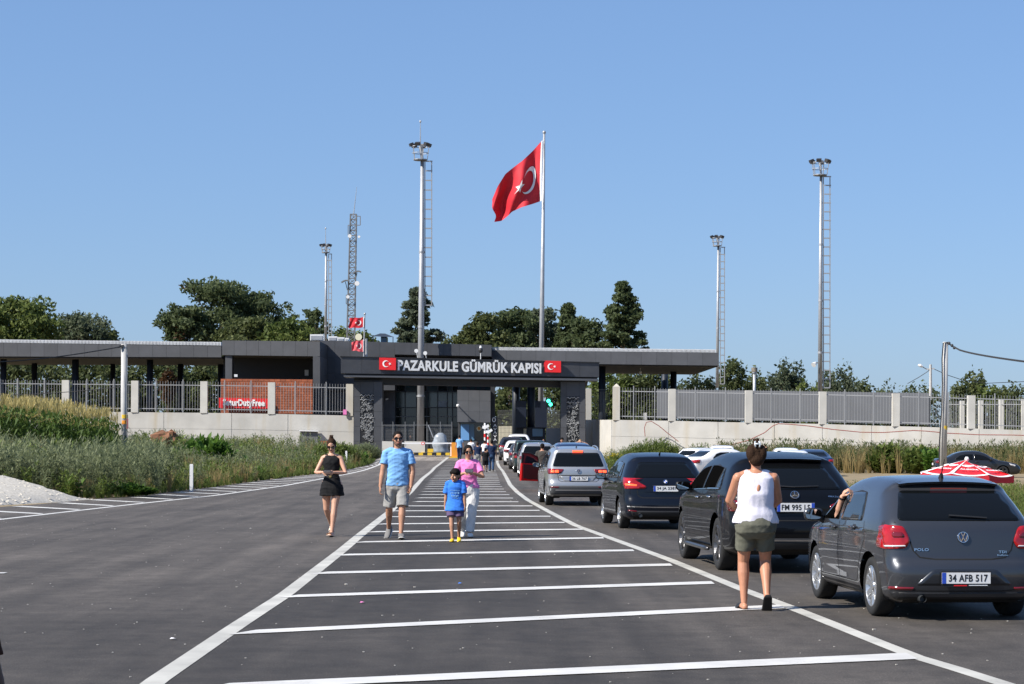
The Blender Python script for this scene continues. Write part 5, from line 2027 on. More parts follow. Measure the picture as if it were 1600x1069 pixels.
shrub('green weed bush just beside the right utility pole', 1437, 691, 22, 116, T_broad, 'weed_green', 100, seed=10, zb=0)
shrub('narrow green weed touching the right utility pole', 1460, 688, 9, 114, T_broad, 'weed_bright', 40, seed=11, zb=0)
shrub('grey-green bush at the right edge behind the dark saloon', 1592, 695, 26, 128, T_grey, 'weed_grey', 110, seed=12, zb=0)
shrub('small weed bush growing on the left wall foot by the earth heap', 272, 664, 12, 112, T_grey, 'weed_grey', 40, seed=13)

def right_spots(n, xa, xb, da, db, seed, keep=None):
    r = np.random.default_rng(seed)
    out = []
    while len(out) < n:
        d_ = r.uniform(da, db)
        x = P(r.uniform(xa, xb), 700, d_).x
        if x < xre(d_) + .3 or (keep and not keep(x, d_, r)):
            continue
        out.append((x, d_, terrain(x, d_), 1.0))
    return out
scatter('dry_scrub', T_dry, right_spots(1100, 1120, 1640, 116, 146, 31), 'weed_dry', 'dry straw-coloured scrub along the foot of the right wall', 'scrub', smin=1.0, smax=2.2)
scatter('dry_scrub_stems', T_grey, right_spots(520, 1120, 1640, 118, 146, 32), 'leaf_olive', 'olive weeds mixed into the scrub along the right wall', 'weeds', smin=1.0, smax=1.9)
kp = lambda x, d_, r: math.sin(x * .8) + math.sin(d_ * .35) + r.uniform(-1, 1) > -.4
scatter('field_grass', T_dry, right_spots(1100, 1150, 1660, 36, 76, 33, kp), 'weed_dry', 'pale dry grass on the verge right of the queue', 'grass', smin=.3, smax=.7)
scatter('field_weeds', T_grey, right_spots(1900, 1050, 1660, 34, 70, 34), 'weed_green', 'green weeds on the verge right of the queue', 'weeds', smin=.3, smax=.65)
scatter('far_verge_weeds', T_grey, right_spots(260, 945, 1130, 100, 150, 35), 'weed_green', 'low weeds on the verge near the right wall corner', 'weeds', smin=.5, smax=1.0)
# heap of reddish earth before the left wall
m = MB()
c = P(258, 686, 108)
m.ell((c.x, 108, c.z - .05), (.75, .6, .5), 16, 8)
m.v = [tuple(k + random.uniform(-.10, .10) for k in v) for v in m.v]
tag(m.build('earth_heap', MAT['dirt_heap'], loc=(c.x, 108, .6)), 'small reddish-brown earth heap in front of the left wall', 'earth heap')
# ------------------------------------------------------------------ vehicles
def catmull_closed(pts, step):
    n = len(pts)
    out = []
    for i in range(n):
        p0, p1, p2, p3 = [np.array(pts[(i + k) % n], float) for k in (-1, 0, 1, 2)]
        L = np.linalg.norm(p2 - p1)
        t1 = np.linalg.norm(p1 - p0) ** .5
        t2 = t1 + L ** .5
        t3 = t2 + np.linalg.norm(p3 - p2) ** .5
        m = max(2, int(L / step))
        for j in range(m):
            t = t1 + (t2 - t1) * j / m
            A1 = p0 * (t1 - t) / t1 + p1 * t / t1
            A2 = p1 * (t2 - t) / (t2 - t1) + p2 * (t - t1) / (t2 - t1)
            A3 = p2 * (t3 - t) / (t3 - t2) + p3 * (t - t2) / (t3 - t2)
            B1 = A1 * (t2 - t) / t2 + A2 * t / t2
            B2 = A2 * (t3 - t) / (t3 - t1) + A3 * (t - t1) / (t3 - t1)
            out.append(B1 * (t2 - t) / (t2 - t1) + B2 * (t - t1) / (t2 - t1))
    return np.array(out)

def inside(poly, pts):
    x, y = pts[:, 0], pts[:, 1]
    r = np.zeros(len(pts), bool)
    px, py = poly[:, 0], poly[:, 1]
    qx, qy = np.roll(px, -1), np.roll(py, -1)
    for a, b, c, d_ in zip(px, py, qx, qy):
        if b == d_:
            continue
        r ^= ((b > y) != (d_ > y)) & (x < (c - a) * (y - b) / (d_ - b) + a)
    return r

def edge_dist(poly, pts):
    best = np.full(len(pts), 1e9)
    q = np.roll(poly, -1, 0)
    for a, b in zip(poly, q):
        ab = b - a
        L2 = (ab * ab).sum() + 1e-12
        t = np.clip(((pts - a) @ ab) / L2, 0, 1)
        dd = np.linalg.norm(pts - (a + t[:, None] * ab), axis=1)
        best = np.minimum(best, dd)
    return best

def cdt(points, loops):
    vs = [Vector((float(p[0]), float(p[1]))) for p in points]
    es = []
    for lp in loops:
        es += [(lp[i], lp[(i + 1) % len(lp)]) for i in range(len(lp))]
    r = delaunay_2d_cdt(vs, es, [], 0, 1e-5)
    return np.array([(v.x, v.y) for v in r[0]]), [tuple(f) for f in r[2]]

def rpoly(pts, r=.03, n=3):
    """round the corners of a polygon"""
    out = []
    m = len(pts)
    for i in range(m):
        p, a, b = Vector(pts[i]), Vector(pts[i - 1]), Vector(pts[(i + 1) % m])
        da, db = (a - p), (b - p)
        ra, rb = min(r, da.length * .45), min(r, db.length * .45)
        s, e = p + da.normalized() * ra, p + db.normalized() * rb
        for k in range(n + 1):
            t = k / n
            q = s * (1 - t) ** 2 + p * 2 * t * (1 - t) + e * t * t
            out.append((q.x, q.y))
    return out

class Car:
    def __init__(s, name, label, S, paintm, loc_contact, head, k=1.0, grid=.05, group='vehicles queueing at the gate', cat='car'):
        s.S = S
        s.W, s.L, s.H = S['W'], S['L'], S['H']
        hw = s.W / 2
        th = R(head)
        yr = S['axles'][0]
        lp = Vector((-(hw - .09), yr, 0)) * k
        rot = Matrix.Rotation(th, 3, 'Z')
        loc = Vector(loc_contact) - rot @ lp
        s.t = thing(name, label, cat, loc, th, group)
        s.t.scale = (k, k, k)
        s.paint = paintm
        s.grid = grid
        s.body()

    def w0(s, y, z):
        S, hw, L = s.S, s.W / 2, s.L
        belt = np.interp(y, [0, L], S['belt'])
        zz = np.array([.0, .2, .32, .48, .62, 1.0, 2.0])
        k = np.interp(z, [.10, .22, .34, .50, .66], [.88, .955, .985, .998, 1.0])
        up = np.clip((z - .66) / np.maximum(belt - .66, .05), 0, 1)
        k = k - .028 * up ** 2.2
        g = np.clip((z - belt) / (s.H - belt), 0, 1.1)
        k = k - (S.get('tumble', .20)) * g ** 1.15
        # shoulder crease and sill hollow
        k = k + .010 * np.exp(-((z - (belt - .10)) / .035) ** 2) - .010 * np.exp(-((z - .40) / .07) ** 2) * ((y > S['axles'][0] + .4) & (y < S['axles'][1] - .4))
        pr = np.clip(1 - y / .95, 0, 1)
        pf = np.clip((y - (L - 1.15)) / 1.15, 0, 1)
        plan = 1 - S.get('taper_r', .09) * pr ** 2 - .17 * pf ** 2.2 - S.get('taper_g', .05) * np.clip(1 - y / 1.6, 0, 1) * g
        return hw * k * plan

    def deform(s, V):
        hw, L = s.W / 2, s.L
        belt = (s.S['belt'][0] + s.S['belt'][1]) / 2
        q = np.clip(1 - (V[:, 0] / hw) ** 2, 0, 1)
        a = np.clip(1 - V[:, 1] / 1.1, 0, 1)
        b = np.clip((V[:, 1] - (L - 1.4)) / 1.4, 0, 1)
        V[:, 1] += -s.S.get('bow_r', .075) * q * a * a * (3 - 2 * a) + .16 * q * b * b
        g = np.clip((V[:, 2] - belt + .1) / (s.H - belt + .1), 0, 1)
        V[:, 2] += s.S.get('crown', .035) * q * g
        return V

    def body(s):
        S = s.S
        step = s.grid
        out = catmull_closed(S['outline'], step * .8)
        s.out = out
        r = S.get('r_edge', .10)
        # wheel arch circles
        circ = []
        Ra = S['wheel_r'] * 1.16
        for ya in S['axles']:
            circ.append(np.array([(ya + Ra * math.cos(a), S['wheel_r'] * 1.02 + Ra * math.sin(a)) for a in np.linspace(0, 2 * math.pi, 41)[:-1]]))
        pts = [out]
        nrm = np.roll(out, -1, 0) - np.roll(out, 1, 0)
        nrm = np.stack([nrm[:, 1], -nrm[:, 0]], 1)
        nrm /= np.linalg.norm(nrm, axis=1)[:, None] + 1e-9
        if not inside(out, out[:1] + nrm[:1] * .02)[0]:
            nrm = -nrm
        for e in (.12, .32, .6, .95):
            c = out + nrm * r * e
            ok = inside(out, c) & (edge_dist(out, c) > r * e * .97)
            pts.append(c[ok])
        g = np.arange(0, s.L + step, step)
        h = np.arange(0, s.H + step, step)
        gg = np.array([(a, b) for a in g for b in h])
        ok = inside(out, gg)
        gg = gg[ok]
        gg = gg[edge_dist(out, gg) > r * 1.15]
        pts.append(gg)
        n0 = sum(len(p) for p in pts)
        for c in circ:
            pts.append(c)
        allp = np.concatenate(pts)
        loops = [list(range(len(out)))]
        b = n0
        for c in circ:
            loops.append(list(range(b, b + len(c))))
            b += len(c)
        v2, f = cdt(allp, loops)
        cen = np.array([v2[list(t)].mean(0) for t in f])
        keep = inside(out, cen)
        for ya in S['axles']:
            keep &= np.hypot(cen[:, 0] - ya, cen[:, 1] - S['wheel_r'] * 1.02) > Ra * .995
        f = [t for t, kk in zip(f, keep) if kk]
        e = edge_dist(out, v2)
        e = np.where(e < 1e-4, 0, e)
        def half(v, e):
            w = s.w0(v[:, 0], v[:, 1])
            q = np.clip(1 - e / r, 0, 1)
            return w - r * (1 - np.sqrt(np.clip(1 - q * q, 0, 1)))
        w = half(v2, e)
        left = np.stack([-w, v2[:, 0], v2[:, 1]], 1)
        right = np.stack([w, v2[:, 0], v2[:, 1]], 1)
        n = len(v2)
        V = [left, right]
        Fc = [tuple(t) for t in f] + [tuple(i + n for i in t[::-1]) for t in f]
        # strip round the outline
        NT = 15
        wo = half(out, np.zeros(len(out)))
        base = 2 * n
        st = []
        for i in range(len(out)):
            for j in range(NT):
                t = -1 + 2 * j / (NT - 1)
                st.append((t * wo[i], out[i, 0], out[i, 1]))
        V.append(np.array(st))
        V = s.deform(np.concatenate(V))
        under = []
        m = len(out)
        for i in range(m):
            i2 = (i + 1) % m
            low = max(out[i, 1], out[i2, 1]) < S.get('under_z', .27)
            for j in range(NT - 1):
                a = base + i * NT + j
                bq = base + i2 * NT + j
                (under if low else Fc).append((a, a + 1, bq + 1, bq))
        bm = bmesh.new()
        vs = [bm.verts.new(p) for p in V]
        for t in Fc:
            try:
                bm.faces.new([vs[i] for i in t])
            except ValueError:
                pass
        uf = []
        for t in under:
            try:
                uf.append(bm.faces.new([vs[i] for i in t]))
            except ValueError:
                pass
        bmesh.ops.remove_doubles(bm, verts=bm.verts, dist=1e-4)
        bmesh.ops.recalc_face_normals(bm, faces=bm.faces)
        uf = set(x for x in uf if x.is_valid)
        s.bvh = BVHTree.FromBMesh(bm)
        for fa in bm.faces:
            fa.smooth = True
        mu = MB()
        for fa in uf:
            mu.add([v.co for v in fa.verts], [tuple(range(len(fa.verts)))])
        bmesh.ops.delete(bm, geom=list(uf), context='FACES_ONLY')
        loose = [v for v in bm.verts if not v.link_faces]
        bmesh.ops.delete(bm, geom=loose, context='VERTS')
        me = bpy.data.meshes.new('body')
        bm.to_mesh(me)
        bm.free()
        me.materials.append(MAT[s.paint])
        o = bpy.data.objects.new('body', me)
        s.body_o = link(o, s.t)
        mu.build('underbody', MAT['under_black'], s.t, world=False)
        # wheel wells
        for ya in S['axles']:
            for sx in (-1, 1):
                mb = MB()
                hw = s.W / 2
                arc = [(ya + Ra * 1.0 * math.cos(a), S['wheel_r'] * 1.02 + Ra * math.sin(a)) for a in np.linspace(-.35, math.pi + .35, 22)]
                for (yy, zz) in arc:
                    mb.v += [(sx * (hw - .075), yy, zz), (sx * (hw - .42), yy, zz)]
                for i in range(len(arc) - 1):
                    mb.f.append((2 * i, 2 * i + 1, 2 * i + 3, 2 * i + 2))
                mb.f.append(tuple(2 * i + 1 for i in range(len(arc))))
                mb.build('wheel_well', MAT['under_black'], s.t, world=False)

    # ---- projection
    def hit(s, side, a, b):
        if side == 'L':
            o, d_ = Vector((-3, a, b)), Vector((1, 0, 0))
        elif side == 'R':
            o, d_ = Vector((3, a, b)), Vector((-1, 0, 0))
        elif side == 'B':
            o, d_ = Vector((a, -3, b)), Vector((0, 1, 0))
        elif side == 'F':
            o, d_ = Vector((a, s.L + 3, b)), Vector((0, -1, 0))
        else:
            o, d_ = Vector((a, b, 4)), Vector((0, 0, -1))
        p, n, i, dist = s.bvh.ray_cast(o, d_)
        if p is None or (side in 'LR' and abs(p.x) < s.W * .25) or (side == 'B' and p.y > s.L * .5):
            q = {'L': Vector((-s.W / 2, a, b)), 'R': Vector((s.W / 2, a, b)), 'B': Vector((a, 0, b)), 'F': Vector((a, s.L, b)), 'T': Vector((a, b, s.H))}[side]
            p, n, i, dist = s.bvh.find_nearest(q)
        if n.dot(d_) > 0:
            n = -n
        return p, n

    def patch(s, name, side, poly, m, off=.006, parent=None, g=.06, skirt=.012):
        poly = np.array(poly, float)
        bd = []
        for i in range(len(poly)):
            a, b = poly[i], poly[(i + 1) % len(poly)]
            k = max(1, int(np.linalg.norm(b - a) / g))
            for j in range(k):
                bd.append(a + (b - a) * j / k)
        bd = np.array(bd)
        lo, hi = bd.min(0), bd.max(0)
        gr = np.array([(x, y) for x in np.arange(lo[0] + g / 2, hi[0], g) for y in np.arange(lo[1] + g / 2, hi[1], g)]).reshape(-1, 2)
        if len(gr):
            gr = gr[inside(bd, gr)]
        if len(gr):
            gr = gr[edge_dist(bd, gr) > g * .35]
        v2, f = cdt(np.concatenate([bd, gr]) if len(gr) else bd, [list(range(len(bd)))])
        cen = np.array([v2[list(t)].mean(0) for t in f])
        kp = inside(bd, cen)
        f = [t for t, kk in zip(f, kp) if kk]
        mb = MB()
        hs = [s.hit(side, x, y) for x, y in v2]
        mb.v = [tuple(p + n * off) for p, n in hs]
        mb.f = [t if side in 'RB' else t[::-1] for t in f] if side in 'RB' else list(f)
        nb = len(v2)
        # skirt along the rim
        cnt = {}
        for t in f:
            for a, b in zip(t, t[1:] + t[:1]):
                cnt[(a, b)] = 1
        mb.v += [tuple(p - n * skirt) for p, n in hs]
        for (a, b) in cnt:
            if (b, a) not in cnt:
                mb.f.append((a, b, b + nb, a + nb))
        me = mb.mesh(name, MAT[m], smooth=False)
        bm = bmesh.new()
        bm.from_mesh(me)
        bmesh.ops.recalc_face_normals(bm, faces=bm.faces)
        n0 = hs[0][1]
        tot = sum((fa.normal.dot(n0) * fa.calc_area() for fa in list(bm.faces)[:len(f)]), 0.0)
        if tot < 0:
            bmesh.ops.reverse_faces(bm, faces=bm.faces)
        for i, fa in enumerate(bm.faces):
            fa.smooth = i < len(f)
        bm.to_mesh(me)
        bm.free()
        o = bpy.data.objects.new(name, me)
        return link(o, parent or s.t)

    def strip(s, name, side, line, w, m, off=.004, parent=None, step=.05):
        pts = []
        for a, b in zip(line[:-1], line[1:]):
            a, b = np.array(a, float), np.array(b, float)
            k = max(1, int(np.linalg.norm(b - a) / step))
            for j in range(k):
                pts.append(a + (b - a) * j / k)
        pts.append(np.array(line[-1], float))
        mb = MB()
        for i, p in enumerate(pts):
            d_ = pts[min(i + 1, len(pts) - 1)] - pts[max(i - 1, 0)]
            d_ /= np.linalg.norm(d_) + 1e-9
            nn = np.array([-d_[1], d_[0]]) * w / 2
            for q in (p - nn, p + nn):
                h, n = s.hit(side, q[0], q[1])
                mb.v.append(tuple(h + n * off))
            if i:
                k = 2 * i
                mb.f.append((k - 2, k - 1, k + 1, k))
        return mb.build(name, MAT[m], parent or s.t, world=False)

    def frame(s, side, a, b):
        p, n = s.hit(side, a, b)
        if side == 'B':
            xa = Vector((1, 0, 0))
            xa = (xa - n * xa.dot(n)).normalized()
        elif side == 'L':
            xa = Vector((0, -1, 0))
            xa = (xa - n * xa.dot(n)).normalized()
        else:
            xa = Vector((0, 1, 0))
            xa = (xa - n * xa.dot(n)).normalized()
        za = n.cross(xa) if n.cross(xa).z > 0 else -n.cross(xa)
        return p, n, xa, za

    def roof_z(s, y):
        o = s.out
        z = 0
        q = np.roll(o, -1, 0)
        for a, b in zip(o, q):
            if (a[0] - y) * (b[0] - y) <= 0 and abs(a[0] - b[0]) > 1e-9:
                t = (y - a[0]) / (b[0] - a[0])
                z = max(z, a[1] + (b[1] - a[1]) * t)
        return z

    def side_windows(s, ranges, drop=.115, m='car_glass', mats=None, trim=True, rearcut=None, belt_off=.015):
        L = s.L
        bl = lambda y: float(np.interp(y, [0, L], s.S['belt'])) + belt_off
        for side in 'LR':
            for k, (y0, y1) in enumerate(ranges):
                ys = np.linspace(y0, y1, 9)
                top = []
                for y in ys:
                    z = s.roof_z(y) - drop
                    if rearcut and y < rearcut[0]:
                        z = min(z, bl(y) + .05 + (y - y0) / max(.01, rearcut[0] - y0) * (s.roof_z(rearcut[0]) - drop - bl(y) - .05))
                    top.append((y, z))
                poly = [(y, bl(y)) for y in ys] + [(y, z) for y, z in top[::-1] if z > bl(y) + .012]
                pl = rpoly([poly[0]] + poly[8:9] + poly[9:], .03)
                mm = m if mats is None else mats[k]
                if side == 'R' and mm == 'car_open_dark':
                    mm = m
                if trim:
                    c = np.mean(np.array(pl), 0)
                    big = [tuple(np.array(p) + (np.array(p) - c) / (np.linalg.norm(np.array(p) - c) + 1e-6) * .022) for p in pl]
                    w = s.patch('side_window', side, big, 'trim_black', .003)
                    s.patch('pane', side, pl, mm, .0065, w)
                else:
                    s.patch('side_window', side, pl, mm, .005)

    def wheel(s, rim='alloy', nsp=5, split=True, spoke_w=.05):
        S = s.S
        r, w = S['wheel_r'], S.get('tyre_w', .205)
        for ya in S['axles']:
            for sx in (-1, 1):
                x0 = sx * (s.W / 2 - .035)
                # tyre
                prof = [(.64, -.02), (.70, -.002), (.86, .006), (.955, -.004), (.99, -.03), (1.0, -.07), (1.0, -w + .07), (.985, -w + .03), (.90, -w), (.66, -w)]
                mb = MB()
                sg = 40 if s.grid < .06 else 20
                rs = []
                for a in range(sg):
                    an = 2 * math.pi * a / sg
                    rs.append([(x0 + sx * q[1] - sx * .0, ya + q[0] * r * math.cos(an), r + q[0] * r * math.sin(an)) for q in prof])
                n = len(prof)
                for rr in rs:
                    mb.v += rr
                for a in range(sg):
                    b = (a + 1) % sg
                    for k in range(n):
                        k2 = (k + 1) % n
                        mb.f.append((a * n + k, a * n + k2, b * n + k2, b * n + k))
                wo = mb.build('wheel', MAT['tyre'], s.t, world=False, smooth=True, fixn=True)
                # rim
                mb = MB()
                def ring(ra, rb, xa, xb):
                    b0 = len(mb.v)
                    for a in range(sg):
                        an = 2 * math.pi * a / sg
                        mb.v.append((x0 + sx * xa, ya + ra * math.cos(an), r + ra * math.sin(an)))
                        mb.v.append((x0 + sx * xb, ya + rb * math.cos(an), r + rb * math.sin(an)))
                    for a in range(sg):
                        b = (a + 1) % sg
                        mb.f.append((b0 + 2 * a, b0 + 2 * b, b0 + 2 * b + 1, b0 + 2 * a + 1))
                ring(r * .70, r * .665, -.004, -.001)
                ring(r * .665, r * .60, -.001, -.05)
                cx = x0 + sx * -.018
                for k in range(nsp):
                    for dv in ((-.5, .5) if split else (0,)):
                        an = 2 * math.pi * k / nsp + .3 + dv * .30
                        u = Vector((0, math.cos(an), math.sin(an)))
                        ab = 2 * math.pi * k / nsp + .3 + dv * .12
                        u0 = Vector((0, math.cos(ab), math.sin(ab)))
                        a_, b_ = Vector((cx - sx * .006, ya, r)) + u0 * r * .12, Vector((cx + sx * .012, ya, r)) + u * r * .66
                        sd_ = Vector((1, 0, 0)).cross(u).normalized()
                        w0_, w1_ = spoke_w * .5 * (.6 if split else 1), spoke_w * .42 * (.6 if split else 1)
                        dx = Vector((sx * .016, 0, 0))
                        mb.add([a_ - sd_ * w0_, a_ + sd_ * w0_, b_ + sd_ * w1_, b_ - sd_ * w1_, a_ - sd_ * w0_ * 1.4 - dx, a_ + sd_ * w0_ * 1.4 - dx, b_ + sd_ * w1_ * 1.4 - dx, b_ - sd_ * w1_ * 1.4 - dx],
                               [(0, 1, 2, 3), (0, 4, 5, 1), (1, 5, 6, 2), (2, 6, 7, 3), (3, 7, 4, 0)])
                mb.tube([(cx - sx * .02, ya, r), (cx + sx * .006, ya, r)], [r * .19, r * .16], 16)
                mb.build('rim', MAT[rim], wo, world=False, fixn=True)
                MB().tube([(x0 - sx * .06, ya, r), (x0 - sx * .055, ya, r)], r * .64, 20).build('brake_disc', MAT['under_black'], wo, world=False)

    def mirrors(s, y, z, m=None, out=.13):
        for sx in (-1, 1):
            p, n = s.hit('L' if sx < 0 else 'R', y, z - .06)
            c = Vector((p.x + sx * out, y - .02, z + .02))
            mb = MB()
            rs = []
            for k in range(7):
                t = k / 6
                q = .55 + .45 * math.sin(math.pi * min(1, t * 1.1) * .5 + .5)
                ww, hh, yy = .115 * (1 - .55 * t ** 2), .075 * (1 - .6 * t ** 2), -.05 + .16 * t
                rs.append([c + Vector((sx * ww * math.copysign(abs(math.cos(a)) ** .6, math.cos(a)), yy, hh * math.copysign(abs(math.sin(a)) ** .6, math.sin(a)))) for a in np.linspace(0, 2 * math.pi, 19)[:-1]])
            mb.rings(rs)
            mo = mb.build('mirror', MAT[m or s.paint], s.t, world=False, smooth=True, fixn=True)
            g = MB()
            g.v = [tuple(c + Vector((sx * .095 * math.copysign(abs(math.cos(a)) ** .6, math.cos(a)), -.053, .058 * math.copysign(abs(math.sin(a)) ** .6, math.sin(a))))) for a in np.linspace(0, 2 * math.pi, 19)[:-1]]
            g.f = [tuple(range(18))]
            g.build('mirror_glass', MAT['mirror'], mo, world=False)
            MB().tube([p - n * .02, c + Vector((-sx * .05, .02, -.03))], [.035, .028], 8).build('mirror_stem', MAT['trim_black'], mo, world=False)

    def handles(s, spots, m=None):
        for side in 'LR':
            for (y, z) in spots:
                p, n = s.hit(side, y, z)
                sgn = -1 if side == 'L' else 1
                a, b = p + Vector((sgn * .03, -.09, 0)), p + Vector((sgn * .03, .09, 0))
                mb = MB().tube([a + Vector((-sgn * .03, 0, 0)), a, b, b + Vector((-sgn * .03, 0, 0))], .014, 7)
                mb.build('door_handle', MAT[m or s.paint], s.t, world=False, smooth=True)
                s.patch('handle_cup', side, rpoly([(y - .07, z - .03), (y + .07, z - .03), (y + .07, z + .03), (y - .07, z + .03)], .025), 'trim_black', .002, g=.04)

    def plate(s, z, txt, wide=.52, tall=.115, band='TR', surround=True, rband=False):
        p, n, xa, za = s.frame('B', 0, z)
        n = Vector((0, -1, 0)); xa = Vector((1, 0, 0)); za = Vector((0, 0, 1))
        c = p + n * .022
        mb = MB()
        mb.obox(c, xa * (wide / 2 + .008), -n * .006, za * (tall / 2 + .012))
        po = mb.build('number_plate', MAT['trim_black'], s.t, world=False)
        MB().obox(c + n * .008, xa * wide / 2, -n * .003, za * tall / 2).build('plate_face', MAT['plate_white'], po, world=False)
        MB().obox(c + n * .0115 - xa * (wide / 2 - .022), xa * .022, -n * .001, za * tall / 2 * .98).build('blue_band', MAT['plate_blue'], po, world=False)
        if rband:
            MB().obox(c + n * .0115 + xa * (wide / 2 - .022), xa * .022, -n * .001, za * tall / 2 * .98).build('blue_band', MAT['plate_blue'], po, world=False)
        if txt:
            text_obj(txt, wide * (.76 if rband else .80), tall * .66, c + n * .0125 + xa * (.0 if rband else .02), xa, za, MAT['plate_ink'], 'plate_text', po, bold=.02, extrude=.001, world=False)
        return po

    def wiper(s, x0, x1, z0, z1, m='trim_black'):
        pts = []
        for k in range(5):
            t = k / 4
            h, n = s.hit('B', x0 + (x1 - x0) * t, z0 + (z1 - z0) * t)
            pts.append(h + n * .025)
        MB().tube(pts, .012, 5).build('wiper', MAT[m], s.t, world=False)

    def std_lines(s, bp, front, rear, zlow=.34, zdoor=None):
        """shut lines of the doors"""
        bl = lambda y: float(np.interp(y, [0, s.L], s.S['belt']))
        for side in 'LR':
            s.strip('shut_line', side, [(bp, bl(bp)), (bp, .62), (bp - .02, zlow)], .011, 'under_black', .0015)
            s.strip('shut_line', side, [(front, bl(front) - .02), (front + .02, .7), (front - .04, zlow)], .010, 'under_black', .0015)
            s.strip('shut_line', side, [(rear + .12, bl(rear)), (rear + .05, .82), (rear + .20, .66), (rear + .36, zlow + .05), (rear + .42, zlow)], .010, 'under_black', .0015)
            s.strip('shut_line', side, [(rear + .42, zlow), (front - .04, zlow)], .010, 'under_black', .0015)

SPEC = {}
SPEC['hatch'] = dict(L=3.97, W=1.69, H=1.46, axles=(.66, 3.13), wheel_r=.32, belt=(1.03, .93), tumble=.225, crown=.05, r_edge=.12, bow_r=.085,
    outline=[(.16, .19), (.05, .25), (.01, .36), (.0, .50), (.02, .60), (.065, .645), (.085, .78), (.115, .96), (.18, 1.05), (.42, 1.245), (.60, 1.37), (.615, 1.40), (.75, 1.427),
             (1.1, 1.452), (1.5, 1.455), (1.95, 1.42), (2.25, 1.345), (2.6, 1.17), (2.95, .99), (3.2, .94), (3.55, .87), (3.80, .75), (3.93, .60), (3.97, .45), (3.94, .28), (3.80, .19), (2.6, .185), (1.3, .185)])
SPEC['suv'] = dict(L=4.66, W=1.90, H=1.64, axles=(.93, 3.80), wheel_r=.38, tyre_w=.25, belt=(1.17, 1.06), tumble=.26, crown=.055, r_edge=.14, bow_r=.10, under_z=.33,
    outline=[(.20, .27), (.07, .33), (.02, .44), (.0, .60), (.02, .74), (.055, .80), (.06, .95), (.09, 1.06), (.17, 1.15), (.45, 1.38), (.64, 1.525), (.655, 1.555), (.80, 1.583),
             (1.2, 1.622), (1.7, 1.64), (2.2, 1.62), (2.65, 1.55), (3.05, 1.36), (3.45, 1.14), (3.7, 1.09), (4.15, 1.01), (4.45, .88), (4.62, .70), (4.66, .52), (4.60, .33), (4.4, .26), (3.0, .25), (1.6, .25)])
SPEC['mpv'] = dict(L=4.34, W=1.80, H=1.56, axles=(.83, 3.50), wheel_r=.325, tyre_w=.21, belt=(1.09, .99), tumble=.26, crown=.055, r_edge=.14, bow_r=.10, under_z=.29,
    outline=[(.18, .22), (.06, .28), (.02, .38), (.0, .50), (.02, .62), (.06, .70), (.07, .84), (.10, .98), (.17, 1.08), (.41, 1.29), (.57, 1.435), (.585, 1.47), (.72, 1.502),
             (1.1, 1.543), (1.6, 1.56), (2.1, 1.535), (2.5, 1.45), (2.9, 1.23), (3.25, 1.04), (3.5, .99), (3.9, .90), (4.15, .78), (4.30, .62), (4.34, .46), (4.28, .28), (4.1, .215), (2.8, .21), (1.5, .21)])
SPEC['tig'] = dict(L=4.49, W=1.84, H=1.66, axles=(.90, 3.58), wheel_r=.345, tyre_w=.225, belt=(1.12, 1.03), tumble=.23, crown=.05, r_edge=.125, bow_r=.085, under_z=.33,
    outline=[(.22, .27), (.08, .33), (.02, .44), (.0, .58), (.02, .68), (.06, .74), (.06, .92), (.085, 1.06), (.15, 1.13), (.32, 1.36), (.44, 1.53), (.45, 1.57), (.60, 1.60),
             (1.05, 1.64), (1.6, 1.66), (2.2, 1.63), (2.6, 1.55), (2.95, 1.36), (3.3, 1.12), (3.5, 1.07), (4.0, .98), (4.30, .85), (4.45, .68), (4.49, .50), (4.42, .32), (4.2, .26), (2.8, .25), (1.5, .25)])
SPEC['sedan'] = dict(L=4.62, W=1.80, H=1.44, axles=(.98, 3.68), wheel_r=.32, tyre_w=.21, belt=(1.00, .92), tumble=.28, crown=.05, r_edge=.13, bow_r=.10, taper_r=.11,
    outline=[(.16, .20), (.05, .27), (.01, .40), (.0, .60), (.05, .80), (.09, .97), (.16, 1.03), (.42, 1.05), (.75, 1.14), (1.10, 1.31), (1.5, 1.41), (1.95, 1.44), (2.35, 1.42),
             (2.7, 1.32), (3.1, 1.10), (3.45, .96), (3.75, .91), (4.2, .82), (4.48, .70), (4.60, .54), (4.62, .42), (4.55, .26), (4.4, .19), (3.0, .185), (1.6, .185)])
SPEC['box'] = dict(L=4.55, W=1.86, H=1.75, axles=(.80, 3.55), wheel_r=.37, tyre_w=.23, belt=(1.16, 1.10), tumble=.13, r_edge=.07, bow_r=.05, under_z=.33,
    outline=[(.14, .32), (.03, .38), (.0, .52), (.02, .70), (.05, .95), (.08, 1.16), (.15, 1.50), (.20, 1.66), (.32, 1.715),
             (.9, 1.74), (1.6, 1.75), (2.3, 1.73), (2.6, 1.67), (2.85, 1.45), (3.10, 1.17), (3.4, 1.10), (4.0, 1.05), (4.35, .98), (4.50, .80), (4.55, .58), (4.48, .38), (4.3, .31), (2.8, .30), (1.5, .30)])
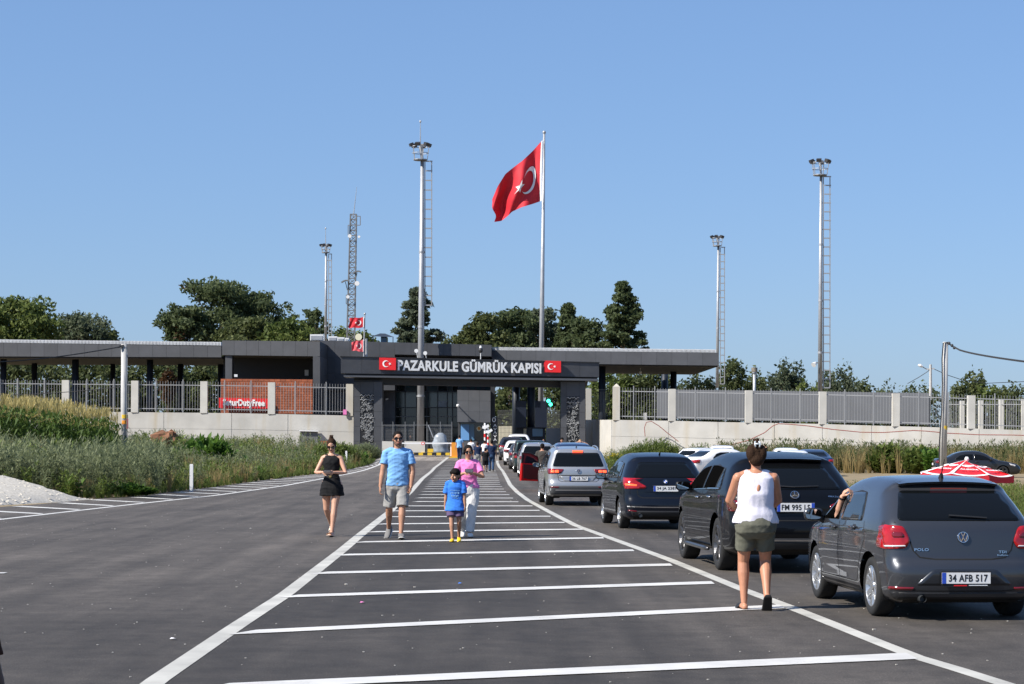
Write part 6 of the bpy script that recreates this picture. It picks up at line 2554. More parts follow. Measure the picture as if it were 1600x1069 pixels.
# ---- the grey hatchback in front
c = Car('hatchback', 'dark grey small hatchback nearest the camera at the right edge', SPEC['hatch'], 'paint_grey', G(1368, 962), 5.4, .975, .045)
c.side_windows([(1.02, 1.90), (2.02, 2.98)], .145, 'car_glass_blue', ['car_glass_blue', 'car_open_dark'], rearcut=(1.22, 0))
w = c.patch('rear_window', 'B', rpoly([(-.67, 1.045), (.67, 1.045), (.555, 1.35), (-.555, 1.35)], .05), 'car_glass', .005)
for sx in (-1, 1):
    lam = c.patch('tail_lamp', 'B', rpoly([(sx * .80, .995), (sx * .62, .985), (sx * .555, .84), (sx * .60, .755), (sx * .82, .745)], .035), 'lamp_red', .014, g=.035)
    c.patch('lamp_side', 'L' if sx < 0 else 'R', rpoly([(.06, .755), (.10, .985), (.235, 1.0), (.25, .93), (.19, .80), (.15, .755)], .03), 'lamp_red', .013, lam, g=.035)
    c.patch('lamp_inner', 'B', rpoly([(sx * .73, .93), (sx * .63, .925), (sx * .61, .87), (sx * .73, .87)], .025), 'lamp_red_deep', .0175, lam, g=.03)
    c.patch('lamp_line', 'B', rpoly([(sx * .79, .785), (sx * .61, .79), (sx * .60, .775), (sx * .79, .768)], .008), 'lamp_clear', .0175, lam, g=.03)
    c.patch('reflector', 'B', rpoly([(sx * .77, .36), (sx * .53, .355), (sx * .55, .325), (sx * .77, .325)], .012), 'lamp_red_deep', .008, g=.04)
# tailgate shut line, bumper crease and plate recess
c.strip('shut_line', 'B', [(-.70, 1.03), (-.645, .99)], .009, 'under_black', .002)
c.strip('shut_line', 'B', [(-.555, .83), (-.53, .74), (-.46, .665), (-.30, .645), (.30, .645), (.46, .665), (.53, .74), (.555, .83)], .013, 'under_black', .002)
c.patch('plate_recess', 'B', rpoly([(-.52, .375), (-.34, .545), (.34, .545), (.52, .375)], .04), 'paint_anthracite', .002, g=.05)  # flat patch; the recess's shade is put into its darker paint
c.patch('bumper_trim', 'B', rpoly([(-.76, .30), (.76, .30), (.70, .215), (-.70, .215)], .03), 'trim_black', .003, g=.05)
c.strip('bumper_crease', 'B', [(-.80, .345), (-.4, .315), (.4, .315), (.80, .345)], .012, 'under_black', .002)
c.plate(.455, '34 AFB 517')
p, n, xa, za = c.frame('B', 0, .385)
MB().obox(p + Vector((0, -.026, -.005)), (.262, 0, 0), (0, .004, 0), (0, 0, .014)).build('plate_holder', MAT['trim_black'], c.t, world=False)
MB().obox(p + Vector((-.06, -.031, -.005)), (.07, 0, 0), (0, .002, 0), (0, 0, .009)).build('holder_print', MAT['red_sign'], c.t, world=False)
MB().obox(p + Vector((.13, -.031, -.005)), (.10, 0, 0), (0, .002, 0), (0, 0, .005)).build('holder_print', MAT['white_sign'], c.t, world=False)
# roundel
def ring_badge(c, z, r, kind, x=0.0):
    p, n, xa, za = c.frame('B', x, z)
    q = p + n * .012
    b = MB()
    b.tube([q - n * .012, q + n * .002], r, 24)
    bo = b.build('badge', MAT['paint_blue' if kind == 'vw' else 'trim_black'], c.t, world=False)
    m = MB()
    m.tube([q + (xa * math.cos(a) + za * math.sin(a)) * r * .94 + n * .003 for a in np.linspace(0, 2 * math.pi, 25)], r * .10, 6)
    if kind == 'vw':
        L_ = lambda pts: [m.bar(q + (xa * a[0] + za * a[1]) * r + n * .004, q + (xa * b_[0] + za * b_[1]) * r + n * .004, .008, r * .15) for a, b_ in zip(pts[:-1], pts[1:])]
        L_([(-.36, .84), (0, .12), (.36, .84)])
        L_([(-.84, .40), (-.40, -.80), (0, -.02), (.40, -.80), (.84, .40)])
    elif kind == 'star':
        for a in (90, 210, 330):
            m.bar(q + n * .004, q + (xa * math.cos(R(a)) + za * math.sin(R(a))) * r * .92 + n * .004, .008, r * .16)
    m.build('emblem', MAT['chrome'], bo, world=False)
    if kind == 'quarter':
        for k, mm in enumerate(('white_sign', 'plate_blue', 'white_sign', 'plate_blue')):
            a0 = k * math.pi / 2
            vs = [q + n * .004] + [q + n * .004 + (xa * math.cos(a0 + t) + za * math.sin(a0 + t)) * r * .66 for t in np.linspace(0, math.pi / 2, 7)]
            MB().add(vs, [(0, i, i + 1) for i in range(1, 7)]).build('emblem_quarter', MAT[mm], bo, world=False)
    return bo
ring_badge(c, .875, .058, 'vw')
def badge_text(c, txt, x, z, w, h, side='B', m='chrome'):
    p, n, xa, za = c.frame(side, x, z)
    return text_obj(txt, w, h, p + n * .003, xa, za, MAT[m], 'lettering', c.t, bold=.012, extrude=.004, world=False)
badge_text(c, 'POLO', -.44, .745, .15, .030)
badge_text(c, 'TDI', .43, .722, .085, .026)
badge_text(c, 'BlueMotion', .43, .688, .12, .016)
c.wiper(.28, -.12, 1.06, 1.085)
# roof spoiler lip and third brake lamp
for (a, b, m, z0, z1, nm) in ((-.54, .54, 'paint_grey', 1.372, 1.412, 'spoiler'),):
    mb = MB()
    for k in range(13):
        x = a + (b - a) * k / 12
        h, n = c.hit('T', x, .75)
        e = -.075 * (1 - (x / .60) ** 4)
        mb.v += [(x, .77, h.z + .004), (x, .55 + e * .6, h.z - .026), (x, .56 + e * .6, h.z - .048), (x, .66, h.z - .045)]
        if k:
            i = 4 * k
            mb.f += [(i - 4, i, i + 1, i - 3), (i - 3, i + 1, i + 2, i - 2), (i - 2, i + 2, i + 3, i - 1)]
    mb.build(nm, MAT[m], c.t, world=False, smooth=False, fixn=True)
MB().obox((0, .515, 1.372), (.20, 0, 0), (0, .006, 0), (0, 0, .010)).build('brake_lamp', MAT['lamp_red_deep'], c.t, world=False)
MB().tube([(0, .80, 1.475), (0, .78, 1.53)], [.032, .018], 10).tube([(0, .78, 1.52), (0, .67, 1.69)], [.008, .004], 6).build('antenna', MAT['trim_black'], c.t, world=False)
MB().tube([(-.45, -.085, .235), (-.45, .15, .235)], .036, 14, cap=False).tube([(-.45, -.03, .235), (-.45, .15, .235)], .030, 12).build('exhaust', MAT['steel_dark'], c.t, world=False)
c.mirrors(2.74, 1.0)
c.handles([(1.28, .93), (2.13, .90)])
c.std_lines(1.96, 2.88, .78)
for side in 'LR':
    c.strip('side_crease', side, [(.5, .90), (1.5, .875), (2.8, .84), (3.3, .82)], .006, 'trim_black', .001)
    c.strip('sill', side, [(1.08, .265), (2.70, .265)], .06, 'trim_black', .004)
    c.patch('fuel_flap', side, rpoly([(.60, .83), (.78, .83), (.78, 1.0), (.60, 1.0)], .02), 'paint_grey', .0015, g=.05) if side == 'R' else None
c.wheel('alloy', 7, True, .07)
POLO = c

# ---- black SUV
c = Car('suv', 'glossy black SUV with blue-ended white plate behind the woman in white', SPEC['suv'], 'paint_black', G(1126, 890.5), 5.4, .985, .05)
c.side_windows([(.72, 1.02), (1.10, 1.95), (2.06, 3.18)], .155, 'car_glass_blue', ['car_glass', 'car_open_dark', 'car_open_dark'], rearcut=(.98, 0))
c.patch('rear_window', 'B', rpoly([(-.70, 1.175), (.70, 1.175), (.52, 1.50), (-.52, 1.50)], .06), 'car_glass', .005)
for sx in (-1, 1):
    lam = c.patch('tail_lamp', 'B', rpoly([(sx * .90, 1.01), (sx * .58, .995), (sx * .48, .95), (sx * .52, .885), (sx * .90, .865)], .04), 'lamp_red_deep', .014, g=.04)
    c.patch('lamp_side', 'L' if sx < 0 else 'R', rpoly([(.03, .88), (.05, 1.02), (.30, 1.03), (.26, .92)], .03), 'lamp_red_deep', .013, lam, g=.04)
    for k in range(3):
        c.patch('lamp_segment', 'B', rpoly([(sx * (.60 + .07 * k), .955), (sx * (.64 + .07 * k), .955), (sx * (.64 + .07 * k), .925), (sx * (.60 + .07 * k), .925)], .008), 'lamp_lit' if sx > 0 else 'lamp_red', .018, lam, g=.03)
    MB().obox((sx * .55, -.005, .36), (.13, 0, 0), (0, .03, 0), (0, 0, .035)).build('exhaust_trim', MAT['chrome'], c.t, world=False)
c.patch('bumper_trim', 'B', rpoly([(-.80, .50), (.80, .50), (.74, .33), (-.74, .33)], .04), 'trim_black', .004)
c.strip('chrome_strip', 'B', [(-.74, .47), (.74, .47)], .02, 'chrome', .008)
c.strip('shut_line', 'B', [(-.62, .90), (-.60, .80), (-.5, .745), (.5, .745), (.60, .80), (.62, .90)], .012, 'under_black', .002)
c.plate(.93, 'FM 995 LS', .53, .12, rband=True)
ring_badge(c, 1.095, .062, 'star')
badge_text(c, '4MATIC', .56, 1.075, .17, .028)
c.wiper(.02, -.42, 1.19, 1.215)
c.wiper(.02, .36, 1.19, 1.20)
mb = MB()
for k in range(13):
    x = -.52 + 1.04 * k / 12
    h, n = c.hit('T', x, .80)
    e = -.09 * (1 - (x / .60) ** 4)
    mb.v += [(x, .84, h.z + .004), (x, .59 + e * .6, h.z - .034), (x, .60 + e * .6, h.z - .06), (x, .70, h.z - .05)]
    if k:
        i = 4 * k
        mb.f += [(i - 4, i, i + 1, i - 3), (i - 3, i + 1, i + 2, i - 2), (i - 2, i + 2, i + 3, i - 1)]
mb.build('spoiler', MAT['paint_black'], c.t, world=False, fixn=True)
c.mirrors(3.0, 1.14)
c.handles([(1.35, 1.04), (2.28, 1.01)], 'chrome')
c.std_lines(2.0, 3.12, .95, .44)
for side in 'LR':
    pts = [c.hit(side, y, .30)[0] + Vector((-.06 if side == 'L' else .06, 0, -.02)) for y in np.linspace(1.42, 3.28, 9)]
    MB().tube(pts, [.025] + [.035] * 7 + [.025], 8).build('running_board', MAT['alloy_dark'], c.t, world=False, smooth=True)
    c.strip('window_trim', side, [(.80, 1.17), (1.5, 1.155), (2.5, 1.12), (3.2, 1.09)], .012, 'chrome', .009)
c.wheel('alloy_dark', 5, True, .085)

# ---- navy people carrier
c = Car('compact_van', 'dark navy compact people carrier ahead of the black SUV', SPEC['mpv'], 'paint_navy', G(971, 825.3), 5.0, .965, .05)
c.side_windows([(.62, .95), (1.02, 1.86), (1.96, 2.98)], .15, 'car_glass_blue', ['car_glass', 'car_glass_blue', 'car_glass_blue'], rearcut=(.88, 0))
c.patch('rear_window', 'B', rpoly([(-.68, 1.09), (.68, 1.09), (.50, 1.415), (-.50, 1.415)], .06), 'car_glass', .005)
for sx in (-1, 1):
    lam = c.patch('tail_lamp', 'B', rpoly([(sx * .84, 1.075), (sx * .68, 1.06), (sx * .40, .905), (sx * .42, .865), (sx * .84, .855)], .035), 'lamp_red', .014, g=.04)
    c.patch('lamp_side', 'L' if sx < 0 else 'R', rpoly([(.04, .86), (.07, 1.07), (.34, 1.09), (.30, 1.0), (.18, .88)], .03), 'lamp_red', .013, lam, g=.04)
    c.patch('lamp_segment', 'B', rpoly([(sx * .82, .97), (sx * .60, .945), (sx * .60, .915), (sx * .82, .925)], .012), 'lamp_lit', .018, lam, g=.03)
    c.patch('reflector', 'B', rpoly([(sx * .78, .42), (sx * .60, .40), (sx * .62, .375), (sx * .78, .39)], .01), 'lamp_red_deep', .006, g=.05)
c.patch('bumper_trim', 'B', rpoly([(-.74, .40), (.74, .40), (.68, .27), (-.68, .27)], .04), 'trim_black', .004)
c.strip('bumper_crease', 'B', [(-.80, .49), (-.3, .475), (.3, .475), (.80, .49)], .022, 'chrome', .004)  # chrome line paints in the highlight along the bumper fold
c.strip('shut_line', 'B', [(-.60, .86), (-.58, .72), (-.5, .67), (.5, .67), (.58, .72), (.60, .86)], .012, 'under_black', .002)
c.plate(.865, '34 JA 2387', .52, .115)
ring_badge(c, 1.005, .048, 'quarter')
badge_text(c, '218d', .50, .985, .14, .03)
MB().tube([(-.53, -.05, .30), (-.53, .16, .30)], .04, 14).build('exhaust', MAT['steel_dark'], c.t, world=False)
MB().tube([(-.53, -.06, .30), (-.53, .10, .30)], .047, 14, cap=False).build('exhaust_ring', MAT['chrome'], c.t, world=False)
mb = MB()
mb.add([(-.02, .84, 1.565), (.02, .84, 1.565), (.012, .74, 1.62), (-.012, .74, 1.62), (0, 1.0, 1.58)], [(0, 1, 2, 3), (4, 0, 3), (1, 4, 2), (4, 3, 2)])
mb.build('shark_fin', MAT['paint_navy'], c.t, world=False)
c.mirrors(2.86, 1.06)
c.handles([(1.25, .98), (2.14, .95)])
c.std_lines(1.90, 2.92, .82, .40)
c.wheel('alloy', 5, True, .075)

# ---- silver SUV
c = Car('suv', 'silver SUV with lit third brake lamp ahead of the navy people carrier', SPEC['tig'], 'paint_silver', G(855, 789.3), 3.2, .95, .05)
c.side_windows([(.52, .90), (1.02, 1.90), (2.0, 2.98)], .15, 'car_glass', rearcut=(.80, 0))
c.patch('rear_window', 'B', rpoly([(-.74, 1.125), (.74, 1.125), (.60, 1.525), (-.60, 1.525)], .06), 'car_glass', .005)
for sx in (-1, 1):
    lam = c.patch('tail_lamp', 'B', rpoly([(sx * .86, 1.065), (sx * .42, 1.055), (sx * .50, .93), (sx * .86, .915)], .03), 'lamp_red_deep', .014, g=.05)
    c.patch('lamp_side', 'L' if sx < 0 else 'R', rpoly([(.03, .92), (.05, 1.06), (.30, 1.08), (.24, .95)], .03), 'lamp_red_deep', .013, lam, g=.05)
    for x in (.62, .74):
        c.patch('lamp_segment', 'B', rpoly([(sx * (x - .05), 1.025), (sx * (x + .05), 1.025), (sx * (x + .05), .955), (sx * (x - .05), .955)], .02), 'lamp_lit', .018, lam, g=.04)
    c.patch('reflector', 'B', rpoly([(sx * .80, .56), (sx * .56, .56), (sx * .57, .53), (sx * .80, .53)], .01), 'lamp_red_deep', .012, g=.05)
c.patch('bumper_trim', 'B', rpoly([(-.86, .585), (.86, .585), (.80, .33), (-.80, .33)], .04), 'trim_grey', .006)
c.strip('chrome_strip', 'B', [(-.66, .46), (.66, .46)], .035, 'alloy', .012)
c.strip('shut_line', 'B', [(-.60, .92), (-.57, .74), (-.5, .70), (.5, .70), (.57, .74), (.60, .92)], .012, 'under_black', .002)
c.patch('plate_recess', 'B', rpoly([(-.42, .72), (-.55, .86), (.55, .86), (.42, .72)], .02), 'paint_silver', .002)
c.strip('recess_shade', 'B', [(-.55, .875), (.55, .875)], .02, 'trim_black', .003)
c.plate(.79, '36 LB 767', .52, .115)
ring_badge(c, 1.0, .06, 'vw')
h, n = c.hit('B', 0, 1.56)
MB().obox(h + Vector((0, -.012, .005)), (.15, 0, 0), (0, .012, 0), (0, 0, .024)).build('brake_lamp', MAT['lamp_lit'], c.t, world=False)
for side in 'LR':
    sx = -1 if side == 'L' else 1
    pts = [c.hit('T', sx * .60, y)[0] + Vector((0, 0, .045)) for y in np.linspace(.55, 2.5, 9)]
    MB().tube([pts[0] - Vector((0, 0, .05))] + pts + [pts[-1] - Vector((0, 0, .05))], .018, 6).build('roof_rail', MAT['alloy'], c.t, world=False)
    for ya in c.S['axles']:
        c.strip('arch_trim', side, [(ya + .44 * math.cos(a), .352 + .44 * math.sin(a)) for a in np.linspace(.15, math.pi - .15, 14)], .06, 'trim_grey', .006)
    c.strip('sill', side, [(1.35, .34), (3.15, .34)], .10, 'trim_grey', .005)
MB().tube([(0, .85, 1.65), (0, .80, 1.71)], [.03, .012], 8).build('antenna', MAT['trim_black'], c.t, world=False)
c.mirrors(2.86, 1.12, 'trim_black')
c.handles([(1.25, 1.0), (2.14, .98)])
c.std_lines(1.95, 2.95, .88, .44)
c.wheel('alloy', 5, False, .07)

# ---- vehicles farther up the queue and parked at the right (simpler)
def simple_car(name, label, spec, paintm, contact, head, k=.95, lamps=True, group='vehicles queueing at the gate', rim='alloy', win=None, plate=None, lampm='lamp_red_deep'):
    c = Car(name, label, SPEC[spec], paintm, contact, head, k, .075, group)
    S = c.S
    by = {'hatch': [(1.02, 1.90), (2.02, 2.98)], 'suv': [(.72, 1.02), (1.10, 1.95), (2.06, 3.18)], 'mpv': [(.62, .95), (1.02, 1.86), (1.96, 2.98)],
          'tig': [(.52, .90), (1.02, 1.90), (2.0, 2.98)], 'sedan': [(1.05, 2.0), (2.10, 3.10)], 'box': [(.30, .95), (1.08, 1.85), (1.97, 2.80)]}[spec]
    c.side_windows(by, .145, 'car_glass', rearcut=(by[0][0] + .25, 0))
    rw = {'hatch': (1.045, .67, 1.355, .515), 'suv': (1.175, .70, 1.50, .52), 'mpv': (1.09, .68, 1.415, .50), 'tig': (1.125, .74, 1.525, .60), 'sedan': (1.09, .60, 1.36, .50), 'box': (1.17, .74, 1.62, .68)}[spec]
    c.patch('rear_window', 'B', rpoly([(-rw[1], rw[0]), (rw[1], rw[0]), (rw[3], rw[2]), (-rw[3], rw[2])], .05), 'car_glass', .005)
    zl = rw[0] - .08 if spec != 'sedan' else .93
    for sx in (-1, 1):
        hw = c.W / 2
        if spec == 'box':
            poly = [(sx * (hw - .06), 1.08), (sx * (hw - .22), 1.08), (sx * (hw - .22), .80), (sx * (hw - .06), .80)]
        else:
            poly = [(sx * (hw - .05), zl), (sx * (hw - .40), zl - .02), (sx * (hw - .36), zl - .13), (sx * (hw - .05), zl - .16)]
        lam = c.patch('tail_lamp', 'B', rpoly(poly, .03), lampm, .014, g=.06)
        sd_ = 'L' if sx < 0 else 'R'
        if spec != 'box':
            c.patch('lamp_side', sd_, rpoly([(.04, zl - .15), (.06, zl), (.34, zl + .01), (.22, zl - .11)], .03), lampm, .013, lam, g=.06)
        c.patch('headlamp', sd_, rpoly([(c.L - .62, .80), (c.L - .22, .70), (c.L - .25, .62), (c.L - .5, .68)], .03), 'lamp_clear', .008, g=.06)
    c.patch('bumper_trim', 'B', rpoly([(-.72, .46), (.72, .46), (.66, .30), (-.66, .30)], .04), 'trim_black', .005)
    c.patch('windscreen', 'F', rpoly([(-.62, S['belt'][1] + .14), (.62, S['belt'][1] + .14), (.52, S['H'] - .13), (-.52, S['H'] - .13)], .05), 'car_glass', .005, g=.1)
    c.plate(rw[0] - .36, plate, .50, .11)
    c.mirrors(by[-1][1] - .12, S['belt'][1] + .07)
    c.handles([((by[-2][0] + .2), S['belt'][0] - .13), (by[-1][0] + .14, S['belt'][0] - .14)])
    c.std_lines((by[-2][1] + by[-1][0]) / 2, by[-1][1] - .04, S['axles'][0] + .05, S['outline'][-1][1] + .14)
    c.wheel(rim, 5, False, .07)
    return c

def GP(px, d):   # road point at photo column px and distance d
    return Vector(((px - 800) / F * d, d, gz(d)))
# red car with its driver's door open
c = simple_car('hatchback', 'red hatchback with its driver door open in front of the silver SUV', 'hatch', 'paint_red', GP(862, 73.5), 2.5, .95, lampm='lamp_red')
hy = 2.92
mb = MB()
ang = R(64)
hp, hn = c.hit('L', hy, .7)
dirv = Vector((-math.sin(ang), -math.cos(ang), 0))
nv = Vector((-math.cos(ang), math.sin(ang), 0))
bl = [(0, .30), (.04, .93), (1.0, 1.0), (1.04, .34)]
pp = [hp * Vector((1, 1, 0)) + dirv * u + Vector((0, 0, z)) for u, z in bl] if False else [Vector((hp.x, hy, 0)) + dirv * u + Vector((0, 0, z)) for u, z in bl]
door = MB().poly(pp, nv * .13).build('door', MAT['paint_red'], c.t, world=False, fixn=True)
pi = [Vector((hp.x, hy, 0)) + dirv * u + Vector((0, 0, z)) - nv * .012 for u, z in ((.05, .36), (.08, .90), (.95, .96), (.96, .40))]
MB().poly(pi, nv * .011).build('inner_panel', MAT['trim_black'], door, world=False, fixn=True)
fr = [(0.04, .93), (.30, 1.22), (.62, 1.36), (.98, 1.38), (1.0, 1.0)]
MB().tube([Vector((hp.x, hy, 0)) + dirv * u + Vector((0, 0, z)) + nv * .05 for u, z in fr], .028, 6).build('window_frame', MAT['trim_black'], door, world=False)
q_ = [Vector((hp.x, hy, 0)) + dirv * u + Vector((0, 0, z)) + nv * .05 for u, z in fr]
MB().poly(q_, nv * .006).build('door_pane', MAT['car_glass_blue'], door, world=False, fixn=True)
q_ = Vector((hp.x, hy, 0)) + dirv * .88 + Vector((0, 0, .40)) - nv * .016
MB().obox(q_, dirv * .06, nv * .003, (0, 0, .02)).build('door_reflector', MAT['lamp_red'], door, world=False)
simple_car('suv', 'dark blue SUV whose roof shows above the silver SUV', 'suv', 'paint_blue', GP(861, 84), 2.2, .99, rim='alloy_dark')
simple_car('estate_car', 'silver grey car seen left of the red open door', 'tig', 'paint_silver', GP(813, 98), 1.2, .96)
simple_car('off_roader', 'dark green boxy off-roader with upright tail and red lamp', 'box', 'paint_green', GP(804.5, 112), 1.0, .97, lampm='lamp_red')
simple_car('hatchback', 'grey hatchback between the off-roader and the white crossover', 'hatch', 'paint_grey', GP(797, 121), .5, .98)
simple_car('crossover', 'white crossover in the middle of the queue', 'mpv', 'paint_white', GP(788.5, 130), .5, .96, lampm='lamp_red')
simple_car('saloon_car', 'dark blue car at the head of the queue by the striped posts', 'mpv', 'paint_anthracite', GP(781, 141), .5, .98, lampm='lamp_red')
simple_car('suv', 'white SUV waiting under the gate beam', 'suv', 'paint_white', GP(792, 153), 0, .97)
simple_car('pickup_truck', 'white car facing the road beyond the right gate pillar', 'suv', 'paint_white', GP(858, 172), 4, .95)
# parked on the right
pk = 'cars parked on the right verge'
simple_car('saloon_car', 'white saloon parked nearest the queue with its tail towards the road', 'sedan', 'paint_white', Vector(((1083 - 800) / F * 98.4, 98.4, -.03)), -62, .97, group=pk, rim='alloy_dark', lampm='lamp_red')
simple_car('crossover', 'white crossover parked just left of the nearest white saloon', 'suv', 'paint_white', Vector(((1066 - 800) / F * 116, 116, -.03)), -40, .82, group=pk)
simple_car('hatchback', 'white car parked behind the nearest white saloon with only its roof showing', 'hatch', 'paint_white', Vector(((1108 - 800) / F * 122, 122, -.03)), -4, 1.0, group=pk)
simple_car('hatchback', 'white car parked behind the black SUV, the left of two white roofs', 'hatch', 'paint_white', Vector(((1208 - 800) / F * 110, 110, -.03)), -3, .95, group=pk)
simple_car('saloon_car', 'white car parked behind the black SUV, the right of two white roofs', 'sedan', 'paint_white', Vector(((1216 - 800) / F * 95, 95, -.03)), -3, .93, group=pk)
simple_car('saloon_car', 'blue-grey car parked right of the two white roofs behind the black SUV', 'sedan', 'paint_blue', Vector(((1252 - 800) / F * 108, 108, -.03)), 4, .92, group=pk, lampm='lamp_red')
simple_car('saloon_car', 'dark blue-black sporty saloon parked side-on by the right wall', 'sedan', 'paint_anthracite', Vector(((1497 - 800) / F * 106, 108, -.03)), -93, .90, group=pk, rim='alloy_dark')
# ------------------------------------------------------------------ people
def ik(a, b, l1, l2, pole):
    """two-bone joint position"""
    d_ = b - a
    L = min(d_.length, (l1 + l2) * .999)
    dn = d_.normalized()
    x = (l1 * l1 - l2 * l2 + L * L) / (2 * L)
    h = math.sqrt(max(0, l1 * l1 - x * x))
    p = pole - dn * pole.dot(dn)
    p.normalize()
    return a + dn * x + p * h, a + dn * L

def caps(mb, pts, rad, seg=12):
    """tapered chain with rounded ends"""
    pts = [Vector(p) for p in pts]
    a, b = pts[0], pts[-1]
    d0, d1 = (pts[1] - pts[0]).normalized(), (pts[-1] - pts[-2]).normalized()
    P_ = [a - d0 * rad[0] * .95, a - d0 * rad[0] * .6] + pts + [b + d1 * rad[-1] * .6, b + d1 * rad[-1] * .95]
    R_ = [rad[0] * .3, rad[0] * .8] + list(rad) + [rad[-1] * .8, rad[-1] * .3]
    mb.tube(P_, R_, seg)

def torso_rings(mb, rows, seg=20):
    """rows: (centre Vector, rx, ry)"""
    rs = []
    for c, rx, ry in rows:
        rs.append([Vector(c) + Vector((rx * math.copysign(abs(math.cos(a)) ** .85, math.cos(a)), ry * math.copysign(abs(math.sin(a)) ** .9, math.sin(a)), 0)) for a in np.linspace(0, 2 * math.pi, seg + 1)[:-1]])
    mb.rings(rs)

def person(label, loc, H, yaw, skin='skin_light', female=False, build=1.0, feet=None, hands=None, top=None, bottom=None, shoes=None, hair=None, glasses=False,
           head=(0, 0), vox=.011, hs=1.0, curl=.5, lean=0.0, belt=None, watch=False, elbow=None, group='people walking near the gate', hip_shift=0.0, heel=None, legk=1.0):
    t = None
    Z = Vector((0, 0, 1))
    u = H
    b = build
    sh = (.108 if not female else .096) * u * (1 + (b - 1) * .5)
    hipw = (.052 if not female else .056) * u
    zh, zk, za = .515 * u, .285 * u, .045 * u
    feet = feet or {}
    hands = hands or {}
    J = {}
    pel = Vector((hip_shift * u, 0, zh))
    lv = Vector((0, lean * u, 0))
    for s, k in ((-1, 'L'), (1, 'R')):
        J['hip' + k] = pel + Vector((s * hipw, 0, 0))
        f = Vector(feet.get(k, (s * .05, 0, 0))[:3]) * u
        ank = f + Vector((0, -.01 * u, za))
        J['knee' + k], J['ank' + k] = ik(J['hip' + k], ank, .235 * u, .245 * u, Vector((s * .12, 1, 0)))
        J['sho' + k] = Vector((s * sh * .97, 0, .798 * u)) + lv
        h = hands.get(k, (s * .17, .02, .47))
        hv = Vector(h) * u
        pole = (elbow or {}).get(k, (s * .5, -1, -.3))
        J['elb' + k], J['wri' + k] = ik(J['sho' + k], hv, .168 * u, .148 * u, Vector(pole))
    hk = hs * u / 1.72
    neck = Vector((0, .005 * u, .835 * u)) + lv
    hy, hp = R(head[0]), R(head[1])
    HR = Matrix.Rotation(hy, 3, 'Z') @ Matrix.Rotation(hp, 3, 'X')
    hz0 = u - .118 * hk      # head centre so that the crown reaches H
    hc = Vector((0, .02 * u, hz0)) + lv * 1.15
    T = lambda x, y, z: hc + HR @ (Vector((x, y, z)) * hk)
    # ---------- body: one skin
    mb = MB()
    ch = b
    cw = (.093 if not female else .082) * u
    wst = (.082 if not female else .068) * u * b
    hpw = (.088 if not female else .098) * u * (1 + (b - 1) * .7)
    rows = [(pel + Vector((0, 0, -.05 * u)), hpw * .75, .055 * u), (pel + Vector((0, -.005 * u, 0)), hpw, .068 * u * (1.12 if female else 1)), (pel + Vector((0, 0, .055 * u)), hpw * .95, .062 * u * b),
            (Vector((0, 0, .625 * u)) + lv * .35, wst, .055 * u * b), (Vector((0, .004 * u, .70 * u)) + lv * .6, (wst + cw) / 2, .060 * u * b), (Vector((0, .006 * u, .755 * u)) + lv * .8, cw, .064 * u),
            (Vector((0, 0, .80 * u)) + lv, cw * 1.05, .052 * u), (Vector((0, 0, .832 * u)) + lv, cw * .60, .040 * u), (neck + Vector((0, 0, .012 * u)), .034 * u, .033 * u)]
    torso_rings(mb, rows)
    caps(mb, [neck - Z * .02 * u, T(0, -.015, -.06)], [.036 * u * (.86 if female else 1), .033 * u * (.86 if female else 1)])
    for s, k in ((-1, 'L'), (1, 'R')):
        caps(mb, [neck + Vector((s * .012 * u, -.012 * u, -.008 * u)), neck.lerp(J['sho' + k], .55) + Z * .004 * u, J['sho' + k]], [.026 * u, .030 * u, .031 * u])
        h_, n_, a_ = J['hip' + k], J['knee' + k], J['ank' + k]
        lk = legk
        caps(mb, [h_ + Z * .02 * u, h_.lerp(n_, .35), h_.lerp(n_, .8), n_, n_.lerp(a_, .28), n_.lerp(a_, .6), a_], [.054 * u * lk, .050 * u * lk, .036 * u * lk, .032 * u * lk, .034 * u * lk, .025 * u * lk, .0195 * u])
        s_, e_, w_ = J['sho' + k], J['elb' + k], J['wri' + k]
        ak = (.9 if female else 1.08) * (1 + (b - 1) * .6)
        caps(mb, [s_, s_.lerp(e_, .4), e_, e_.lerp(w_, .3), w_], [.033 * u * ak, .029 * u * ak, .023 * u * ak, .024 * u * ak, .0155 * u * ak])
        # hand: palm, four fingers, thumb
        fd = (w_ - e_).normalized()
        hd = Vector((0, 0, -1)).lerp(fd, .75).normalized() if hands.get(k) is None else fd
        inw = Vector((-s, 0, 0))
        inw = (inw - hd * inw.dot(hd)).normalized()
        fw = hd.cross(inw).normalized()
        if fw.y < 0:
            fw = -fw
        hl = .105 * u
        pc = w_ + hd * hl * .24
        rotm = Matrix((inw, fw, hd)).transposed()
        mb.ell(pc, (.0095 * u, .0235 * u, hl * .27), 12, 8, rotm)
        cu = curl if not isinstance(curl, dict) else curl.get(k, .5)
        for i in range(4):
            o = (-.0165 + .011 * i) * u
            fl = hl * (.42, .47, .45, .36)[3 - i] * .95
            p0 = w_ + hd * hl * .46 + fw * o
            p1 = p0 + (hd * math.cos(cu * .6) + inw * math.sin(cu * .6)) * fl * .45
            p2 = p1 + (hd * math.cos(cu * 1.7) + inw * math.sin(cu * 1.7)) * fl * .32
            p3 = p2 + (hd * math.cos(cu * 2.6) + inw * math.sin(cu * 2.6)) * fl * .25
            caps(mb, [p0 - hd * .012 * u, p1, p2, p3], [.0054 * u, .0052 * u, .0047 * u, .004 * u], 8)
        q0 = w_ + hd * hl * .12 + fw * .016 * u
        q1 = q0 + (hd * .75 + fw * .6 + inw * .25).normalized() * hl * .24
        q2 = q1 + (hd * .95 + fw * .15 + inw * .35).normalized() * hl * .2
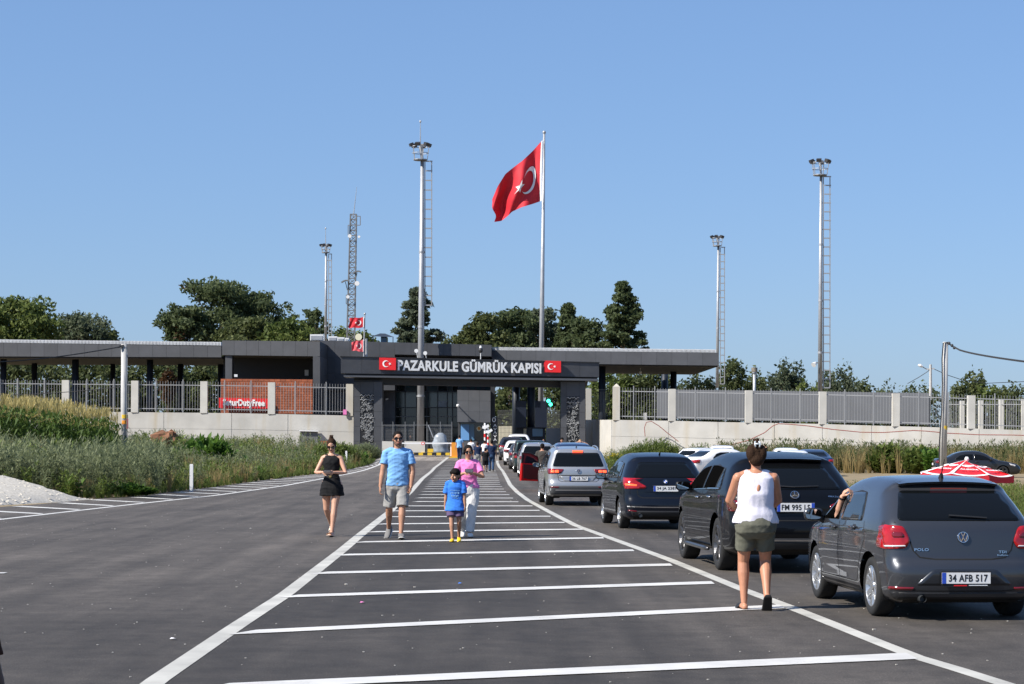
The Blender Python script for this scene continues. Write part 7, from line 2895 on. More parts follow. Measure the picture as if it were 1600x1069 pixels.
        caps(mb, [q0, q1, q2], [.0075 * u, .006 * u, .0048 * u], 8)
    # head
    mb.ell(T(0, -.010, .025), Vector((.074, .094, .092)) * hk, 18, 12, HR)
    mb.ell(T(0, .018, -.045), Vector((.058, .070, .070)) * hk, 16, 10, HR)
    mb.ell(T(0, .060, -.092), Vector((.024, .022, .020)) * hk, 10, 8, HR)
    caps(mb, [T(0, .082, .015), T(0, .100, -.018), T(0, .103, -.028)], [.009 * hk, .012 * hk, .013 * hk], 8)
    caps(mb, [T(-.035, .074, .028), T(.035, .074, .028)], [.010 * hk, .010 * hk], 8)
    for s in (-1, 1):
        mb.ell(T(s * .076, -.008, -.012), Vector((.010, .018, .031)) * hk, 10, 8, HR)
        mb.ell(T(s * .038, .056, -.035), Vector((.024, .024, .026)) * hk, 10, 8, HR)
    # feet
    for s, k in ((-1, 'L'), (1, 'R')):
        a_ = J['ank' + k]
        f = feet.get(k, (0, 0, 0, 0))
        pitch = R(f[3]) if len(f) > 3 else 0
        yawf = R(f[4]) if len(f) > 4 else -s * R(8)
        FM = Matrix.Rotation(yawf, 3, 'Z') @ Matrix.Rotation(pitch, 3, 'X')
        J['FM' + k] = FM
        ft = lambda x, y, z: a_ + FM @ (Vector((x, y, z)) * u)
        caps(mb, [ft(0, -.018, -.026), ft(0, .035, -.022), ft(0, .075, -.033)], [.020 * u, .019 * u, .014 * u], 10)
        for i in range(5):
            x = (-.018 + .009 * i) * -s * 1.0
            caps(mb, [ft(x, .075, -.036), ft(x, .098 - .004 * i, -.038)], [.0065 * u, .0055 * u], 6)
    body = remesh(mb, 'person', MAT[skin], None, vox * .75 if vox < .01 else vox, 3)
    body.location = loc
    body.rotation_euler = (0, 0, R(yaw))
    tag(body, label, 'person', group)
    # ---------- clothes
    if top:
        m = MB()
        inf = top.get('loose', .014) * u / 1.7
        hem = top['hem'] * u
        fl = top.get('flare', 1.0)
        rws = []
        zz = [hem, hem + .02 * u, max(hem + .05 * u, .58 * u), .625 * u, .70 * u, .755 * u, .80 * u]
        zz = sorted(set([z for z in zz if z >= hem]))
        for z in zz:
            zs = [r[0].z for r in rows]
            rx = np.interp(z, zs[1:8], [r[1] for r in rows][1:8])
            ry = np.interp(z, zs[1:8], [r[2] for r in rows][1:8])
            k = (1 - (z - hem) / (.80 * u - hem))
            lift = max(rx, top.get('box', .0) * cw, .106 * u * (.5 + .5 * b) if z < .565 * u and not top.get('crop') else 0, .124 * u if z < .49 * u else 0)
            if z < .49 * u:
                ry = max(ry, .092 * u)
            rws.append((Vector((hip_shift * u * k, 0, z)) + lv * max(0, min(1, (z - .52 * u) / (.28 * u))), (lift + inf) * (1 + (fl - 1) * k), (ry + inf * (1.0 + top.get('belly', 0) * math.exp(-((z / u - .60) / .05) ** 2))) * (1 + (fl - 1) * k)))
        nk = top.get('neck', .50)
        rws.append((Vector((0, 0, .826 * u)) + lv, cw * (nk + .30) + inf * .5, .044 * u))
        rws.append((Vector((0, .004 * u, (.842 if not top.get('tank') else .832) * u)) + lv, cw * nk, .040 * u))
        torso_rings(m, rws, 24)
        sl = top.get('sleeve', 0)
        for s, k in ((-1, 'L'), (1, 'R')):
            s_, e_ = J['sho' + k], J['elb' + k]
            if sl > 0:
                caps(m, [neck + Vector((s * .022 * u, -.006 * u, -.012 * u)), neck.lerp(s_, .55) + Z * .004 * u, s_], [.030 * u, .036 * u, .0415 * u])
                r0 = .0395 * u * (1.0 if not female else .9) * (1 + (b - 1) * .5)
                p = s_.lerp(e_, sl)
                dv = (e_ - s_).normalized()
                m.tube([s_ - dv * .012 * u, s_ + dv * .01 * u, s_.lerp(p, .5), p], [r0 * .9, r0, r0 * 1.02 * top.get('sw', 1), r0 * 1.06 * top.get('sw', 1)], 16)
            elif top.get('tank'):
                caps(m, [neck + Vector((s * .026 * u, -.008 * u, -.016 * u)), neck.lerp(s_, .58) + Z * .003 * u], [.031 * u, .0345 * u], 10)
        remesh(m, top.get('name', 'shirt'), MAT[top['m']], body, vox, 3, top.get('fold', .0055 * u / 1.7))
    if bottom:
        m = MB()
        inf = bottom.get('loose', .012) * u / 1.7
        typ = bottom['type']
        wz = bottom.get('waist', .60) * u
        if typ == 'skirt':
            z0 = bottom['hem'] * u
            rws = []
            for q in np.linspace(0, 1, 8):
                z = z0 + (wz - z0) * q
                rx = np.interp(z, [z0, .50 * u, .55 * u, wz], [.122 * u + inf, .114 * u + inf, .100 * u + inf, wst * 1.03 + inf])
                ry = np.interp(z, [z0, .50 * u, wz], [.092 * u + inf, .088 * u + inf, .060 * u * b + inf])
                rws.append((Vector((hip_shift * u, 0, z)), rx, ry))
            torso_rings(m, rws, 24)
        else:
            rws = [(pel + Vector((0, 0, -.085 * u)), hpw * .74, .058 * u), (pel + Vector((0, 0, -.045 * u)), hpw * .94 + inf, .070 * u * max(1, b) + inf), (pel + Vector((0, -.004 * u, 0)), hpw + inf, .070 * u * (1.12 if female else 1) * max(1, .25 + .75 * b) + inf),
                   (pel + Vector((0, 0, .05 * u)), hpw * .97 + inf, .066 * u * b + inf), (Vector((hip_shift * u, 0, wz)), wst * 1.02 + inf, .056 * u * b + inf)]
            torso_rings(m, rws, 24)
            hemf = bottom['hem']
            for s, k in ((-1, 'L'), (1, 'R')):
                h_, n_, a_ = J['hip' + k], J['knee' + k], J['ank' + k]
                ww = bottom.get('wide', 1.0)
                pts = [h_ + Z * .01 * u, h_.lerp(n_, .5)]
                rr = [.060 * u + inf, .054 * u * ww + inf]
                if hemf >= .285:
                    q = (zh - hemf * u) / (zh - zk)
                    pts = [h_ + Z * .01 * u, h_.lerp(n_, q * .5), h_.lerp(n_, q)]
                    rr = [.060 * u + inf, .058 * u * ww + inf, .056 * u * ww + inf]
                else:
                    q = (zk - hemf * u) / (zk - za)
                    pts += [n_, n_.lerp(a_, q * .5), n_.lerp(a_, q)]
                    rr += [.041 * u * ww + inf, .038 * u * ww + inf, .033 * u * bottom.get('cuff', 1.0) * ww + inf]
                m.tube(pts, rr, 18)
        remesh(m, bottom.get('name', 'shorts'), MAT[bottom['m']], body, vox, 3, .005 * u / 1.7)
        if belt:
            bb = MB()
            rs_ = []
            for q in (0, 1):
                rs_.append([Vector((hip_shift * u + (wst + inf + .010) * math.cos(a), (.058 * u * b + inf + .010) * math.sin(a), wz - .008 * u + q * .02 * u)) for a in np.linspace(0, 2 * math.pi, 29)[:-1]])
            bb.rings(rs_, cap=False)
            bo = bb.build('belt', MAT[belt], body, world=False)
            bk = MB().obox((0, .058 * u * b + inf + .014, wz + .002 * u), (.022, 0, 0), (0, .004, 0), (0, 0, .018)).build('buckle', MAT['gold'], bo, world=False)
    # ---------- shoes
    if shoes:
        for s, k in ((-1, 'L'), (1, 'R')):
            a_, FM = J['ank' + k], J['FM' + k]
            ft = lambda x, y, z: a_ + FM @ (Vector((x, y, z)) * u)
            def loft(secs, name, mm, par):
                m = MB()
                rs = []
                for (y, w, z0, z1) in secs:
                    ring = []
                    for a in np.linspace(0, 2 * math.pi, 17)[:-1]:
                        cx, cz = math.cos(a), math.sin(a)
                        ring.append(ft(w * math.copysign(abs(cx) ** .7, cx), y, (z0 + z1) / 2 + (z1 - z0) / 2 * math.copysign(abs(cz) ** .7, cz)))
                    rs.append(ring)
                m.rings(rs)
                return m.build(name, MAT[mm], par, world=False, smooth=True, fixn=True)
            typ = shoes.get('type', 'shoe')
            if typ in ('shoe', 'clog'):
                hb = .016 if typ == 'shoe' else .004
                o = loft([(-.042, .010, -.030, -.005), (-.036, .022, -.040, hb), (-.010, .026, -.042, hb), (.030, .026, -.042, .0), (.065, .029, -.043, -.012), (.095, .026, -.043, -.020), (.112, .014, -.042, -.028)], 'shoe', shoes['m'], body)
                loft([(-.046, .012, -.046, -.036), (-.036, .026, -.047, -.036), (.03, .028, -.047, -.037), (.07, .032, -.047, -.037), (.10, .028, -.047, -.037), (.118, .012, -.046, -.038)], 'sole', shoes.get('sole', 'sole'), o)
            else:
                o = loft([(-.042, .016, -.047, -.040), (-.02, .026, -.047, -.040), (.05, .030, -.047, -.040), (.095, .030, -.047, -.040), (.116, .014, -.047, -.041)], 'sandal', shoes['m'], body)
                for (y0, y1, zt) in (((.045, .090, -.010),) if typ == 'flat' else ((.030, .056, -.004), (.066, .092, -.016))):
                    m = MB()
                    for y in (y0, y1):
                        m.v += [tuple(ft(.031 * math.cos(a), y, -.042 + (zt + .042) * math.sin(a))) for a in np.linspace(0, math.pi, 11)]
                    m.f = [(i, i + 1, 12 + i, 11 + i) for i in range(10)]
                    m.build('strap', MAT[shoes['m']], o, world=False, smooth=True)
    # ---------- hair
    if hair:
        m = MB()
        st = hair['style']
        m.ell(T(0, -.022, .040), Vector((.083, .096, .092)) * hk, 18, 12, HR)
        m.ell(T(0, -.048, -.005), Vector((.074, .066, .080)) * hk, 16, 10, HR)
        if st == 'quiff':
            caps(m, [T(-.045, .055, .088), T(.045, .055, .088)], [.030 * hk, .030 * hk], 10)
            caps(m, [T(-.06, .01, .10), T(.06, .01, .10)], [.032 * hk, .032 * hk], 10)
        if st == 'fringe':
            caps(m, [T(-.058, .058, .058), T(0, .078, .062), T(.058, .058, .058)], [.024 * hk, .024 * hk, .024 * hk], 10)
            m.ell(T(0, -.005, .055), Vector((.088, .092, .086)) * hk, 18, 12, HR)
        if st in ('bun', 'clip'):
            m.ell(T(.004, -.06, .125), Vector((.040, .042, .040)) * hk, 12, 8, HR)
            for i in range(9):
                a = i * .7
                c0 = T(.02 * math.cos(a), -.06 + .02 * math.sin(a), .145)
                caps(m, [c0, c0 + HR @ Vector((.022 * math.cos(a), .015 * math.sin(a), .035)) * hk], [.010 * hk, .004 * hk], 6)
            for s in (-1, 1):
                caps(m, [T(s * .066, .030, .045), T(s * .076, .012, -.01), T(s * .076, -.01, -.05)], [.016 * hk, .014 * hk, .008 * hk], 8)
        if st == 'clip':
            m.ell(T(0, -.055, -.055), Vector((.080, .066, .070)) * hk, 14, 8, HR)
            for s in (-1, 1):
                m.ell(T(s * .055, -.05, .02), Vector((.056, .07, .09)) * hk, 12, 8, HR)
        if st == 'back':
            m.ell(T(0, -.04, .01), Vector((.092, .085, .10)) * hk, 16, 10, HR)
            for s in (-1, 1):
                caps(m, [T(s * .060, .045, .055), T(s * .080, .012, .0), T(s * .078, -.02, -.055)], [.020 * hk, .018 * hk, .014 * hk], 8)
        if st == 'long':
            for s in (-1, 0, 1):
                caps(m, [T(s * .06, -.03, .03), T(s * .085, -.03, -.06), T(s * .08, -.03, -.15)], [.05 * hk, .045 * hk, .03 * hk], 10)
        ho = remesh(m, 'hair', MAT[hair['m']], body, max(.008, vox * .9), 2)
        if st == 'clip':
            cl = MB()
            for s in (-1, 1):
                cl.tube([T(s * .020, -.108, .13), T(s * .028, -.122, .10), T(s * .020, -.122, .065)], .009 * hk, 6)
            cl.tube([T(-.024, -.12, .10), T(.024, -.12, .10)], .010 * hk, 6)
            cl.build('hair_clip', MAT['hair_clip'], ho, world=False, smooth=True)
        if st == 'cap':
            pass
    if glasses:
        g = MB()
        for s in (-1, 1):
            ring = [T(s * .036 + .031 * math.copysign(abs(math.cos(a)) ** .75, math.cos(a)), .094 - .012 * abs(math.cos(a)) * (1 if math.cos(a) * s > 0 else .2), .006 + .022 * math.copysign(abs(math.sin(a)) ** .8, math.sin(a))) for a in np.linspace(0, 2 * math.pi, 17)[:-1]]
            back = [p + HR @ Vector((0, -.008, 0)) * hk for p in ring]
            g.rings([ring, back])
            g.tube([T(s * .066, .082, .012), T(s * .080, .03, .012), T(s * .080, -.01, .004)], .0045 * hk, 5)
        g.tube([T(-.008, .096, .012), T(.008, .096, .012)], .004 * hk, 5)
        g.build('sunglasses', MAT['shades'], body, world=False, smooth=False, fixn=True)
    else:
        for s in (-1, 1):
            e = MB().ell(T(s * .032, .080, .008), Vector((.0105, .006, .0052)) * hk, 10, 6, HR).build('eye', MAT['eye_white'], body, world=False, smooth=True)
            MB().ell(T(s * .032, .0845, .008), Vector((.0062, .0055, .0066)) * hk, 8, 6, HR).build('iris', MAT['hair_brown'], e, world=False)
    for s in (-1, 1):
        MB().tube([T(s * .016, .0885, .030), T(s * .036, .0875, .037), T(s * .055, .074, .030)], .0045 * hk, 5).build('eyebrow', MAT[hair['m'] if hair else 'hair_black'], body, world=False)
    MB().ell(T(0, .083, -.058), Vector((.023, .008, .0075)) * hk, 12, 6, HR).build('mouth', MAT['lips'], body, world=False, smooth=True)
    if hair and hair.get('beard'):
        bm_ = MB()
        bm_.ell(T(0, .020, -.068), Vector((.0595, .0715, .052)) * hk, 16, 8, HR)
        bm_.build('beard', MAT['beard'], body, world=False, smooth=True)
    if watch:
        k = watch
        w_, e_ = J['wri' + k], J['elb' + k]
        dv = (w_ - e_).normalized()
        MB().tube([w_ - dv * .012 * u, w_ + dv * .006 * u], .0185 * u, 12).build('watch', MAT['black_paint'], body, world=False)
    body['J'] = 0
    del body['J']
    MW = Matrix.Translation(Vector(loc)) @ Matrix.Rotation(R(yaw), 4, 'Z')
    return body, {k: (MW @ v if isinstance(v, Vector) else v) for k, v in J.items()}
mat('beard', (.16, .085, .055), .8)

def phone_between(J, label, lift=.02, tilt=50):
    c = (J['wriL'] + J['wriR']) / 2
    d_ = ((J['wriL'] - J['elbL']).normalized() + (J['wriR'] - J['elbR']).normalized()).normalized()
    c = c + d_ * .085 + Vector((0, 0, lift))
    ax = (J['wriR'] - J['wriL']).normalized()
    up = Vector((0, 0, 1)).lerp(d_, .6).normalized()
    up = (up - ax * up.dot(ax)).normalized()
    nn = ax.cross(up).normalized()
    t = thing('phone', label, 'phone', c)
    MB().obox((0, 0, 0), ax * .074, nn * .0045, up * .038).build('case', MAT['phone'], t, world=False)
    MB().obox(nn * .0055, ax * .068, nn * .0008, up * .034).build('screen', MAT['car_glass'], t, world=False)
    MB().obox(-nn * .0055, ax * .068, nn * .0008, up * .034).build('back_glass', MAT['lamp_clear'], t, world=False)

# feet in units of height: (x, y, z lift, toe-down pitch, foot yaw)
g = G(518, 838)
s_ = F / g.y
b_, J = person('woman in black sleeveless top and short black skirt looking at her phone', g, 152 / s_, 180 - 9, 'skin_light', True, .95,
     feet={'R': (.050, -.19, .06, -52, 5), 'L': (-.030, .12, .0, 8, -4)}, hands={'R': (.055, .155, .660), 'L': (-.055, .155, .660)},
     elbow={'R': (.9, -.5, -.6), 'L': (-.9, -.5, -.6)}, top=dict(m='c_black', hem=.590, loose=.016, tank=True, neck=.56, crop=True, name='top'),
     bottom=dict(type='skirt', m='c_black', hem=.415, waist=.615, loose=.010, name='skirt'), shoes=dict(m='sandal_cream', type='slide'),
     hair=dict(m='hair_brown', style='bun'), glasses=True, head=(6, -26), vox=.0095, belt='black_paint', curl=1.0)
phone_between(J, 'phone held by the woman in black', .01)
g = G(621, 842)
s_ = F / g.y
person('man in light blue T-shirt and grey shorts walking towards the camera', g, 167.5 / s_, 180 + 2, 'skin_mid', False, 1.06,
     feet={'R': (.085, -.17, .045, -36, -18), 'L': (-.035, .13, .0, 8, 6)}, hands={'R': (.165, .045, .455), 'L': (-.125, .045, .490)},
     elbow={'R': (.5, -1, 0), 'L': (-1.0, -.6, 0)}, top=dict(m='c_blue', hem=.495, loose=.020, sleeve=.62, sw=1.04, neck=.44, box=.98, belly=.8, name='tshirt'),
     bottom=dict(type='shorts', m='c_grey', hem=.298, waist=.58, loose=.012, wide=.93), shoes=dict(m='shoe_grey', sole='shoe_white'),
     hair=dict(m='hair_black', style='short', beard=True), glasses=True, head=(6, -3), vox=.0095, curl={'R': .6, 'L': .9})
g = G(731, 839)
s_ = F / g.y
b_, J = person('woman in pink T-shirt and white trousers looking at a phone behind the boy', g, 143 / s_, 180 + 3, 'skin_mid', True, 1.12,
     feet={'R': (.055, -.13, .03, -26, -6), 'L': (-.020, .10, 0, 5, 4)}, hands={'R': (.045, .165, .700), 'L': (-.050, .165, .700)},
     elbow={'R': (.9, -.6, -.5), 'L': (-.9, -.6, -.5)}, top=dict(m='c_pink', hem=.535, loose=.026, sleeve=.66, sw=1.0, neck=.50, box=1.0, name='tshirt'),
     bottom=dict(type='pants', m='c_offwhite', hem=.055, waist=.60, loose=.018, wide=1.12, cuff=1.0, name='trousers'), shoes=dict(m='shoe_white'),
     hair=dict(m='hair_black', style='back'), glasses=True, head=(4, -12), vox=.0095, curl=1.0)
phone_between(J, 'dark phone held by the woman in pink', .01)
g = G(711, 846.5)
s_ = F / g.y
TB, _ = person('small boy in blue T-shirt and purple shorts wearing yellow clogs', g, 113.5 / s_, 180 - 4, 'skin_mid', False, .98,
     feet={'R': (.030, .10, 0, 6, 0), 'L': (-.048, -.07, 0.015, -20, 4)}, hands={'R': (.150, -.02, .415), 'L': (-.145, .04, .415)},
     top=dict(m='c_tee_blue', hem=.425, loose=.024, sleeve=.80, sw=1.25, neck=.52, box=1.02, flare=1.06, name='tshirt'),
     bottom=dict(type='shorts', m='c_short_purple', hem=.345, waist=.52, loose=.018, wide=1.1), shoes=dict(m='clog_yellow', type='clog', sole='clog_yellow'),
     hair=dict(m='hair_black', style='fringe'), head=(-28, -2), vox=.0085, hs=1.32, curl=.5)
# faint white print on the boy's shirt
for ch in TB.children:
    if ch.name.startswith('tshirt'):
        bt_ = BVHTree.FromPolygons([v.co.copy() for v in ch.data.vertices], [tuple(p.vertices) for p in ch.data.polygons])
        hb = 113.5 / s_
        pm = MB()
        for (zc, n_, w_, h_) in ((.705, 9, .22, .012), (.672, 6, .20, .030), (.632, 5, .17, .026), (.602, 8, .15, .010)):
            for i in range(n_):
                x = (-.5 + (i + .5) / n_) * w_ * .62 * hb
                q = bt_.ray_cast(Vector((x, 1, zc * hb + random.uniform(-.004, .004))), Vector((0, -1, 0)))[0]
                if q is None:
                    continue
                ww = w_ * .62 * hb / n_ * random.uniform(.25, .42)
                pm.obox(q + Vector((0, .004, 0)), (ww, 0, random.uniform(-.3, .3) * ww), (0, .003, 0), (0, 0, h_ * hb * random.uniform(.3, .55)))
        pm.build('shirt_print', MAT['c_sky'], ch, world=False)
g = G(1180, 953)
s_ = F / g.y
HT = 258 / s_
TW, _ = person('woman seen from behind in white sleeveless top and olive shorts', g, 258 / s_, 2, 'skin_tan', True, 1.30,
     feet={'L': (-.066, .02, 0, 0, 8), 'R': (.060, -.06, .040, -60, -2)}, hands={'L': (-.085, .20, .60), 'R': (.085, .20, .60)},
     elbow={'L': (-1, -.75, -.3), 'R': (1, -.75, -.3)}, top=dict(m='c_lilac', hem=.525, loose=.036, tank=True, neck=.66, box=1.08, name='top', fold=.0025),
     bottom=dict(type='shorts', m='c_olive', hem=.360, waist=.60, loose=.020, wide=.84), shoes=dict(m='shoe_black', type='flat'),
     hair=dict(m='hair_brown', style='clip'), head=(4, -14), vox=.0095, legk=1.06)
kb = MB()
kb.ell((0, 0, 0), (.020, .010, .048), 14, 10)
ko = kb.build('back_opening', MAT['skin_tan'], TW, world=False, smooth=True)
ko.location = (.004, -.066 * HT * 1.0 - .035 * HT / 1.7 - .002, .735 * HT)
ko.rotation_euler = (R(-6), R(8), 0)
# farther people
def far(label, px, py, hpx, yaw, **kw):
    g = G(px, py)
    kw.setdefault('vox', .016)
    return person(label, g, hpx * g.y / F, yaw, **kw)
far('broad man in navy T-shirt and jeans walking towards the gate', 768, 737, 49, 4, skin='skin_mid', build=1.12, feet={'L': (-.05, .06, 0), 'R': (.04, -.07, .01, -12)},
    top=dict(m='c_navy', hem=.50, loose=.022, sleeve=.6, neck=.45, box=1.05, name='tshirt'), bottom=dict(type='pants', m='c_jeans', hem=.05, waist=.57, loose=.01, name='jeans'), shoes=dict(m='shoe_black'), hair=dict(m='hair_black', style='short'))
far('child in black T-shirt and black shorts beside the navy man', 758.5, 738, 38, 2, skin='skin_mid', feet={'L': (-.05, -.05, .01, -10), 'R': (.05, .04, 0)},
    top=dict(m='c_black', hem=.47, loose=.026, sleeve=.85, sw=1.2, neck=.5, box=1.05, name='tshirt'), bottom=dict(type='shorts', m='c_black', hem=.30, waist=.54, loose=.02, wide=1.1), shoes=dict(m='shoe_black', sole='shoe_white'), hair=dict(m='hair_black', style='short'), hs=1.2)
far('youth in navy T-shirt and light shorts behind the woman in pink', 746, 733, 42, 0, skin='skin_mid', top=dict(m='c_navy', hem=.50, loose=.024, sleeve=.65, neck=.48, box=1.05, name='tshirt'),
    bottom=dict(type='shorts', m='c_grey', hem=.32, waist=.57, loose=.018), shoes=dict(m='shoe_white'), hair=dict(m='hair_brown', style='short'), hs=1.08)
far('person in white T-shirt walking left of the youth in navy', 736, 722, 36, 0, skin='skin_mid', top=dict(m='c_white', hem=.50, loose=.022, sleeve=.6, neck=.45, box=1.0, name='tshirt'),
    bottom=dict(type='pants', m='c_navy', hem=.05, waist=.57, name='trousers'), shoes=dict(m='shoe_black'), hair=dict(m='hair_brown', style='short'))
far('person in white T-shirt walking between the two navy shirts', 757, 722.5, 34, 2, skin='skin_mid', top=dict(m='c_white', hem=.50, loose=.022, sleeve=.6, neck=.45, box=1.0, name='tshirt'),
    bottom=dict(type='pants', m='c_jeans', hem=.05, waist=.57, name='trousers'), shoes=dict(m='shoe_black'), hair=dict(m='hair_black', style='short'))
far('man in light blue shirt and dark trousers beside the orange barrier cabinet', 718, 718.5, 38.5, -6, skin='skin_mid', feet={'L': (-.05, .07, 0), 'R': (.04, -.07, .01, -12)},
    top=dict(m='c_sky', hem=.49, loose=.022, sleeve=.6, neck=.45, box=1.02, name='shirt'), bottom=dict(type='pants', m='c_navy', hem=.05, waist=.57, name='trousers'), shoes=dict(m='shoe_black'), hair=dict(m='hair_black', style='short'))
far('dark clothed person standing behind the barrier arm', 641, 712, 32, 180, skin='skin_mid', top=dict(m='c_black', hem=.50, loose=.02, sleeve=.9, neck=.45, box=1.0, name='shirt'),
    bottom=dict(type='pants', m='c_black', hem=.05, waist=.57, name='trousers'), shoes=dict(m='shoe_black'), hair=dict(m='hair_black', style='short'))
far('man in charcoal polo shirt and white trousers standing at the open red door', 847, 765, 72, -8, skin='skin_mid', build=1.05, feet={'L': (-.02, .02, 0), 'R': (.05, -.03, 0)}, hands={'L': (-.17, .0, .47), 'R': (.10, .22, .66)},
    top=dict(m='c_charcoal', hem=.52, loose=.02, sleeve=.62, neck=.45, box=1.02, name='polo_shirt'), bottom=dict(type='pants', m='c_offwhite', hem=.05, waist=.585, loose=.012, name='trousers'), shoes=dict(m='shoe_white'), hair=dict(m='hair_black', style='short'), belt='black_paint', vox=.013)
far('man in white shirt and dark cap standing beyond the blue roof', 878, 740, 56, 170, skin='skin_mid', top=dict(m='c_white', hem=.50, loose=.02, sleeve=.6, neck=.45, box=1.0, name='shirt'),
    bottom=dict(type='pants', m='c_navy', hem=.05, waist=.57, name='trousers'), shoes=dict(m='shoe_black'), hair=dict(m='hair_black', style='fringe'))
far('blonde person with raised arms beyond the blue roof', 906, 742, 55, 180, skin='skin_light', female=True, hands={'L': (-.10, .06, .92), 'R': (.10, .06, .92)}, elbow={'L': (-1, .3, .2), 'R': (1, .3, .2)},
    top=dict(m='c_lilac', hem=.50, loose=.02, sleeve=.5, neck=.45, box=1.0, name='shirt'), bottom=dict(type='pants', m='c_jeans', hem=.05, waist=.58, name='trousers'), shoes=dict(m='shoe_white'), hair=dict(m='hair_blond', style='long'))
far('small figure in white standing between the queue and the grey frame board', 849, 722, 36, 180, skin='skin_mid', top=dict(m='c_white', hem=.50, loose=.02, sleeve=.6, neck=.45, box=1.0, name='shirt'),
    bottom=dict(type='pants', m='c_navy', hem=.05, waist=.57, name='trousers'), shoes=dict(m='shoe_black'), hair=dict(m='hair_black', style='short'))
far('person all in black stooping beside the parked white cars', 1199, 735, 40, 120, skin='skin_mid', lean=.10, top=dict(m='c_black', hem=.50, loose=.02, sleeve=1.0, neck=.45, box=1.0, name='shirt'), hands={'L': (-.06, .25, .86), 'R': (.08, .27, .86)},
    bottom=dict(type='pants', m='c_black', hem=.05, waist=.57, name='trousers'), shoes=dict(m='shoe_black'), hair=dict(m='hair_black', style='short'))
# dark figure cut by the left picture edge, close to the camera
person('dark brown clothed person cut off by the left picture edge', Vector((-2.125, 7.6, 0)), 1.60, 20, 'skin_dark', False, 1.0, hands={'R': (.19, .0, .46)}, elbow={'R': (1, -.6, 0)},
     top=dict(m='c_brown', hem=.50, loose=.02, sleeve=.95, neck=.45, box=1.0, name='shirt'), bottom=dict(type='pants', m='c_brown', hem=.05, waist=.57, loose=.02, wide=1.25, name='trousers'), shoes=dict(m='shoe_black'), hair=dict(m='hair_black', style='short'), vox=.014)

# forearm of the hatchback's driver resting out of the window
pc = POLO.t
k = pc.scale[0]
rotm = Matrix.Rotation(pc.rotation_euler.z, 3, 'Z')
W_ = lambda x, y, z: Vector(pc.location) + rotm @ (Vector((x, y, z)) * k)
el, wr = W_(-.80, 2.16, 1.02), W_(-.78, 2.02, 1.24)
ax = (wr - el).normalized()
mb = MB()
sh_ = W_(-.60, 2.28, 1.12)
caps(mb, [sh_, el, el.lerp(wr, .35), wr], [.055, .046, .042, .030])
hd = (ax + Vector((.25, .1, 0))).normalized()
fw = Vector((0, -1, 0))
fw = (fw - hd * fw.dot(hd)).normalized()
inw = hd.cross(fw).normalized()
mb.ell(wr + hd * .05, (.022, .040, .048), 12, 8, Matrix((inw, fw, hd)).transposed())
for i in range(4):
    o = -.028 + .019 * i
    p0 = wr + hd * .085 + fw * o
    p1 = p0 + hd * .024 + inw * .020
    p2 = p1 - hd * .004 + inw * .028
    p3 = p2 - hd * .022 + inw * .008
    caps(mb, [p0 - hd * .015, p1, p2, p3], [.0095, .0095, .0088, .008], 8)
q0 = wr + hd * .03 + fw * .03
caps(mb, [q0, q0 + hd * .03 + inw * .03 + fw * .012, q0 + hd * .055 + inw * .045], [.012, .011, .009], 8)
el0 = W_(-.62, 2.2, 1.0)
mb.v = [tuple(Vector(v) - el0) for v in mb.v]
o = remesh(mb, 'person', MAT['skin_light'], None, .007, 2)
o.location = el0
tag(o, 'bare forearm with dark watch held up out of the grey hatchback window', 'person')
MB().tube([wr - ax * .025 - el0, wr - ax * .002 - el0], .034, 14).build('watch', MAT['black_paint'], o, world=False)

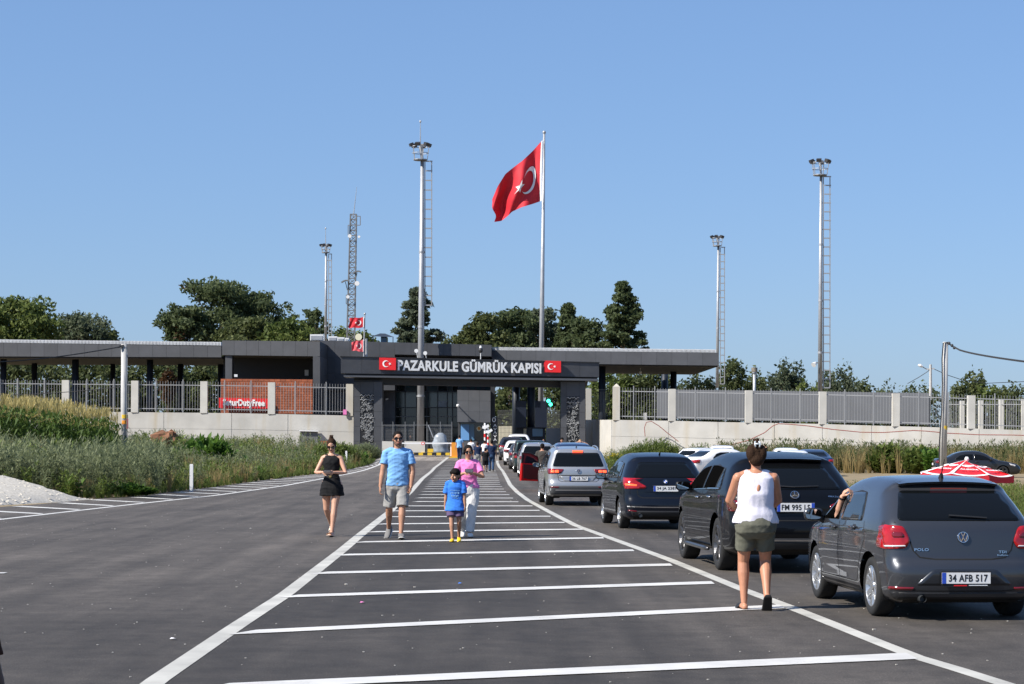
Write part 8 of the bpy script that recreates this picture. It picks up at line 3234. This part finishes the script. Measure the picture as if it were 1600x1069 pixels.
# ------------------------------------------------------------------ parasol at the right
d = 47.0
c0 = P(1512, 721, d)
rim_y = 744
Rr = 148 / 2 * d / F * 1.02
t = thing('parasol', 'low red and white parasol with lettering beyond the grey hatchback', 'parasol', Vector((c0.x, d, terrain(c0.x, d))))
apex = c0 + Vector((-.02, 0, 0))
zr = P(1512, 741, d).z
N = 8
tilt = Vector((.0, 0, 0))
def rimpt(k, f=1.0, dz=0.0):
    a = 2 * math.pi * (k + .32) / N
    return Vector((apex.x + math.cos(a) * Rr * f, d + math.sin(a) * Rr * f, apex.z + (zr - apex.z) * f ** 1.05 + dz - .03 * math.cos(a)))
for k in range(N):
    seg = MB()
    rowsn = 6
    for i in range(rowsn + 1):
        f = .02 + .98 * i / rowsn
        for j in range(5):
            u = j / 4
            a, b = rimpt(k, f), rimpt(k + 1, f)
            p = a.lerp(b, u) - Vector((0, 0, .045 * f * math.sin(math.pi * u)))
            seg.v.append(tuple(p))
    for i in range(rowsn):
        for j in range(4):
            q = i * 5 + j
            seg.f.append((q, q + 1, q + 6, q + 5))
    pn = seg.build('canopy_panel', MAT['red_sign'], t, smooth=True)
    a, b = rimpt(k), rimpt(k + 1)
    va = MB()
    for j in range(7):
        u = j / 6
        p = a.lerp(b, u) - Vector((0, 0, .045 * math.sin(math.pi * u)))
        va.v += [tuple(p), tuple(p - Vector((0, 0, .13 + .012 * math.sin(9 * u))))]
        if j:
            i = 2 * j
            va.f.append((i - 2, i - 1, i + 1, i))
    vo = va.build('valance', MAT['red_flag'], pn)
    # white band along the seam and rim, and print on the panel
    bd = MB()
    for i in range(rowsn + 1):
        f = .02 + .98 * i / rowsn
        a, b = rimpt(k, f, .012), rimpt(k + 1, f, .012)
        bd.v += [tuple(a.lerp(b, -.06)), tuple(a.lerp(b, .06))]
        if i:
            q = 2 * i
            bd.f.append((q - 2, q - 1, q + 1, q))
    bd.build('seam_band', MAT['white_cloth'], pn)
    bd = MB()
    for j in range(7):
        u = j / 6
        for f in (.93, 1.0):
            p = rimpt(k, f).lerp(rimpt(k + 1, f), u) - Vector((0, 0, .045 * f * math.sin(math.pi * u) - .012))
            bd.v.append(tuple(p))
        if j:
            q = 2 * j
            bd.f.append((q - 2, q - 1, q + 1, q))
    bd.build('rim_band', MAT['white_cloth'], pn)
    a, b = rimpt(k, .72), rimpt(k + 1, .72)
    xa = (b - a).normalized()
    mid = (a + b) / 2
    up = (apex - mid).normalized()
    up = (up - xa * up.dot(xa)).normalized()
    nn = xa.cross(up)
    if nn.z < 0:
        nn = -nn
    text_obj('ALGIDA', .40, .085, mid + nn * .03, xa, up, MAT['white_cloth'], 'lettering', pn, bold=.03, extrude=.004)
    m2 = ((rimpt(k, .46) + rimpt(k + 1, .46)) / 2) + nn * .02
    hm = MB()
    hm.tube([m2 + xa * (.13 * math.cos(w) * (1 - .25 * abs(math.sin(w)))) + up * (.06 * math.sin(w) + .035 * abs(math.cos(w))) for w in np.linspace(0, 2 * math.pi, 21)], .010, 5)
    hm.tube([m2 + xa * (.07 * math.cos(w)) + up * (.03 * math.sin(w) + .01) for w in np.linspace(0, 2 * math.pi, 15)], .009, 5)
    hm.build('print_ring', MAT['white_cloth'], pn)
zg = terrain(c0.x, d)
MB().tube([(apex.x, d, zg - .05), (apex.x, d, apex.z + .05)], .025, 8).build('pole', MAT['white_paint'], t)
MB().ell((apex.x, d, apex.z + .05), (.05, .05, .06), 8, 6).build('finial', MAT['white_paint'], t)
MB().tube([(apex.x, d, zg - .02), (apex.x, d, zg + .08)], [.28, .22], 14).build('base', MAT['black_paint'], t)
